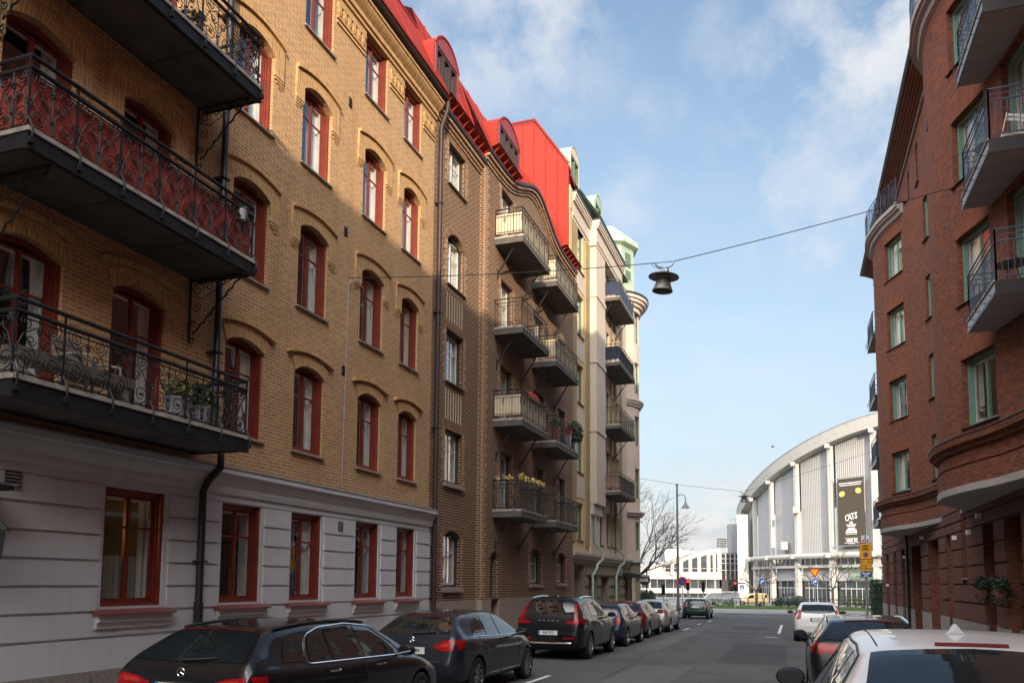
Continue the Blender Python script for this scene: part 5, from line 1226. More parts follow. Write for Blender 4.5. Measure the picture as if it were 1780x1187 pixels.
# ================================================================ cars  (local: x right, y forward from the rear bumper, z up)
def lerp(tab, y):
    for (a, va), (b, vb) in zip(tab[:-1], tab[1:]):
        if y <= b: return va + (vb - va) * max(0, (y - a)) / (b - a)
    return tab[-1][1]
def wheel_mesh(R, W, style):
    key = ('wheel', R, W, style)
    if key in _wc: return _wc[key]
    t = MB(); r0 = R * 0.69
    t.lathe([(r0, -W / 2), (R - 0.03, -W / 2), (R, -W / 2 + 0.03), (R, W / 2 - 0.03), (R - 0.03, W / 2), (r0, W / 2), (r0, W / 2 - 0.03), (r0 - 0.01, -W / 2)], 36, axis='x')
    r = MB(); r.lathe([(r0, W / 2 - 0.012), (r0 - 0.025, W / 2 - 0.004), (r0 - 0.03, W / 2 - 0.05), (r0 - 0.04, -W / 2 + 0.02)], 36, axis='x'); r.lathe([(0.0, W / 2 - 0.03), (0.055, W / 2 - 0.03), (0.07, W / 2 - 0.05)], 14, axis='x')
    n = 10 if style == 'multi' else 5
    for k in range(n):
        a = 2 * PI * k / n
        for o in ((0,) if style == 'multi' else (-0.13, 0.13)):
            p0 = (W / 2 - 0.045, 0.05 * math.cos(a), 0.05 * math.sin(a)); p1 = (W / 2 - 0.02, (r0 - 0.03) * math.cos(a + o), (r0 - 0.03) * math.sin(a + o)); r.bar(p0, p1, 0.035, 0.03)
    d = MB(); d.lathe([(0.0, 0.0), (r0 - 0.04, 0.0)], 24, axis='x')
    r.add(d.v, d.f, 1)
    _wc[key] = (t.mesh('tyre', [M['tyre']], angle=40), r.mesh('rim', [M['rimd' if style == 'dark' else 'rim'], M['black']], angle=40)); return _wc[key]
def resample(pts, n):
    L_ = [0]
    for a, b in zip(pts[:-1], pts[1:]): L_.append(L_[-1] + math.hypot(b[0] - a[0], b[1] - a[1]))
    out = []
    for i in range(n + 1):
        s = L_[-1] * i / n; k = 0
        while k < len(pts) - 2 and s > L_[k + 1]: k += 1
        t = (s - L_[k]) / max(1e-9, L_[k + 1] - L_[k]); out.append((pts[k][0] + (pts[k + 1][0] - pts[k][0]) * t, pts[k][1] + (pts[k + 1][1] - pts[k][1]) * t))
    return out
_pl = {}
class Car:
    def __init__(s, name, label, sp, loc, rotz=0.0, group=None, cat='car'):
        s.sp = sp; s.root = thing(name, label, cat, (loc[0], loc[1], G(loc[1] + 2)), rotz, group)
        s.root.rotation_euler = (-0.0105 if abs(rotz) < 1 else 0, 0, rotz)
        Ln = sp['L']; top, belt, hw, bot, rw = sp['top'], sp['belt'], sp['hw'], sp['bot'], sp['rw']
        st = sp.get('st') or sorted({0.0, 0.03, 0.08, 0.14, 0.22, 0.32, 0.45, 0.6, 0.75, 1.0, 1.35, 1.75, 2.15, 2.5, 2.8, 3.1, Ln - 1.0, Ln - 0.7, Ln - 0.4, Ln - 0.2, Ln - 0.08, Ln - 0.02, Ln})
        rings = []
        for y in st:
            h, W, b0, bz = lerp(top, y), lerp(hw, y), lerp(bot, y), lerp(belt, y)
            bz = min(bz, h - 0.05); c = max(0.0, min(1.0, (h - bz - 0.05) / 0.33)); R = lerp(rw, y)
            c2 = c * c * (3 - 2 * c)
            f = lambda hood, cab: W * hood * (1 - c2) + cab * c2
            sh = sp.get('shoulder', 0.955)
            zm = b0 + (bz - b0) * 0.5
            P = [(0, b0), (0.78 * W, b0), (0.955 * W, b0 + 0.05), (0.99 * W, b0 + (zm - b0) * 0.55), (W, zm), (0.992 * W, bz - (bz - zm) * 0.35), (f(0.965, W * sh), bz - 0.015), (f(0.93, W * sh - 0.03), bz + 0.012),
                 (f(0.90, R + (W * sh - R) * 0.45), bz + (h - bz) * 0.5), (f(0.85, R + 0.035), h - (h - bz) * 0.17), (f(0.78, R - 0.02), h - (h - bz) * 0.06), (f(0.66, R * 0.84), h - 0.014), (f(0.40, R * 0.45), h - 0.002), (0, h)]
            rings.append([(x, y, z) for x, z in P])
        nP = len(rings[0]); vs, fs = [], []
        full = []
        for r in rings:
            full.append(r + [(-x, y, z) for x, y, z in r[-2:0:-1]])
        m = len(full[0])
        for r in full: vs += r
        for i in range(len(full) - 1):
            for j in range(m): fs.append((i * m + j, i * m + (j + 1) % m, (i + 1) * m + (j + 1) % m, (i + 1) * m + j))
        # rounded caps: a shrunken ring then a face
        for i, sgn in ((0, -1), (len(full) - 1, 1)):
            base = i * m; cz = sum(p[2] for p in full[i]) / m; o = len(vs)
            vs += [(p[0] * 0.8, p[1] + sgn * 0.012, cz + (p[2] - cz) * 0.75) for p in full[i]]
            for j in range(m): fs.append((base + j, base + (j + 1) % m, o + (j + 1) % m, o + j))
            half = nP - 1
            for j in range(half):
                a, b2 = o + j, o + j + 1; c3, d3 = o + (m - j - 1) % m, o + (m - j) % m
                if j == 0: fs.append((a, b2, c3))
                elif j == half - 1: fs.append((a, b2, d3))
                else: fs.append((a, b2, c3, d3))
        me = bpy.data.meshes.new('body'); me.from_pydata(vs, [], fs); me.validate()
        bm = bmesh.new(); bm.from_mesh(me); bmesh.ops.recalc_face_normals(bm, faces=bm.faces); bm.to_mesh(me); bm.free()
        ob = bpy.data.objects.new('body', me); COL.objects.link(ob)
        md = ob.modifiers.new('s', 'SUBSURF'); md.levels = md.render_levels = 2
        dg = bpy.context.evaluated_depsgraph_get(); dg.update(); sm = bpy.data.meshes.new_from_object(ob.evaluated_get(dg))
        s.bvh = BVHTree.FromPolygons([v.co.copy() for v in sm.vertices], [tuple(p.vertices) for p in sm.polygons])
        # wheel wells cut out
        R, wW = sp['R'], sp.get('wW', 0.21); tr = sp['track']; cut = MB()
        for y in sp['axles']:
            for sx in (-1, 1):
                n = 32; x0, x1 = sx * (tr - wW - 0.06), sx * (tr + 0.5)
                A = [(x0, y + (R + 0.055) * math.cos(2 * PI * i / n), R + (R + 0.055) * math.sin(2 * PI * i / n)) for i in range(n)]
                B = [(x1, p[1], p[2]) for p in A]
                cut.add(A + B, [tuple(range(n)), tuple(range(2 * n - 1, n - 1, -1))] + [((i + 1) % n, i, n + i, n + (i + 1) % n) for i in range(n)])
        cm = cut.mesh('cut', [M['black']]); 
        bm = bmesh.new(); bm.from_mesh(cm); bmesh.ops.recalc_face_normals(bm, faces=bm.faces); bm.to_mesh(cm); bm.free()
        sm.materials.clear(); sm.materials.append(M[sp['paint']]); sm.materials.append(M['black'])
        cm.materials.clear(); cm.materials.append(M[sp['paint']]); cm.materials.append(M['black']); cm.polygons.foreach_set('material_index', [1] * len(cm.polygons))
        co = bpy.data.objects.new('cut', cm); COL.objects.link(co)
        ob.data = sm; ob.modifiers.clear(); b = ob.modifiers.new('b', 'BOOLEAN'); b.operation = 'DIFFERENCE'; b.object = co; b.solver = 'EXACT'
        dg.update(); fin = bpy.data.meshes.new_from_object(ob.evaluated_get(dg))
        bpy.data.objects.remove(co); bpy.data.objects.remove(ob)
        if len(fin.polygons) < 500: fin = sm
        # lower cladding colour
        fin.materials.append(M['trim'])
        for p in fin.polygons:
            if p.material_index == 0 and p.center.z < sp.get('clad', 0.0): p.material_index = 2
            if sp.get('roofm') and p.material_index == 0 and p.center.z > sp['roofz']: p.material_index = 3
        if sp.get('roofm'): fin.materials.append(M[sp['roofm']])
        fin.polygons.foreach_set('use_smooth', [True] * len(fin.polygons)); fin.set_sharp_from_angle(angle=math.radians(38))
        fin.name = 'body'; s.body = link('body', fin, s.root)
        t, rm = wheel_mesh(R, wW, sp.get('rim', 'multi'))
        for y in sp['axles']:
            for sx in (-1, 1):
                w = link('wheel', t, s.root, (sx * (tr - wW / 2), y, R)); w.rotation_euler = (0, 0, 0 if sx > 0 else PI); link('rim', rm, w)
    # --- projections on the body
    def side(s, y, z, sx, off=0.006):
        h = s.bvh.ray_cast(Vector((sx * 3, y, z)), Vector((-sx, 0, 0)))
        if h[0] is None: return Vector((sx * 0.7, y, z))
        return h[0] + h[1].normalized() * off * (1 if h[1].x * sx > 0 else -1)
    def rear(s, x, z, off=0.006, front=False):
        o, d = (Vector((x, -2, z)), Vector((0, 1, 0))) if not front else (Vector((x, 8, z)), Vector((0, -1, 0)))
        h = s.bvh.ray_cast(o, d)
        if h[0] is None: return Vector((x, 0.3 if not front else s.sp['L'] - 0.3, z))
        n = h[1].normalized(); 
        if n.dot(d) > 0: n = -n
        return h[0] + n * off
    def topp(s, x, y, off=0.006):
        h = s.bvh.ray_cast(Vector((x, y, 4)), Vector((0, 0, -1)))
        if h[0] is None: return Vector((x, y, 1))
        n = h[1].normalized(); return h[0] + n * off * (1 if n.z > 0 else -1)
    def patch(s, name, mat, A, B, fn, parent=None, n=18, m=7, label=None):
        A, B = resample(A, n), resample(B, n); mb = MB(); rows = []
        for j in range(m + 1):
            t = j / m; rows.append([tuple(fn(a[0] + (b[0] - a[0]) * t, a[1] + (b[1] - a[1]) * t)) for a, b in zip(A, B)])
        for r0, r1 in zip(rows[:-1], rows[1:]): mb.strip(r0, r1)
        return mb.obj(name, M[mat], parent or s.root, smooth=True)
    def line(s, mb, pts, fn, r=0.006, n=26, k=4):
        mb.tube([fn(a, b) for a, b in resample(pts, n)], r, k)
    def plate(s, text, z, y_off=0.0, yellow=False):
        q = s.rear(0, z); q2 = s.rear(0.2, z); y = min(q.y, q2.y) - 0.02 + y_off
        p = MB(); p.box(-0.26, 0.26, 0.0, 0.012, -0.055, 0.055, 0); p.box(-0.26, -0.215, -0.002, 0.0, -0.055, 0.055, 1); p.box(-0.27, 0.27, 0.012, 0.03, -0.065, 0.065, 2)
        o = p.obj('licence_plate', [M['plate'], M['sblue'], M['black']], s.root, loc=(0, y, z))
        if text: link('lettering', text_mesh(text, 0.088, M['black'], 'CENTER', 0.001, 0.0012, 0.92), o, (0.02, -0.003, 0.0))
    def mirror(s, y, z, paint='black', w=0.20):
        for sx in (-1, 1):
            q = s.side(y, z - 0.02, sx, 0)
            mb = MB(); n = 12
            mb.lathe([(0.0, -0.10), (0.055, -0.095), (0.085, -0.05), (0.085, 0.02), (0.06, 0.07), (0.0, 0.085)], n, (0, 0, 0), axis='y')
            mb.v = [(a * 1.35, b * 0.9, c * 0.85 * (1.0 - 0.12 * a * sx)) for a, b, c in mb.v]
            mb.bar((-sx * 0.05, 0.0, -0.03), (-sx * 0.19, 0.03, -0.075), 0.05, 0.03)
            o = mb.obj('wing_mirror', M[paint], s.root, loc=(q.x + sx * 0.19, y, z + 0.03), angle=50)
            g = MB(); g.add([(0.095 * math.cos(2 * PI * i / 14), -0.092, 0.058 * math.sin(2 * PI * i / 14)) for i in range(14)], [tuple(range(14))]); g.obj('mirror_glass', M['carglass'], o)
    def handles(s, pts, mat='chrome'):
        for y, z in pts:
            for sx in (-1, 1):
                q = s.side(y, z, sx, 0.0); mb = MB(); mb.tube([(0, -0.1, 0), (sx * 0.03, -0.07, 0.004), (sx * 0.034, 0.06, 0.004), (0, 0.1, 0)], 0.013, 6); mb.obj('door_handle', M[mat], s.root, loc=q, angle=60)
def side_lights(c, spec, mat='carglass'):
    for sx in (-1, 1):
        for A, B in spec: c.patch('side_window', mat, A, B, lambda y, z, sx=sx: c.side(y, z, sx, 0.006))
def seams(c, lines, z0=None):
    mb = MB()
    for sx in (-1, 1):
        for pts in lines: c.line(mb, pts, lambda y, z, sx=sx: c.side(y, z, sx, 0.0), 0.0045)
    mb.obj('panel_gap', M['black'], c.root)
def star(c, z, r=0.043):
    q = c.rear(0, z, 0.012); mb = MB(); n = 28
    mb.tube([(r * math.cos(2 * PI * i / n), 0, r * math.sin(2 * PI * i / n)) for i in range(n + 1)], 0.0055, 6)
    for k in range(3): a = PI / 2 + 2 * PI * k / 3; mb.tube([(0, -0.003, 0), (r * math.cos(a), 0, r * math.sin(a))], [0.006, 0.0035], 5)
    mb.obj('emblem', M['chrome'], c.root, loc=q)
def fin(c, y, mat):
    q = c.topp(0, y, 0); mb = MB(); rows = []
    for t, w, h in ((0.10, 0.004, 0.002), (0.06, 0.016, 0.012), (0.01, 0.03, 0.030), (-0.035, 0.036, 0.050), (-0.06, 0.038, 0.056), (-0.08, 0.04, 0.048), (-0.092, 0.03, 0.01)):
        rows.append([(-w * 1.5, t, -0.004), (-w, t, 0.008), (-w * 0.36, t, h * 0.9), (0, t, h), (w * 0.36, t, h * 0.9), (w, t, 0.008), (w * 1.5, t, -0.004)])
    for r0, r1 in zip(rows[:-1], rows[1:]): mb.strip(r0, r1)
    mb.poly(rows[-1]); mb.obj('roof_aerial', M[mat], c.root, loc=q, smooth=True)
HATCH = dict(L=4.3, R=0.32, track=0.885, axles=(0.87, 3.57), wW=0.22,
    top=[(0, .62), (.03, .80), (.08, .95), (.13, 1.02), (.30, 1.15), (.58, 1.335), (.72, 1.375), (1.2, 1.42), (1.8, 1.435), (2.3, 1.40), (2.65, 1.31), (3.25, .99), (3.6, .93), (4.0, .82), (4.22, .68), (4.3, .52)],
    belt=[(0, .86), (.15, .97), (1.0, .965), (2.5, .93), (3.3, .90), (4.3, .7)], hw=[(0, .70), (.05, .79), (.25, .865), (.7, .892), (2, .895), (3.5, .885), (4.0, .82), (4.2, .72), (4.3, .58)],
    bot=[(0, .36), (.1, .25), (.5, .2), (3.8, .2), (4.3, .3)], rw=[(0, .6), (.3, .60), (.6, .565), (1.4, .585), (2.3, .575), (3.2, .66), (4.3, .6)])
def car_copy(**k): d = dict(HATCH); d.update(k); return d
# ---- 1 black estate, nearest on the left
sp = car_copy(L=4.7, paint='pBlack', axles=(0.93, 3.70), track=0.905, R=0.33,
    top=[(0, .62), (.04, .82), (.09, .97), (.14, 1.03), (.32, 1.17), (.60, 1.345), (.72, 1.375), (1.3, 1.42), (2.0, 1.435), (2.6, 1.40), (2.95, 1.31), (3.55, .97), (3.9, .87), (4.3, .75), (4.58, .62), (4.7, .48)],
    belt=[(0, .88), (.15, .98), (1.2, .955), (2.8, .925), (3.6, .90), (4.7, .7)], hw=[(0, .72), (.05, .81), (.25, .885), (.7, .91), (2.2, .912), (3.9, .90), (4.4, .83), (4.6, .72), (4.7, .58)],
    bot=[(0, .36), (.1, .25), (.5, .2), (4.2, .2), (4.7, .3)], rw=[(0, .6), (.3, .61), (.6, .575), (1.4, .60), (2.6, .585), (3.5, .67), (4.7, .6)])
c = Car('parked_car', 'glossy black estate car with chrome window trim, nearest of the left kerb row', sp, (-5.75, 6.38, 0), 0, 'cars parked along the left kerb')
c.patch('rear_window', 'carglass', [(-.66, 1.055), (0, 1.04), (.66, 1.055)], [(-.53, 1.315), (0, 1.335), (.53, 1.315)], lambda x, z: c.rear(x, z))
side_lights(c, [([(1.08, 1.0), (1.5, .99)], [(1.22, 1.26), (1.52, 1.325)]), ([(1.56, .99), (2.16, .975)], [(1.57, 1.328), (2.18, 1.345)]), ([(2.26, .972), (3.18, .955)], [(2.26, 1.345), (2.62, 1.31), (3.02, 1.09)])])
side_lights(c, [([(.62, 1.03), (1.0, 1.01)], [(.80, 1.24), (1.13, 1.30)])])
mb = MB()
for sx in (-1, 1):
    mb.mark(); c.line(mb, [(3.22, .94), (2.2, .962), (1.05, .985), (1.03, 1.06), (1.1, 1.17), (1.2, 1.28), (1.5, 1.35), (2.1, 1.372), (2.65, 1.325), (3.05, 1.10), (3.22, .95)], lambda y, z, sx=sx: c.side(y, z, sx, 0.004), 0.010, 60)
mb.objs('window_trim', M['chrome'], c.root)
seams(c, [[(2.2, .965), (2.22, .7), (2.2, .3)], [(1.06, .98), (1.22, .8), (1.36, .6)], [(3.25, .93), (3.22, .6), (3.1, .3)]])
for sx in (-1, 1):
    f = lambda x, z, sx=sx: c.rear(sx * x, z, 0.008)
    c.patch('tail_light', 'tail', [(.36, .835), (.55, .80), (.78, .80)], [(.36, .845), (.55, .90), (.76, .925)], f); c.patch('tail_light', 'tail', [(.13, .79), (.29, .81)], [(.12, .93), (.30, .93)], lambda y, z, sx=sx: c.side(y, z, sx, 0.008), n=8)
    c.patch('tail_light', 'taill', [(.46, .84), (.68, .845)], [(.50, .872), (.70, .89)], lambda x, z, sx=sx: c.rear(sx * x, z, 0.012), n=8, m=3)
star(c, .945); c.plate('DHA 66K', .795); c.handles([(1.5, .88), (2.55, .87)]); c.mirror(3.02, .98, 'pBlack')
mb = MB(); c.line(mb, [(-.45, 1.335), (0, 1.35), (.45, 1.335)], lambda x, z: c.rear(x, z, 0.002), 0.012); mb.obj('brake_light', M['taild'], c.root)
mb = MB(); c.line(mb, [(-.06, 1.045), (.35, 1.075)], lambda x, z: c.rear(x, z, 0.02), 0.012); mb.obj('wiper', M['black'], c.root)
mb = MB()
for sx in (-1, 1): mb.mark(); c.line(mb, [(.75, sx * .56), (2.6, sx * .56)], lambda y, x: c.topp(x, y, 0.018), 0.016)
mb.objs('roof_rail', M['black'], c.root)
mb = MB(); c.line(mb, [(-.55, .70), (0, .695), (.55, .70)], lambda x, z: c.rear(x, z, 0.0), 0.006); mb.obj('bumper_gap', M['black'], c.root)
# ---- 2 slate hatchback
sp = car_copy(paint='pSlate'); c = Car('parked_car', 'dark slate hatchback with red tail lights behind the black estate', sp, (-5.98, 11.95, 0), 0, 'cars parked along the left kerb')
def dress_hatch(c, plate, lights, win=True, trim='chrome', pz=.80):
    c.patch('rear_window', 'carglass', [(-.62, 1.06), (0, 1.04), (.62, 1.06)], [(-.52, 1.31), (0, 1.325), (.52, 1.31)], lambda x, z: c.rear(x, z))
    side_lights(c, [([(.78, 1.02), (1.32, 1.0)], [(.98, 1.24), (1.35, 1.315)]), ([(1.42, 1.0), (1.98, .985)], [(1.43, 1.32), (2.0, 1.345)]), ([(2.08, .98), (2.95, .955)], [(2.08, 1.345), (2.40, 1.31), (2.80, 1.09)])])
    mb = MB()
    for sx in (-1, 1): mb.mark(); c.line(mb, [(2.98, .95), (2.0, .968), (.8, 1.0)], lambda y, z, sx=sx: c.side(y, z, sx, 0.003), 0.008)
    mb.objs('window_trim', M[trim], c.root)
    seams(c, [[(2.02, .97), (2.04, .7), (2.02, .3)], [(1.0, 1.0), (1.14, .8), (1.26, .62)], [(3.02, .93), (3.0, .6), (2.88, .3)]])
    lights(c); c.plate(plate, pz); c.handles([(1.32, .88), (2.3, .86)], 'trim'); c.mirror(2.78, .97, c.sp.get('mir', 'black'))
    mb = MB(); c.line(mb, [(-.4, 1.345), (0, 1.36), (.4, 1.345)], lambda x, z: c.rear(x, z, 0.002), 0.012); mb.obj('brake_light', M['taild'], c.root)
    mb = MB(); c.line(mb, [(0.0, 1.05), (.38, 1.075)], lambda x, z: c.rear(x, z, 0.02), 0.012); mb.obj('wiper', M['black'], c.root)
    mb = MB(); c.line(mb, [(-.6, .62), (0, .61), (.6, .62)], lambda x, z: c.rear(x, z, 0.0), 0.006); mb.obj('bumper_gap', M['black'], c.root)
def lights_a(c):
    for sx in (-1, 1):
        c.patch('tail_light', 'tail', [(.42, .83), (.6, .79), (.76, .80)], [(.42, .87), (.58, .96), (.74, .97)], lambda x, z, sx=sx: c.rear(sx * x, z, 0.008)); c.patch('tail_light', 'tail', [(.12, .80), (.30, .84)], [(.12, .965), (.36, .95)], lambda y, z, sx=sx: c.side(y, z, sx, 0.008), n=8)
        c.patch('tail_light', 'taill', [(.52, .85), (.68, .86)], [(.53, .90), (.69, .92)], lambda x, z, sx=sx: c.rear(sx * x, z, 0.012), n=6, m=3)
dress_hatch(c, 'XTX 684', lights_a, pz=.79); star(c, .955)
# ---- 3 black compact SUV
sp = dict(L=4.42, R=0.36, track=0.925, axles=(0.88, 3.58), wW=0.235, paint='pBlack', clad=0.30, shoulder=.96,
    top=[(0, .72), (.03, .95), (.08, 1.10), (.13, 1.18), (.27, 1.38), (.46, 1.56), (.62, 1.60), (1.2, 1.645), (1.9, 1.65), (2.4, 1.61), (2.75, 1.50), (3.3, 1.14), (3.7, 1.08), (4.1, .98), (4.34, .80), (4.42, .62)],
    belt=[(0, .95), (.15, 1.10), (1.0, 1.10), (2.5, 1.06), (3.3, 1.04), (4.42, .85)], hw=[(0, .76), (.05, .84), (.25, .91), (.7, .935), (2, .937), (3.6, .93), (4.1, .87), (4.3, .78), (4.42, .66)],
    bot=[(0, .42), (.1, .3), (.5, .24), (3.9, .24), (4.42, .36)], rw=[(0, .66), (.3, .665), (.6, .63), (1.4, .65), (2.4, .63), (3.3, .72), (4.4, .65)])
c = Car('parked_car', 'black compact SUV with tall red tail lights and a silver bumper strip', sp, (-5.97, 19.78, 0), 0, 'cars parked along the left kerb')
c.patch('rear_window', 'carglass', [(-.66, 1.20), (0, 1.18), (.66, 1.20)], [(-.57, 1.51), (0, 1.53), (.57, 1.51)], lambda x, z: c.rear(x, z))
side_lights(c, [([(.62, 1.22), (1.12, 1.15)], [(.72, 1.40), (1.14, 1.50)]), ([(1.2, 1.14), (1.95, 1.12)], [(1.21, 1.51), (1.97, 1.545)]), ([(2.05, 1.115), (3.0, 1.09)], [(2.05, 1.545), (2.45, 1.50), (2.85, 1.26)])])
seams(c, [[(2.0, 1.1), (2.02, .8), (2.0, .4)], [(1.05, 1.1), (1.2, .9), (1.3, .68)], [(3.05, 1.06), (3.02, .7), (2.9, .4)]])
for sx in (-1, 1):
    c.patch('tail_light', 'tail', [(.70, 1.00), (.80, 1.00)], [(.62, 1.46), (.685, 1.46)], lambda x, z, sx=sx: c.rear(sx * x, z, 0.008), n=5, m=16); c.patch('tail_light', 'tail', [(.48, .955), (.62, .94), (.82, .94)], [(.48, .985), (.62, 1.03), (.80, 1.06)], lambda x, z, sx=sx: c.rear(sx * x, z, 0.010)); c.patch('tail_light', 'tail', [(.11, .94), (.26, .96)], [(.11, 1.08), (.24, 1.06)], lambda y, z, sx=sx: c.side(y, z, sx, 0.008), n=6)
    c.patch('tail_light', 'tail', [(.42, .565), (.70, .565)], [(.42, .60), (.70, .60)], lambda x, z, sx=sx: c.rear(sx * x, z, 0.008), n=6, m=2)
c.plate('RRP 972', .715); c.handles([(1.3, .98), (2.3, .96)], 'trim'); c.mirror(2.85, 1.10, 'black')
mb = MB(); c.line(mb, [(-.62, .46), (0, .45), (.62, .46)], lambda x, z: c.rear(x, z, 0.01), 0.022); mb.obj('bumper_strip', M['chrome'], c.root)
mb = MB()
for sx in (-1, 1): mb.mark(); c.line(mb, [(.7, sx * .62), (.8, sx * .615), (2.4, sx * .60)], lambda y, x: c.topp(x, y, 0.03), 0.018)
mb.objs('roof_rail', M['chrome'], c.root); fin(c, .95, 'pBlack')
mb = MB(); c.line(mb, [(-.5, 1.545), (0, 1.56), (.5, 1.545)], lambda x, z: c.rear(x, z, 0.004), 0.013); mb.obj('spoiler', M['black'], c.root)
mb = MB()
for i in range(5): q = c.rear(-.24 + .12 * i, 1.02, 0.008); mb.box(q.x - .03, q.x + .03, q.y - .005, q.y + .005, q.z - .014, q.z + .014)
mb.obj('badge_letters', M['chrome'], c.root)
# ---- small three-door hatchbacks
def mini(label, loc, paint, plate, roofm=None):
    sp = dict(L=3.84, R=0.315, track=0.86, axles=(0.66, 3.16), wW=0.2, paint=paint, clad=.24, shoulder=.945, roofm=roofm, roofz=1.33, rim='star',
        top=[(0, .58), (.04, .80), (.09, .95), (.14, 1.01), (.25, 1.16), (.42, 1.33), (.55, 1.37), (1.0, 1.405), (1.6, 1.41), (2.0, 1.37), (2.2, 1.29), (2.65, 1.01), (3.1, .95), (3.5, .88), (3.74, .72), (3.84, .52)],
        belt=[(0, .84), (.15, .97), (1.0, .96), (2.2, .94), (2.8, .92), (3.84, .75)], hw=[(0, .70), (.05, .77), (.25, .835), (.6, .862), (2, .865), (3.1, .855), (3.5, .80), (3.75, .70), (3.84, .56)],
        bot=[(0, .34), (.1, .24), (.5, .2), (3.4, .2), (3.84, .3)], rw=[(0, .6), (.3, .62), (.6, .60), (1.4, .61), (2.2, .60), (2.7, .68), (3.84, .6)], st=[0, .03, .08, .14, .22, .32, .45, .58, .8, 1.1, 1.4, 1.75, 2.05, 2.3, 2.55, 2.8, 3.1, 3.4, 3.6, 3.74, 3.81, 3.84])
    c = Car('parked_car', label, sp, loc, 0, 'cars parked along the left kerb')
    c.patch('rear_window', 'carglass', [(-.60, 1.05), (0, 1.03), (.60, 1.05)], [(-.54, 1.29), (0, 1.305), (.54, 1.29)], lambda x, z: c.rear(x, z))
    side_lights(c, [([(.52, 1.02), (1.22, 1.0)], [(.62, 1.25), (1.24, 1.31)]), ([(1.32, 1.0), (2.4, .97)], [(1.32, 1.315), (1.9, 1.30), (2.2, 1.12)])])
    seams(c, [[(1.27, 1.0), (1.27, .6), (1.2, .3)], [(2.45, .95), (2.42, .6), (2.3, .3)]])
    for sx in (-1, 1):
        n = 9; cx, cz = .655, .845
        c.patch('tail_light', 'tail', [(cx - .08, cz - .11), (cx + .075, cz - .11)], [(cx - .075, cz + .12), (cx + .06, cz + .12)], lambda x, z, sx=sx: c.rear(sx * x, z, 0.012), n=8, m=8)
        mb = MB(); c.line(mb, [(cx - .085, cz - .05), (cx - .07, cz - .115), (cx + .06, cz - .12), (cx + .08, cz - .05), (cx + .07, cz + .09), (cx + .03, cz + .13), (cx - .05, cz + .13), (cx - .085, cz + .07), (cx - .085, cz - .05)], lambda x, z, sx=sx: c.rear(sx * x, z, 0.014), 0.008, 40); mb.obj('lamp_ring', M['chrome'], c.root)
    c.plate(plate, .79); c.handles([(1.5, .86)]); c.mirror(2.3, .98, 'black')
    mb = MB(); c.line(mb, [(-.2, .90), (.2, .90)], lambda x, z: c.rear(x, z, 0.012), 0.012); mb.obj('boot_handle', M['chrome'], c.root)
    return c
mini('dark blue small hatchback with round chrome-ringed tail lights behind the SUV', (-5.93, 25.12, 0), 'pNavy', None)
mini('dark green small hatchback with pale roof standing at the junction', (-6.15, 53.95, 0), 'pGreen', None, 'pWhite')
# ---- dark red and silver hatchbacks
def lights_b(c):
    for sx in (-1, 1):
        c.patch('tail_light', 'tail', [(.66, .70), (.78, .72)], [(.58, 1.0), (.70, 1.0)], lambda x, z, sx=sx: c.rear(sx * x, z, 0.008), n=6, m=10); c.patch('tail_light', 'tail', [(.12, .72), (.22, .76)], [(.12, .99), (.4, 1.0)], lambda y, z, sx=sx: c.side(y, z, sx, 0.008), n=6)
def lights_g(c):
    for sx in (-1, 1):
        c.patch('tail_light', 'tail', [(.40, .86), (.76, .84)], [(.40, .99), (.74, 1.0)], lambda x, z, sx=sx: c.rear(sx * x, z, 0.008)); c.patch('tail_light', 'taill', [(.12, .85), (.30, .87)], [(.12, .99), (.33, .98)], lambda y, z, sx=sx: c.side(y, z, sx, 0.008), n=6)
cr = Car('parked_car', 'dark red hatchback parked between the small blue car and the silver one', car_copy(paint='pRed', L=4.4), (-6.12, 29.99, 0), 0, 'cars parked along the left kerb'); dress_hatch(cr, None, lights_b)
cg = Car('parked_car', 'silver beige hatchback with bright red tail lights, last of the left kerb row', car_copy(paint='pSilver'), (-6.02, 34.9, 0), 0, 'cars parked along the left kerb'); dress_hatch(cg, None, lights_g)
mb = MB()
for sx in (-1, 1): mb.mark(); cg.line(mb, [(.8, sx * .56), (2.3, sx * .55)], lambda y, x: cg.topp(x, y, 0.03), 0.014)
mb.objs('roof_rail', M['black'], cg.root)
# ---- right kerb: silver saloon, black estate, white hatchback
sp = dict(L=4.63, R=0.33, track=0.895, axles=(0.95, 3.75), wW=0.23, paint='pBSilver', shoulder=.955,
    top=[(0, .64), (.03, .88), (.07, 1.02), (.12, 1.06), (.45, 1.09), (.62, 1.11), (.80, 1.18), (1.15, 1.34), (1.35, 1.385), (1.9, 1.428), (2.3, 1.43), (2.7, 1.395), (3.0, 1.29), (3.55, 1.0), (4.0, .93), (4.4, .80), (4.57, .66), (4.63, .5)],
    belt=[(0, .9), (.3, 1.0), (1.2, .99), (2.6, .955), (3.5, .925), (4.63, .7)], hw=[(0, .72), (.05, .80), (.25, .87), (.7, .90), (2, .905), (3.7, .895), (4.3, .82), (4.55, .70), (4.63, .56)],
    bot=[(0, .36), (.1, .26), (.5, .2), (4.1, .2), (4.63, .3)], rw=[(0, .6), (.6, .60), (1.0, .59), (1.3, .575), (2.0, .595), (2.7, .575), (3.5, .66), (4.63, .6)],
    st=[0, .03, .08, .14, .25, .42, .58, .72, .88, 1.02, 1.18, 1.32, 1.55, 1.9, 2.3, 2.65, 2.9, 3.15, 3.45, 3.7, 4.0, 4.3, 4.48, 4.58, 4.63])
c = Car('parked_car', 'silver saloon with roof aerial fin, nearest car at the right kerb', sp, (0.97, 3.98, 0), 0, 'cars parked along the right kerb'); c.root.scale = (1, 1, 1.095)
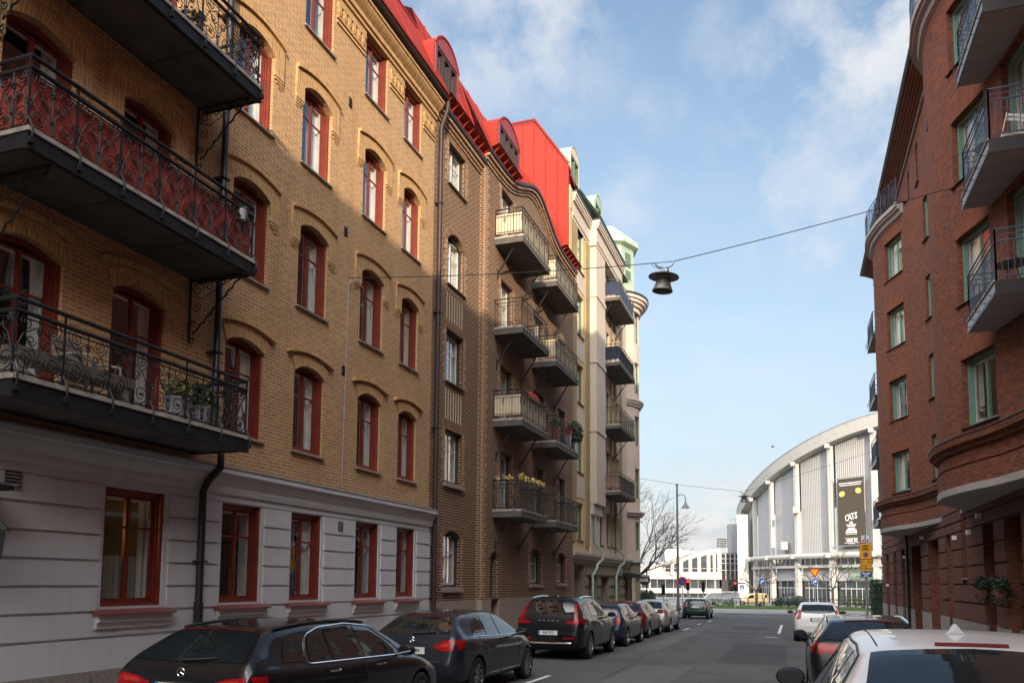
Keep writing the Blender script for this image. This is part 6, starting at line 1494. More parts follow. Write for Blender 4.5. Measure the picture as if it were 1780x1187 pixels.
c.patch('rear_window', 'carglass', [(-.62, .74), (0, .68), (.62, .74)], [(-.545, 1.20), (0, 1.24), (.545, 1.20)], lambda x, y: c.topp(x, y))
side_lights(c, [([(1.0, 1.04), (1.42, 1.03)], [(1.25, 1.27), (1.45, 1.315)]), ([(1.5, 1.03), (2.18, 1.01)], [(1.5, 1.32), (2.2, 1.345)]), ([(2.28, 1.005), (3.2, .98)], [(2.28, 1.345), (2.7, 1.31), (3.05, 1.11)])])
mb = MB()
for sx in (-1, 1): mb.mark(); c.line(mb, [(3.25, .965), (2.2, .995), (.95, 1.025), (1.0, 1.10), (1.25, 1.30), (1.6, 1.35), (2.2, 1.37), (2.72, 1.325), (3.1, 1.11), (3.25, .97)], lambda y, z, sx=sx: c.side(y, z, sx, 0.003), 0.009, 60)
mb.objs('window_trim', M['trim'], c.root)
mb = MB()
for x in (-.50, .50): c.line(mb, [(x, 1.32), (x, 2.75)], lambda x, y: c.topp(x, y, -0.001), 0.006)
mb.obj('panel_gap', M['black'], c.root)
mb = MB(); c.line(mb, [(-.19, 1.31), (.19, 1.31)], lambda x, y: c.topp(x, y, 0.002), 0.016); mb.obj('brake_light', M['taild'], c.root)
fin(c, 1.85, 'pot'); c.mirror(2.95, 1.0, 'black'); c.handles([(1.35, .90), (2.45, .88)], 'pBSilver')
for sx in (-1, 1): c.patch('tail_light', 'tail', [(.40, .86), (.78, .84)], [(.42, .98), (.74, .98)], lambda x, z, sx=sx: c.rear(sx * x, z, 0.008))
seams(c, [[(2.24, 1.0), (2.26, .7), (2.2, .3)], [(3.25, .95), (3.22, .6), (3.1, .3)]])
# rear shelf seen through nothing: the glass is tinted
sp = car_copy(L=4.72, paint='pBlack', axles=(0.98, 3.79), track=0.91, R=0.335, mir='black',
    top=[(0, .64), (.04, .86), (.08, 1.0), (.13, 1.05), (.30, 1.18), (.58, 1.345), (.72, 1.385), (1.3, 1.43), (2.0, 1.44), (2.6, 1.41), (2.95, 1.31), (3.55, 1.0), (3.9, .94), (4.35, .84), (4.62, .7), (4.72, .54)],
    belt=[(0, .9), (.15, .99), (1.2, .97), (2.8, .94), (3.6, .91), (4.72, .7)], hw=[(0, .74), (.05, .83), (.25, .895), (.7, .915), (2.2, .918), (3.9, .905), (4.4, .84), (4.62, .73), (4.72, .6)],
    bot=[(0, .36), (.1, .25), (.5, .2), (4.2, .2), (4.72, .3)], rw=[(0, .6), (.3, .615), (.6, .58), (1.4, .605), (2.6, .59), (3.5, .67), (4.7, .6)])
c = Car('parked_car', 'black estate car with grey roof rails between the silver saloon and white hatchback', sp, (1.12, 13.5, 0), 0, 'cars parked along the right kerb')
def dress_estate(c):
    c.patch('rear_window', 'carglass', [(-.66, 1.075), (0, 1.06), (.66, 1.075)], [(-.545, 1.315), (0, 1.335), (.545, 1.315)], lambda x, z: c.rear(x, z))
    side_lights(c, [([(.72, 1.05), (1.3, 1.02)], [(.88, 1.25), (1.33, 1.32)]), ([(1.4, 1.015), (2.12, 1.0)], [(1.41, 1.325), (2.14, 1.35)]), ([(2.22, .995), (3.2, .97)], [(2.22, 1.35), (2.62, 1.32), (3.02, 1.11)])])
    for sx in (-1, 1):
        c.patch('tail_light', 'tail', [(.38, .88), (.78, .85)], [(.40, 1.0), (.76, 1.015)], lambda x, z, sx=sx: c.rear(sx * x, z, 0.008)); c.patch('tail_light', 'tail', [(.12, .85), (.32, .88)], [(.12, 1.01), (.36, .99)], lambda y, z, sx=sx: c.side(y, z, sx, 0.008), n=6)
        c.patch('tail_light', 'taill', [(.5, .915), (.74, .905)], [(.5, .935), (.74, .93)], lambda x, z, sx=sx: c.rear(sx * x, z, 0.012), n=6, m=2)
    mb = MB()
    for sx in (-1, 1): mb.mark(); c.line(mb, [(.75, sx * .60), (2.6, sx * .575)], lambda y, x: c.topp(x, y, 0.02), 0.016)
    mb.objs('roof_rail', M['chrome'], c.root)
    mb = MB(); c.line(mb, [(-.35, 1.345), (0, 1.362), (.35, 1.345)], lambda x, z: c.rear(x, z, 0.004), 0.014); mb.obj('brake_light', M['taild'], c.root)
    seams(c, [[(2.17, .99), (2.19, .7), (2.15, .3)], [(3.25, .95), (3.22, .6), (3.1, .3)]]); c.plate(None, .80); c.handles([(1.5, .9), (2.55, .88)], 'trim'); c.mirror(3.0, 1.0, 'black')
dress_estate(c)
sp = car_copy(L=3.95, paint='pWhite', R=.31, track=.86, axles=(.72, 3.2), rim='multi',
    top=[(0, .64), (.03, .86), (.08, 1.02), (.13, 1.09), (.26, 1.22), (.5, 1.39), (.65, 1.42), (1.1, 1.465), (1.6, 1.475), (2.0, 1.44), (2.3, 1.34), (2.85, 1.03), (3.3, .95), (3.65, .84), (3.88, .7), (3.95, .5)],
    belt=[(0, .92), (.15, 1.04), (1.0, 1.02), (2.2, .97), (3, .92), (3.95, .72)], hw=[(0, .70), (.05, .78), (.25, .845), (.6, .862), (2, .862), (3.2, .85), (3.6, .79), (3.86, .68), (3.95, .54)],
    bot=[(0, .36), (.1, .25), (.5, .2), (3.5, .2), (3.95, .3)], rw=[(0, .58), (.3, .60), (.6, .575), (1.4, .58), (2.2, .57), (2.8, .66), (3.95, .58)], st=[0, .03, .08, .14, .22, .32, .45, .58, .8, 1.1, 1.4, 1.75, 2.05, 2.3, 2.55, 2.8, 3.1, 3.4, 3.65, 3.84, 3.92, 3.95])
c = Car('parked_car', 'white hatchback with tall tail lights, farthest car at the right kerb', sp, (0.84, 31.28, 0), 0, 'cars parked along the right kerb')
c.patch('rear_window', 'carglass', [(-.60, 1.12), (-.4, 1.07), (0, 1.06), (.4, 1.07), (.60, 1.12)], [(-.52, 1.36), (0, 1.38), (.52, 1.36)], lambda x, z: c.rear(x, z))
side_lights(c, [([(.7, 1.1), (1.2, 1.06)], [(.9, 1.3), (1.22, 1.365)]), ([(1.3, 1.05), (2.5, 1.0)], [(1.3, 1.37), (1.85, 1.37), (2.35, 1.13)])])
for sx in (-1, 1): c.patch('tail_light', 'tail', [(.60, .86), (.74, .84)], [(.57, 1.12), (.64, 1.20)], lambda x, z, sx=sx: c.rear(sx * x, z, 0.008), n=6, m=10); c.patch('tail_light', 'tail', [(.12, .86), (.2, .9)], [(.12, 1.12), (.36, 1.2)], lambda y, z, sx=sx: c.side(y, z, sx, 0.008), n=6)
seams(c, [[(1.25, 1.05), (1.27, .7), (1.2, .3)], [(2.55, .97), (2.52, .6), (2.4, .3)]]); c.plate('Y', .83); c.handles([(1.55, .92)], 'pWhite'); c.mirror(2.4, 1.02, 'black')
# ---- across the junction: cream van-bodied car and a dark car behind the hedge
def far_car(label, px, D, sp, rz, paint, name='parked_car', cat='car'):
    x, y = DL(D, DZ(px, D)); d = dict(sp); d['paint'] = paint
    c = Car(name, label, d, (x, y, 0), rz, None, cat); return c
van = dict(L=4.1, R=.31, track=.80, axles=(.85, 3.35), wW=.18, paint='pCream', shoulder=.95,
    top=[(0, .8), (.03, 1.2), (.1, 1.5), (.25, 1.66), (.6, 1.72), (1.4, 1.74), (2.2, 1.66), (2.5, 1.55), (2.9, 1.1), (3.2, 1.0), (3.6, .95), (3.95, .8), (4.1, .55)],
    belt=[(0, 1.0), (4.1, .85)], hw=[(0, .68), (.05, .74), (.3, .80), (2, .80), (3.2, .79), (3.7, .72), (4.0, .6), (4.1, .5)], bot=[(0, .38), (.1, .3), (3.6, .3), (4.1, .4)], rw=[(0, .66), (.6, .66), (2.2, .62), (3, .62), (4.1, .55)], rim='star')
c = far_car('cream yellow old-fashioned van parked in front of the arena', 1333, 104, van, PI / 2 + 0.25, 'pCream', 'parked_van', 'van')
side_lights(c, [([(.15, 1.15), (.5, 1.15)], [(.2, 1.5), (.5, 1.52)]), ([(1.9, 1.1), (2.6, 1.08)], [(1.9, 1.5), (2.4, 1.42)])]); seams(c, [[(1.8, 1.4), (1.8, .4)], [(2.75, 1.1), (2.7, .4)]])
c = far_car('dark blue hatchback facing left behind the hedge before the arena', 1402, 103, HATCH, PI / 2 + 0.25, 'pNavy')
side_lights(c, [([(.78, 1.02), (1.98, .985)], [(.98, 1.24), (2.0, 1.345)]), ([(2.08, .98), (2.95, .955)], [(2.08, 1.345), (2.80, 1.09)])])
# ================================================================ hanging street lamps
def lamp_shade(mb):
    mb.lathe([(0.0, -0.02), (0.10, -0.02), (0.13, -0.05), (0.20, -0.10), (0.365, -0.14), (0.37, -0.155), (0.20, -0.145), (0.165, -0.185), (0.155, -0.22), (0.19, -0.34), (0.245, -0.485), (0.25, -0.50), (0.235, -0.495), (0.15, -0.24), (0.0, -0.22)], 32)
def hang_lamp(label, p, a, b, tilt, wl):
    h = thing('street_lamp', label, 'street lamp', p, 0, 'lamps hung over the street')
    mb = MB(); lamp_shade(mb); o = mb.obj('lamp_shade', M['lampgrey'], h, angle=35); o.rotation_euler = (0.0, tilt, 0)
    d = (Vector(b) - Vector(a)); d.z = 0; d.normalize(); mb = MB()
    pts = [Vector((0, 0, 0.16)) + d * t + Vector((0, 0, k)) for t, k in ((-0.22, 0.03), (-0.19, -0.04), (-0.1, -0.08), (0, -0.09), (0.1, -0.07), (0.19, 0.0), (0.23, 0.09))]
    mb.tube(pts, 0.022, 8); mb.bar((0, 0, 0.08), (0, 0, -0.03), 0.05); mb.tube([Vector((0, 0, 0.19)) - d * 0.32, Vector((0, 0, 0.1)) - d * 0.27, Vector((0, 0, 0.06)) - d * 0.15, Vector((0, 0, 0.0)) - d * 0.06], 0.008, 5)
    mb.lathe([(0, 0.05), (0.06, 0.03), (0.07, -0.02), (0, -0.03)], 10, (0.05, 0, 0.0)); mb.obj('hanger', M['steel'], h)
    mb = MB(); A, B, Pm = Vector(a), Vector(b), Vector(p); L1 = Pm + Vector((0, 0, 0.19)) - d * 0.22; L2 = Pm + Vector((0, 0, 0.25)) + d * 0.23
    def sag(u, v, s): return [u.lerp(v, i / 14) - Vector((0, 0, s * 4 * (i / 14) * (1 - i / 14))) for i in range(15)]
    mb.tube(sag(A, L1, 0.08), 0.011, 5); mb.tube([L1, L2], 0.009, 5); mb.tube(sag(L2, B, 0.05), 0.011, 5)
    mb.obj('suspension_wire', M['black'], None, label=wl, cat='wire', group='wires across the street')
hang_lamp('grey hat-shaped lamp hanging from the near wire over the street', (-2.78, 18.86, 9.52), (XL + 0.05, 16.2, 9.24), (4.35, 22.6, 12.35), 0.10, 'near wire from the yellow brick wall to the red brick bay')
hang_lamp('small far hat-shaped lamp hanging before the white arena', (-2.85, 53.0, 7.72), (-9.55, 51.6, 8.85), (5.3, 54.5, 10.5), 0.0, 'far wire crossing the street end in front of the arena')
# ---- twin-arm lamp post
px, py = -8.37, 62.4
lp = thing('lamp_post', 'tall grey lamp post with two curved arms at the junction', 'lamp post', (px, py, G(py)))
H = 9.6 - G(py) + 0.0
mb = MB(); mb.tube([(0, 0, 0), (0, 0, 0.9)], [0.14, 0.14], 12); mb.tube([(0, 0, 0.9), (0, 0, 5.0)], [0.11, 0.10], 12); mb.tube([(0, 0, 5.0), (0, 0, H)], [0.085, 0.07], 12); mb.lathe([(0.12, H), (0.13, H + 0.05), (0, H + 0.08)], 12); mb.obj('pole', M['lampgrey'], lp, angle=40)
def arm(parent, z, sx, r):
    mb = MB(); n = 14
    mb.tube([(0, 0, z - 0.9), (sx * 0.05, 0, z - 0.4)] + [(sx * (r - r * math.cos(PI * i / n)), 0, z - 0.4 + r * 1.1 * math.sin(PI * i / n)) for i in range(1, n + 1)] + [(sx * 2 * r, 0, z - 0.6)], 0.035, 6); mb.obj('lamp_arm', M['lampgrey'], parent)
    mb = MB(); mb.lathe([(0, 0.12), (0.06, 0.10), (0.08, -0.05), (0.2, -0.25), (0.30, -0.36), (0.32, -0.42), (0.0, -0.43)], 16, (sx * 2 * r, 0, z - 0.7)); mb.obj('lamp_shade', M['lampgrey'], parent, angle=35)
arm(lp, H - 0.7, 1, 0.32); arm(lp, 5.75 - G(py), -1, 0.30)
mb = MB(); mb.bar((-0.25, 0, 5.55 - G(py)), (0.5, 0, 5.55 - G(py)), 0.05); mb.obj('cross_bar', M['steel'], lp)
# ---- round and triangular road signs (all face the street)
def disc(mb, r, y0, y1, z, m=0, n=32, x=0):
    mb.lathe([(0, y0), (r, y0), (r, y1), (0, y1)], n, (x, 0, z), m, axis='y')
def pole(mb, h, r=0.03, m=0): mb.tube([(0, 0, -0.1), (0, 0, h)], r, 8, m)
def at(pxx, D): x, y = DL(D, DZ(pxx, D)); return x, y
rzc = 0.1
x, y = at(1186, 59); s = thing('road_sign', 'round blue and red no-parking sign on a thin pole beside the lamp post', 'road sign', (x, y, G(y)), rzc)
zc = 2.0 + 3.0 / 1384 * 59 - G(y); mb = MB(); pole(mb, zc + 0.3); mb.obj('pole', M['steel'], s)
mb = MB(); disc(mb, 0.33, -0.05, -0.03, zc, 0); disc(mb, 0.27, -0.056, -0.051, zc, 1); mb.bar((-0.19, -0.06, zc + 0.19), (0.19, -0.06, zc - 0.19), 0.012, 0.06, 0); mb.obj('sign_face', [M['sred'], M['sblue']], s)
def arrow(mb, zc, s, m):
    pts = [(-0.11, -0.14), (-0.11, 0.02), (-0.06, 0.08), (0.02, 0.08), (0.02, 0.15), (0.15, 0.04), (0.02, -0.07), (0.02, 0.0), (-0.03, 0.0), (-0.04, -0.02), (-0.04, -0.14)]
    mb.prism([(u * s, zc + v * s) for u, v in pts], -0.064, -0.058, lambda u, v, d: (u, d, v), m)
for i, (pxx, D, py_, lab) in enumerate(((1324.5, 68, 1011, 'round blue turn-right sign on a thin pole in the middle of the paving'),)):
    x, y = at(pxx, D); s = thing('road_sign', lab, 'road sign', (x, y, G(y)), rzc); zc = 2 + (1010.5 - py_) / 1384 * D - G(y) + 0.2
    mb = MB(); pole(mb, zc + 0.25); mb.obj('pole', M['steel'], s); mb = MB(); disc(mb, 0.30, -0.05, -0.03, zc, 0); disc(mb, 0.275, -0.056, -0.051, zc, 1); arrow(mb, zc, 1.3, 0); mb.obj('sign_face', [M['swhite'], M['sblue']], s)
x, y = at(1415.5, 76); s = thing('road_sign', 'yellow give-way triangle above a round blue arrow sign', 'road sign', (x, y, G(y)), rzc)
zt = 2 + (1010.5 - 994) / 1384 * 76 - G(y) + 0.25; mb = MB(); pole(mb, zt + 0.3, 0.035); mb.obj('pole', M['steel'], s)
def rtri(r, cr=0.06): 
    out = []
    for k in range(3):
        a = -PI / 2 + 2 * PI * k / 3
        for j in range(5): b = a - 0.9 + 0.45 * j; out.append((r * math.cos(a) + cr * math.cos(b), r * math.sin(a) + cr * math.sin(b)))
    return out
mb = MB(); PV = lambda u, v, d: (u, d, zt + v)
mb.prism(rtri(0.48), -0.05, -0.03, PV, 0); mb.prism(rtri(0.30), -0.058, -0.051, PV, 1); mb.obj('give_way_sign', [M['sred'], M['syellow']], s)
zb = zt - 0.92; mb = MB(); disc(mb, 0.31, -0.05, -0.03, zb, 0); disc(mb, 0.29, -0.056, -0.051, zb, 1); arrow(mb, zb, 1.3, 0); mb.obj('sign_face', [M['swhite'], M['sblue']], s)
# loading-bay sign by the right kerb
x, y = 2.62, 33.0; s = thing('parking_sign', 'tall yellow loading-bay sign stack on a grey pole by the right kerb', 'road sign', (x, y, G(y)), 0.0)
g0 = -G(y); mb = MB(); pole(mb, 4.75 + g0, 0.045); mb.obj('pole', M['steel'], s)
def board(z0, z1, w, txt, sizes, mface, mtext, name='sign_face', disc_z=None, border='sred'):
    mb = MB(); mb.box(-w / 2, w / 2, -0.075, -0.05, z0 + g0, z1 + g0, 0); mb.box(-w / 2 + 0.018, w / 2 - 0.018, -0.08, -0.0751, z0 + g0 + 0.018, z1 + g0 - 0.018, 1)
    if disc_z: disc(mb, 0.095, -0.086, -0.081, disc_z + g0, 0, 24); disc(mb, 0.065, -0.091, -0.0865, disc_z + g0, 2, 24)
    o = mb.obj(name, [M[border], M[mface], M['sblue']], s)
    for t, z, sz in sizes: link('lettering', text_mesh(t, sz, M[mtext], 'CENTER', 0.002, 0.004), o, (0, -0.084, z + g0))
board(2.95, 3.56, 0.42, None, [('Last-', 3.46, 0.135), ('plats', 3.34, 0.135)], 'syellow', 'black', disc_z=3.12)
board(2.71, 2.945, 0.42, None, [('7 - 17', 2.83, 0.14)], 'syellow', 'black'); board(2.49, 2.705, 0.42, None, [('0-18 m', 2.60, 0.12)], 'syellow', 'black')
board(2.28, 2.47, 0.40, None, [('P-Avgift', 2.415, 0.085), ('Taxa', 2.325, 0.075)], 'sblue', 'swhite', border='sblue')
for sx in (-1, 1):
    mb = MB(); mb.box(sx * 0.08 - 0.055, sx * 0.08 + 0.055, -0.07, -0.055, 3.58 + g0, 3.86 + g0, 0); mb.box(sx * 0.08 - 0.03, sx * 0.08 + 0.03, -0.075, -0.0701, 3.6 + g0, 3.7 + g0, 1); mb.obj('small_notice', [M['swhite'], M['taill']], s)
# bar sign on the corner
x, y = -9.5, 54.1; s = thing('bar_sign', 'black oval sign with white lettering hung from a bracket at the corner', 'sign', (x, y, 2.17), 0.0)
mb = MB(); n = 32; mb.prism([(0.40 * math.cos(2 * PI * i / n), 0.32 * math.sin(2 * PI * i / n)) for i in range(n)], -0.05, 0.05, lambda u, v, d: (u, d, v)); o = mb.obj('board', M['black'], s)
link('lettering', text_mesh('BAR', 0.30, M['swhite'], 'CENTER', 0.004, 0.009), o, (0, -0.056, 0))
mb = MB(); mb.bar((-0.95, 0, 0.52), (0.5, 0, 0.52), 0.04); mb.bar((-0.2, 0, 0.52), (-0.2, 0, 0.25), 0.02); mb.bar((0.2, 0, 0.52), (0.2, 0, 0.25), 0.02); mb.bar((0.14, 0.12, -1.0), (0.14, 0.12, 0.9), 0.16, 0.06); mb.obj('bracket', M['black'], s)
# traffic lights
def traffic(pxx, D, zc_px, lit, lab):
    x, y = at(pxx, D); s = thing('traffic_light', lab, 'traffic light', (x, y, G(y)), 0.1, 'traffic lights at the junction'); z = 2 + (1010.5 - zc_px) / 1384 * D - G(y)
    mb = MB(); pole(mb, z + 0.3, 0.06); mb.obj('pole', M['steel'], s)
    mb = MB(); mb.box(-0.17, 0.17, -0.25, -0.05, z - 0.5, z + 0.5)
    for k in range(3): mb.lathe([(0.12, -0.25), (0.12, -0.4), (0.11, -0.4), (0.11, -0.25)], 14, (0, 0, z + 0.3 - 0.3 * k), axis='y')
    mb.obj('signal_head', M['black'], s)
    if lit is not None:
        mb = MB(); disc(mb, 0.105, -0.27, -0.255, z + 0.3 - 0.3 * lit); mb.obj('lit_lens', emit('red signal', (1.0, 0.04, 0.02), 2.0) if lit == 0 else emit('amber signal', (1.0, 0.5, 0.05), 1.5), s)
traffic(1195.5, 72, 1013, 0, 'traffic light behind the round no-parking sign showing red')
traffic(1153, 74, 1022, None, 'dark traffic light between the hedge and the lamp post')
traffic(1277, 84, 1015, 0, 'red traffic light in front of the dark glazed link')
traffic(1222, 78, 1016, None, 'dark traffic light right of the green small car')
x, y = at(1289, 90); s = thing('road_sign', 'small square blue crossing sign left of the arena', 'road sign', (x, y, G(y)), 0.2); zc = 2 + (1010.5 - 1017) / 1384 * 90 - G(y); mb = MB(); pole(mb, zc + 0.3); mb.obj('pole', M['steel'], s)
mb = MB(); mb.box(-0.22, 0.22, -0.06, -0.04, zc - 0.22, zc + 0.22, 0); mb.prism([(-0.15, zc - 0.15), (0.15, zc - 0.15), (0, zc + 0.13)], -0.066, -0.061, lambda u, v, d: (u, d, v), 1); mb.obj('sign_face', [M['sblue'], M['swhite']], s)
# ================================================================ vegetation
def bare_tree(name, label, loc, h, seed, spread=0.5, group=None, trunk=0.35, th=0.16, lean=0.0, depth=5, leafmat=None):
    rg = random.Random(seed); t = thing(name, label, 'tree', loc, 0, group)
    tk = MB(); tk.tube([(0, 0, -0.3), (0.03 * h * lean, 0, h * trunk * 0.5), (0.06 * h * lean, 0, h * trunk)], [th * 1.25, th, th * 0.8], 9); tk.obj('trunk', M['bark'], t, angle=60)
    mb = MB()
    def grow(p, d, ln, r, k):
        pts = [p]; q = p; dd = d
        for i in range(3):
            dd = (dd + Vector((rg.gauss(0, .13), rg.gauss(0, .13), rg.gauss(0.05, .08)))).normalized(); q = q + dd * ln / 3; pts.append(q)
        mb.tube(pts, [r, r * .9, r * .78, r * .62], 5 if r > 0.03 else 3, cap=False)
        if k == 0: return
        n = rg.choice((2, 3, 3)) if k > 1 else 3
        for i in range(n):
            a = rg.uniform(0, 2 * PI); o = dd.orthogonal().normalized(); o.rotate(Matrix.Rotation(a, 3, dd)); nd = (dd + o * rg.uniform(spread * .6, spread * 1.4)).normalized()
            grow(pts[rg.choice((2, 3, 3))], nd, ln * rg.uniform(.62, .88), r * .6, k - 1)
    base = Vector((0.06 * h * lean, 0, h * trunk))
    for i in range(5):
        a = 2 * PI * i / 5 + rg.uniform(-.3, .3); grow(base - Vector((0, 0, rg.uniform(0, h * .06))), Vector((math.cos(a) * spread * 1.3 + lean * .4, math.sin(a) * spread * 1.3, 1)).normalized(), h * .24, th * .55, depth)
    cr = mb.obj('crown', M['bark'], t)
    if leafmat:
        lf = MB(); lf.leaves((lean * h * 0.2, 0, h * .42), (h * .33, h * .3, h * .12), 500, 0.07, 0, rg, 0.2); lf.obj('leaves', leafmat, t)
x, y = at(1100, 70); bare_tree('bare_tree', 'large leafless tree rising behind the cream corner building', (x - 0.6, y, G(y)), 11.5, 11, 0.62, None, 0.26, 0.2, 0.8, 5, M['leafy'])
for i, (pxx, D, h, lab) in enumerate(((1314, 100, 7.0, 'small leafless tree behind the cream van'), (1446, 97, 8.0, 'small leafless tree before the arena entrance'))):
    x, y = at(pxx, D); bare_tree('bare_tree', lab, (x, y, G(y)), h, 21 + i, 0.95, 'street trees before the arena', 0.30, 0.17, 0, 4)
def bush(name, label, loc, rad, n, size, mat, cat='hedge', core=True, seed=1, group=None):
    t = thing(name, label, cat, loc, 0, group); rg = random.Random(seed); mb = MB()
    if cat == 'hedge':
        for _ in range(n):
            s = rg.choice(((1, 0), (-1, 0), (0, 1), (0, -1), (0, 0)))
            p = [rg.uniform(-1, 1), rg.uniform(-1, 1), rg.uniform(0, 1)]
            if s[0]: p[0] = s[0] * rg.uniform(.85, 1.03)
            elif s[1]: p[1] = s[1] * rg.uniform(.85, 1.03)
            else: p[2] = rg.uniform(.9, 1.05)
            c = Vector((p[0] * rad[0], p[1] * rad[1], p[2] * rad[2])); a = Vector((rg.gauss(0, 1), rg.gauss(0, 1), rg.gauss(0, 1))).normalized(); b = a.orthogonal().normalized(); k = size * rg.uniform(.6, 1.3)
            mb.add([c - a * k, c + b * k * .5, c + a * k, c - b * k * .5], [(0, 1, 2, 3)])
        mb.box(-rad[0] * .9, rad[0] * .9, -rad[1] * .9, rad[1] * .9, 0, rad[2] * .93)
    else: mb.leaves((0, 0, rad[2]), rad, n, size, 0, rg, 0.1)
    mb.obj('foliage', M[mat], t); mb = MB(); rs = random.Random(seed + 5)
    for k in range(6): mb.tube([(rs.uniform(-.1, .1), rs.uniform(-.1, .1), 0), (rs.uniform(-.5, .5) * rad[0], rs.uniform(-.5, .5) * rad[1], rad[2] * rs.uniform(.8, 1.3))], [0.03, 0.01], 4)
    mb.obj('stems', M['bark'], t)
x, y = at(1116, 62); bush('hedge', 'dark clipped hedge below the oval bar sign', (x, y, G(y)), (0.8, 0.6, 1.75), 1500, 0.07, 'leafd', seed=3)
x, y = at(1528, 62); bush('hedge', 'tall dark evergreen hedge at the end of the red brick building', (x, y, G(y)), (0.62, 1.2, 2.75), 2400, 0.08, 'leafd', seed=4)
bl = [(1370, 94, 1.5, 0.9), (1386, 93, 1.0, 0.7), (1352, 94, 0.7, 0.6), (1475, 92, 1.6, 0.8), (1498, 92, 1.2, 0.75), (1245, 92, 1.3, 0.5), (1268, 93, 0.9, 0.45)]
nm = ['wide dark shrub in front of the dark blue car', 'round green shrub left of the white hatchback', 'thin shrub between the cream van and dark car', 'brown shrub under the second arena column', 'shrub beside the loading-bay sign pole', 'shrub right of the green small car', 'low shrub beneath the red traffic light']
for i, (pxx, D, w, h) in enumerate(bl):
    x, y = at(pxx, D); bush('shrub', nm[i], (x, y, G(y) + 0.1), (w, 0.6, h), 420, 0.09, 'leafd' if i < 3 else 'leaf', 'shrub', seed=30 + i, group='shrubs along the fence')
# fence along the lawn
x0, y0 = at(1272, 96); x1, y1 = at(1530, 91)
fe = thing('fence', 'low dark rail fence along the far edge of the lawn', 'fence', (0, 0, 0)); n = 18
rl = MB()
for i in range(n + 1):
    t = i / n; x, y = x0 + (x1 - x0) * t, y0 + (y1 - y0) * t; mb = MB(); mb.tube([(x, y, G(y)), (x, y, G(y) + 1.15)], 0.07, 6); mb.obj('post', M['black'], fe)
    if i:
        for h in (1.05, 0.6): rl.bar((xp, yp, G(yp) + h), (x, y, G(y) + h), 0.05)
    xp, yp = x, y
rl.obj('rail', M['black'], fe)
x0, y0 = at(1150, 100); x1, y1 = at(1285, 100); ra = thing('railing', 'pale handrail on a low ramp wall left of the arena', 'railing', (0, 0, 0)); mb = MB(); g = G(98)
pA, pB, pC = at(1222, 100), at(1237, 100), at(1285, 100)
mb.bar((*at(1140, 100), g + 0.95), (*pA, g + 0.95), 0.08); mb.bar((*pA, g + 0.95), (*pB, g + 1.75), 0.09); mb.bar((*pB, g + 1.75), (*pC, g + 1.75), 0.09); mb.obj('handrail', M['swhite'], ra)
mb = MB(); q = [(*pA, g - 0.5), (*pB, g + 0.2), (*pB, g + 1.68), (*pA, g + 0.9)]; mb.poly([(*at(1140, 100.4), g - 0.5), (*at(1285, 100.4), g - 0.5), (*at(1285, 100.4), g + 1.6), (*at(1237, 100.4), g + 1.6), (*at(1222, 100.4), g + 0.8), (*at(1140, 100.4), g + 0.8)]); mb.obj('ramp_wall', M['clad2'], ra)
# ================================================================ things on the balconies
def pot_plant(label, loc, rad, n, leaf, potmat='pot', ph=0.35, pr=0.16, group=None, size=0.05, seed=1, cat='potted plant'):
    t = thing('potted_plant', label, cat, loc, 0, group); mb = MB(); mb.lathe([(0, 0), (pr * .75, 0), (pr, ph), (pr * 1.06, ph), (pr * 1.06, ph + .03), (pr * .85, ph + .03), (pr * .8, ph - .02), (0, ph - .02)], 16); mb.obj('pot', M[potmat], t, angle=40)
    mb = MB(); rg = random.Random(seed); mb.leaves((0, 0, ph + rad[2] * .8), rad, n, size, 0, rg, 0.0)
    for k in range(8): mb.tube([(0, 0, ph - 0.02), (rg.uniform(-.7, .7) * rad[0], rg.uniform(-.7, .7) * rad[1], ph + rad[2] * rg.uniform(.6, 1.5))], 0.006, 3)
    mb.obj('leaves', M[leaf], t)
zB = BZ[0] + 0.262
pot_plant('pale pot with dry brown grass on the lowest iron balcony, left pot', (XL + 0.95, 9.85, zB), (.22, .2, .2), 160, 'leafy', 'pot', .34, .19, 'pots on the lowest iron balcony', .06, 2)
pot_plant('pale pot with green grass on the lowest iron balcony, right pot', (XL + 0.95, 10.35, zB), (.25, .22, .24), 220, 'leaf', 'pot', .3, .17, 'pots on the lowest iron balcony', .06, 3)
zT = BZ[2] + 0.262
pot_plant('yellow-green plant behind the top scrollwork railing', (XL + 0.85, 9.2, zT), (.28, .25, .35), 300, 'leafy', 'terra', .3, .16, None, .05, 4)
pot_plant('small leafy plant at the end of the top iron balcony', (XL + 0.85, 9.9, zT), (.22, .2, .22), 180, 'leaf', 'terra', .22, .14, None, .05, 5)
zM = BZ[1] + 0.262
t = thing('hanging_plant', 'small pale trailing plant hung on the red-screened balcony rail', 'plant', (XL + 1.13, 10.95, zM + 0.72)); mb = MB(); mb.leaves((0, 0, 0), (.1, .14, .22), 180, .04, 0, random.Random(8), 0.0); mb.obj('leaves', M['leaf'], t); mb = MB(); mb.lathe([(0, -.1), (.08, -.1), (.1, .08), (0, .08)], 12); mb.obj('pot', M['pot'], t)
ch = thing('wicker_chair', 'ribbed grey wicker armchair on the lowest iron balcony', 'chair', (XL + 0.55, 8.55, zB), 0.2)
mb = MB(); mb.box(-.28, .28, -.3, .3, .38, .46); mb.obj('seat', M['wicker'], ch)
mb = MB()
for k in range(16): u = -.3 + .04 * k; mb.tube([(-.28, u, .42), (-.36, u, .75), (-.38, u, 1.0 - 0.25 * abs(u) ** 1.5)], .018, 5)
for k in range(5): mb.tube([(-.3 - .015 * k, -.3, .5 + .1 * k), (-.3 - .015 * k, .3, .5 + .1 * k)], .012, 4)
mb.obj('backrest', M['wicker'], ch)
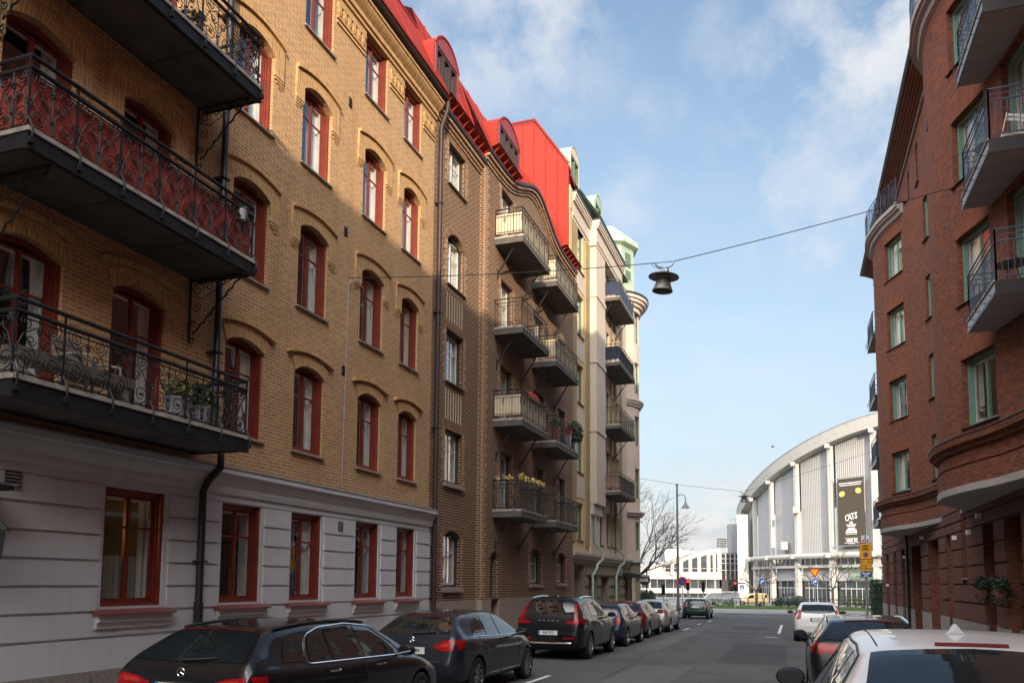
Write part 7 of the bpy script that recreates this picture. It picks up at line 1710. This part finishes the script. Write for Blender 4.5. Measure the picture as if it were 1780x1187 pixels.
for sy in (-1, 1): mb = MB(); mb.tube([(-.32, sy * .3, .66), (0, sy * .32, .68), (.26, sy * .32, .62), (.28, sy * .3, .4)], .025, 6); mb.obj('armrest', M['wicker'], ch)
for sx in (-1, 1):
    for sy in (-1, 1): mb = MB(); mb.tube([(sx * .25, sy * .27, 0), (sx * .25, sy * .27, .4)], .02, 6); mb.obj('leg', M['wicker'], ch)
be = thing('bench', 'long dark bench box along the lowest iron balcony', 'bench', (XL + 0.85, 7.9, zB)); mb = MB(); mb.box(-.2, .2, -.9, 1.0, .28, .42); mb.obj('seat', M['wicker'], be)
for sy in (-.8, .9):
    mb = MB(); mb.box(-.17, .17, sy - .04, sy + .04, 0, .28); mb.obj('leg', M['slabedge'], be)
# brown house: flowers, evergreen, fairy garland
pot_plant('large dark evergreen bush overhanging the end of the third-level balcony', (XL + 1.15, 33.2, lv2[1] + 0.2), (.42, .42, .55), 900, 'leafd', 'pot', .4, .2, None, .06, 6)
pot_plant('red flowering plant on the balcony beside the evergreen bush', (XL + 1.1, 32.3, lv2[1] + 0.2), (.2, .2, .25), 160, 'flowerr', 'pot', .55, .16, None, .04, 7)
pot_plant('green plant at the left end of the evergreen balcony', (XL + 1.1, 30.4, lv2[1] + 0.2), (.25, .22, .2), 200, 'leaf', 'terra', .6, .16, None, .05, 9)
t = thing('flower_garland', 'garland of pale yellow flowers along the lowest brown-house balcony rail', 'garland', (XL + DR + 1.0, 27.2, lv2[0] + 1.3)); mb = MB(); rg = random.Random(9)
for i in range(70):
    y = rg.uniform(-1.4, 1.45); mb.leaves((rg.uniform(-.05, .05), y, rg.uniform(-.02, .2)), (.05, .06, .05), 8, .035, 0, rg, 0)
for i in range(16):
    mb.leaves((rg.uniform(-.95, 0), -1.4, rg.uniform(-.02, .18)), (.05, .06, .05), 8, .035, 0, rg, 0)
mb.obj('flowers', M['flower'], t); mb = MB(); mb.leaves((0, 0, 0.03), (.06, 1.45, .06), 220, .04, 0, rg, 0); mb.obj('leaves', M['leafd'], t)
t = thing('flower_box', 'red flower box on the beige second balcony rail', 'flower box', (XL + DR + 0.98, 27.3, lv2[1] + 1.15)); mb = MB(); mb.box(-.08, .08, -.6, .6, 0, .14); mb.obj('box', M['terra'], t); mb = MB(); mb.leaves((0, 0, .2), (.1, .6, .12), 200, .04, 0, rg, 0); mb.obj('flowers', M['flowerr'], t)
def folding_chair(label, loc, rz, mat):
    c = thing('folding_chair', label, 'chair', loc, rz); mb = MB()
    for k in range(5): mb.box(-.22 + .09 * k, -.15 + .09 * k, -.2, .2, .44, .46)
    mb.obj('seat', M[mat], c); mb = MB()
    for z in (.72, .82): mb.box(-.23, -.21, -.2, .2, z, z + .06)
    mb.obj('backrest', M[mat], c)
    for sy in (-1, 1): mb = MB(); mb.tube([(.2, sy * .2, 0), (-.22, sy * .2, .9)], .014, 5); mb.tube([(-.2, sy * .18, 0), (.2, sy * .18, .45)], .014, 5); mb.obj('leg', M[mat], c)
folding_chair('white folding chair on the middle red-brick balcony', (4.75, 19.6, 11.45), 2.0, 'white')
folding_chair('dark folding chair on the lowest brown-house balcony', (XL + 0.75, 26.4, lv2[0] + 0.27), 0.4, 'frameB')
def table(label, loc, mat):
    c = thing('balcony_table', label, 'table', loc); mb = MB(); mb.lathe([(0, .70), (.32, .70), (.33, .72), (.32, .735), (0, .735)], 24); mb.obj('tabletop', M[mat], c)
    for k in range(3): a = 2 * PI * k / 3; mb = MB(); mb.tube([(.25 * math.cos(a), .25 * math.sin(a), 0), (.08 * math.cos(a), .08 * math.sin(a), .70)], .014, 5); mb.obj('leg', M[mat], c)
table('round dark table on the lowest red-brick balcony', (4.7, 19.7, 8.35), 'frameB'); table('round table beside the white chair on the red-brick balcony', (4.55, 20.4, 11.45), 'frameB')
# wall planters on the red brick
for y, lab in ((26.0, 'left of the two hanging planters on the red brick wall'), (24.05, 'right of the two hanging planters on the red brick wall')):
    t = thing('wall_planter', lab, 'planter', (XR - 0.28, y, 1.75), 0, 'planters on the red brick wall'); mb = MB(); mb.lathe([(0, -.1), (.13, -.1), (.18, .12), (.18, .14), (0, .14)], 14); mb.obj('pot', M['terra'], t); mb = MB(); rg = random.Random(int(y)); mb.leaves((0, 0, .28), (.24, .3, .26), 420, .05, 0, rg, 0); mb.leaves((0, 0, -.05), (.22, .3, .22), 160, .04, 0, rg, .4); mb.obj('leaves', M['leafd'], t)
    mb = MB(); mb.bar((0, 0, .1), (.2, 0, .1), .02); mb.bar((.19, 0, -.2), (.19, 0, .3), .02); mb.obj('hook', M['black'], t)
# wall lantern, shop canopy and lit lamp behind the first window
t = thing('wall_lantern', 'old black wall lantern at the left edge of the grey stucco wall', 'lantern', (XL + 0.42, 7.40, 2.60)); mb = MB(); mb.lathe([(.17, 0), (.17, .02), (.05, .14), (.03, .17), (0, .2)], 4); mb.lathe([(.13, -.02), (.09, -.36), (0, -.38)], 4, m=0)
mb.obj('roof', M['black'], t); mb = MB(); mb.bar((-.36, 0, .16), (0, 0, .2), .025); mb.bar((-.36, 0, -.1), (-.36, 0, .3), .04); mb.obj('bracket', M['black'], t); mb = MB(); mb.lathe([(.15, 0), (.105, -.34)], 4); mb.obj('pane', M['glass'], t)
t = thing('door_canopy', 'flat dark canopy with glass edge above the left entrance', 'canopy', (XL, 6.55, 3.12)); mb = MB(); mb.box(0, .55, -.95, .95, 0, .06, 0); mb.obj('frame', M['black'], t); mb = MB(); mb.box(0, .62, -1.0, 1.02, .07, .085); mb.obj('pane', M['glass'], t)
t = thing('wall_lamp', 'small glowing wall lamp inside the nearest ground-floor window', 'lamp', (XL - 0.95, 9.5, 2.95)); mb = MB(); mb.lathe([(0, .1), (.05, .1), (.09, -.06), (0, -.06)], 12); mb.obj('lamp_shade', emit('warm lamp', (1.0, 0.55, 0.12), 6.0), t); mb = MB(); mb.bar((0, 0, .05), (-.3, 0, .05), .03); mb.obj('bracket', M['black'], t)
ld = bpy.data.lights.new('lamp_glow', 'POINT'); ld.energy = 5; ld.color = (1.0, 0.6, 0.2); ld.shadow_soft_size = 0.06; lo = bpy.data.objects.new('lamp_glow', ld); COL.objects.link(lo); lo.location = (XL - 0.95, 9.5, 2.85)
# a gull high over the arena
x, y = at(1347, 80); t = thing('bird', 'tiny dark bird gliding in the sky above the arena roof', 'bird', (x, y, 2 + (1010 - 778) / 1384 * 80 + 0.4)); mb = MB()
mb.tube([(-.2, 0, 0), (-.1, 0, .03), (.05, 0, .03), (.16, 0, .03), (.24, 0, .01)], [.01, .045, .05, .035, .008], 8)
for sy in (-1, 1): mb.add([(.08, sy * .03, .04), (-.06, sy * .03, .04), (.0, sy * .3, .14), (.08, sy * .3, .15), (-.06, sy * .62, .06), (-.02, sy * .62, .06)], [(0, 1, 2, 3), (3, 2, 4, 5)])
mb.obj('body', M['lampgrey'], t)
# ================================================================ camera, sun, sky
yaw, pitch, roll = [math.radians(a) for a in (19.4075, 4.9869, 0.4425)]
Fv = Vector((-math.sin(yaw) * math.cos(pitch), math.cos(yaw) * math.cos(pitch), math.sin(pitch))); R0 = Vector((math.cos(yaw), math.sin(yaw), 0)); U0 = R0.cross(Fv)
Rv = R0 * math.cos(roll) + U0 * math.sin(roll); Uv = U0 * math.cos(roll) - R0 * math.sin(roll)
cd = bpy.data.cameras.new('camera'); cam = bpy.data.objects.new('camera', cd); COL.objects.link(cam)
cam.matrix_world = Matrix(((Rv.x, Uv.x, -Fv.x, 0), (Rv.y, Uv.y, -Fv.y, 0), (Rv.z, Uv.z, -Fv.z, EYE), (0, 0, 0, 1)))
cd.sensor_width = 36; cd.lens = 36 * 1384 / 1780; cd.shift_y = (889.8 - 593.5) / 1780; cd.clip_end = 6000; cd.clip_start = 0.05
SC.camera = cam
sd = Vector((1.0, -2.1, 0.49)).normalized()          # towards the sun
sl = bpy.data.lights.new('sun', 'SUN'); sl.energy = SUN_E; sl.angle = math.radians(0.53); sl.color = (1.0, 0.83, 0.62)
so = bpy.data.objects.new('sun', sl); COL.objects.link(so); so.rotation_euler = sd.to_track_quat('Z', 'Y').to_euler()
w = bpy.data.worlds.new('World'); SC.world = w; w.use_nodes = True; nt = w.node_tree; bg = nt.nodes['Background']
sky = N(nt, 'ShaderNodeTexSky', sky_type='NISHITA'); sky.sun_disc = False
sky.sun_elevation = math.asin(sd.z); sky.sun_rotation = math.atan2(sd.x, sd.y); sky.altitude = 30; sky.air_density = 1.0; sky.dust_density = 1.2; sky.ozone_density = 1.3
tc = N(nt, 'ShaderNodeTexCoord'); sx = N(nt, 'ShaderNodeSeparateXYZ'); L(nt, tc.outputs['Generated'], sx.inputs[0])
def mth(op, a, b=None, c=None):
    n = N(nt, 'ShaderNodeMath', operation=op)
    for i, v in enumerate((a, b, c)):
        if v is None: continue
        if isinstance(v, (int, float)): n.inputs[i].default_value = v
        else: L(nt, v, n.inputs[i])
    return n.outputs[0]
zc = mth('MAXIMUM', sx.outputs[2], 0.0); dn = mth('ADD', zc, 0.22)
cx = N(nt, 'ShaderNodeCombineXYZ'); L(nt, mth('DIVIDE', sx.outputs[0], dn), cx.inputs[0]); L(nt, mth('DIVIDE', sx.outputs[1], dn), cx.inputs[1])
mp = N(nt, 'ShaderNodeMapping'); L(nt, cx.outputs[0], mp.inputs[0]); mp.inputs['Location'].default_value = CLOUD_OFF; mp.inputs['Rotation'].default_value = (0, 0, 0.5); mp.inputs['Scale'].default_value = (1.0, 1.5, 1)
n1 = noise(nt, mp.outputs[0], 1.25, 9, 0.58); n2 = noise(nt, mp.outputs[0], 4.5, 6, 0.6)
big = ramp(nt, n1, [(0.47, 0.0), (0.70, 1.0)]); fine = ramp(nt, n2, [(0.30, 0.15), (0.75, 1.0)])
cl = mth('MULTIPLY', big, fine)
skm = mixc(nt, 1.0, sky.outputs[0], (SKY_K, SKY_K, SKY_K), 'MULTIPLY')
hz = ramp(nt, zc, [(0.0, 0.95), (0.12, 0.80), (0.30, 0.45), (0.55, 0.12), (0.8, 0.0)])
c1 = mixc(nt, hz, skm, HAZE_C)
# grey-based cumulus low over the junction
mp2 = N(nt, 'ShaderNodeMapping'); L(nt, tc.outputs['Generated'], mp2.inputs[0]); mp2.inputs['Scale'].default_value = (9, 9, 26)
n3 = noise(nt, mp2.outputs[0], 1.0, 8, 0.55); low = mth('MULTIPLY', ramp(nt, n3, [(0.36, 0.0), (0.54, 0.95)]), ramp(nt, zc, [(0.0, 0.9), (0.09, 0.8), (0.15, 0.0)]))
c2 = mixc(nt, low, c1, mixc(nt, ramp(nt, n3, [(0.5, 0.0), (0.72, 1.0)]), (0.42, 0.405, 0.39), (0.27, 0.28, 0.30)))
def direc(px, py): return (Fv + Rv * ((px - 890) / 1384) + Uv * ((889.8 - py) / 1384)).normalized()
# a few cloud drifts fixed in the sky
tot = mth('MULTIPLY', cl, 0.35)
wv = N(nt, 'ShaderNodeTexNoise'); wv.inputs['Scale'].default_value = 5.0; wv.inputs['Detail'].default_value = 5; L(nt, tc.outputs['Generated'], wv.inputs['Vector'])
va = N(nt, 'ShaderNodeVectorMath', operation='MULTIPLY_ADD'); L(nt, wv.outputs['Color'], va.inputs[0]); va.inputs[1].default_value = (0.22, 0.22, 0.22); va.inputs[2].default_value = (-0.11, -0.11, -0.11)
vb = N(nt, 'ShaderNodeVectorMath', operation='ADD'); L(nt, tc.outputs['Generated'], vb.inputs[0]); L(nt, va.outputs[0], vb.inputs[1])
nf = noise(nt, tc.outputs['Generated'], 10, 10, 0.6); nfr = ramp(nt, nf, [(0.40, 0.0), (0.60, 1.0)])
for px_, py_, rad, st in ((900, 30, 0.16, 0.85), (780, 90, 0.09, 0.6), (1560, 60, 0.17, 1.0), (1660, 250, 0.12, 0.8), (1370, 310, 0.10, 0.75), (1480, 400, 0.12, 0.6), (1172, 190, 0.05, 0.5), (1255, 660, 0.04, 0.6), (1370, 600, 0.035, 0.7), (1060, 330, 0.05, 0.6), (1130, 520, 0.05, 0.5)):
    dv = N(nt, 'ShaderNodeVectorMath', operation='DISTANCE'); L(nt, vb.outputs[0], dv.inputs[0]); dv.inputs[1].default_value = direc(px_, py_)
    bl_ = mth('MULTIPLY', mth('MULTIPLY', ramp(nt, dv.outputs['Value'], [(rad * 0.1, 1.0), (rad * 1.15, 0.0)]), nfr), st)
    tot = mth('MAXIMUM', tot, bl_)
c3 = mixc(nt, mth('MULTIPLY', tot, 0.85), c2, (0.41, 0.41, 0.415))
# unseen bright cloud bank behind the camera, added to fill the shaded street
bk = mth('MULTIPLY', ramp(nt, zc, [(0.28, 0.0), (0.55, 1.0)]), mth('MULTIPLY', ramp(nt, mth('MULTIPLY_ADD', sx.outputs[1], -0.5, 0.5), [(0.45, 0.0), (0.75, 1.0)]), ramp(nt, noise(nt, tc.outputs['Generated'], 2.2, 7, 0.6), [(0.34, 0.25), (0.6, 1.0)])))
c4 = mixc(nt, bk, c3, FILL_BANK_C)
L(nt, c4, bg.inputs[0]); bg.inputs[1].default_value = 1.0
SC.view_settings.view_transform = 'Standard'; SC.view_settings.look = 'None'; SC.view_settings.exposure = EXPO; SC.view_settings.gamma = 1.0
SC.cycles.max_bounces = 6; SC.cycles.diffuse_bounces = 3; SC.cycles.glossy_bounces = 3; SC.cycles.transparent_max_bounces = 12; SC.cycles.caustics_reflective = False; SC.cycles.caustics_refractive = False
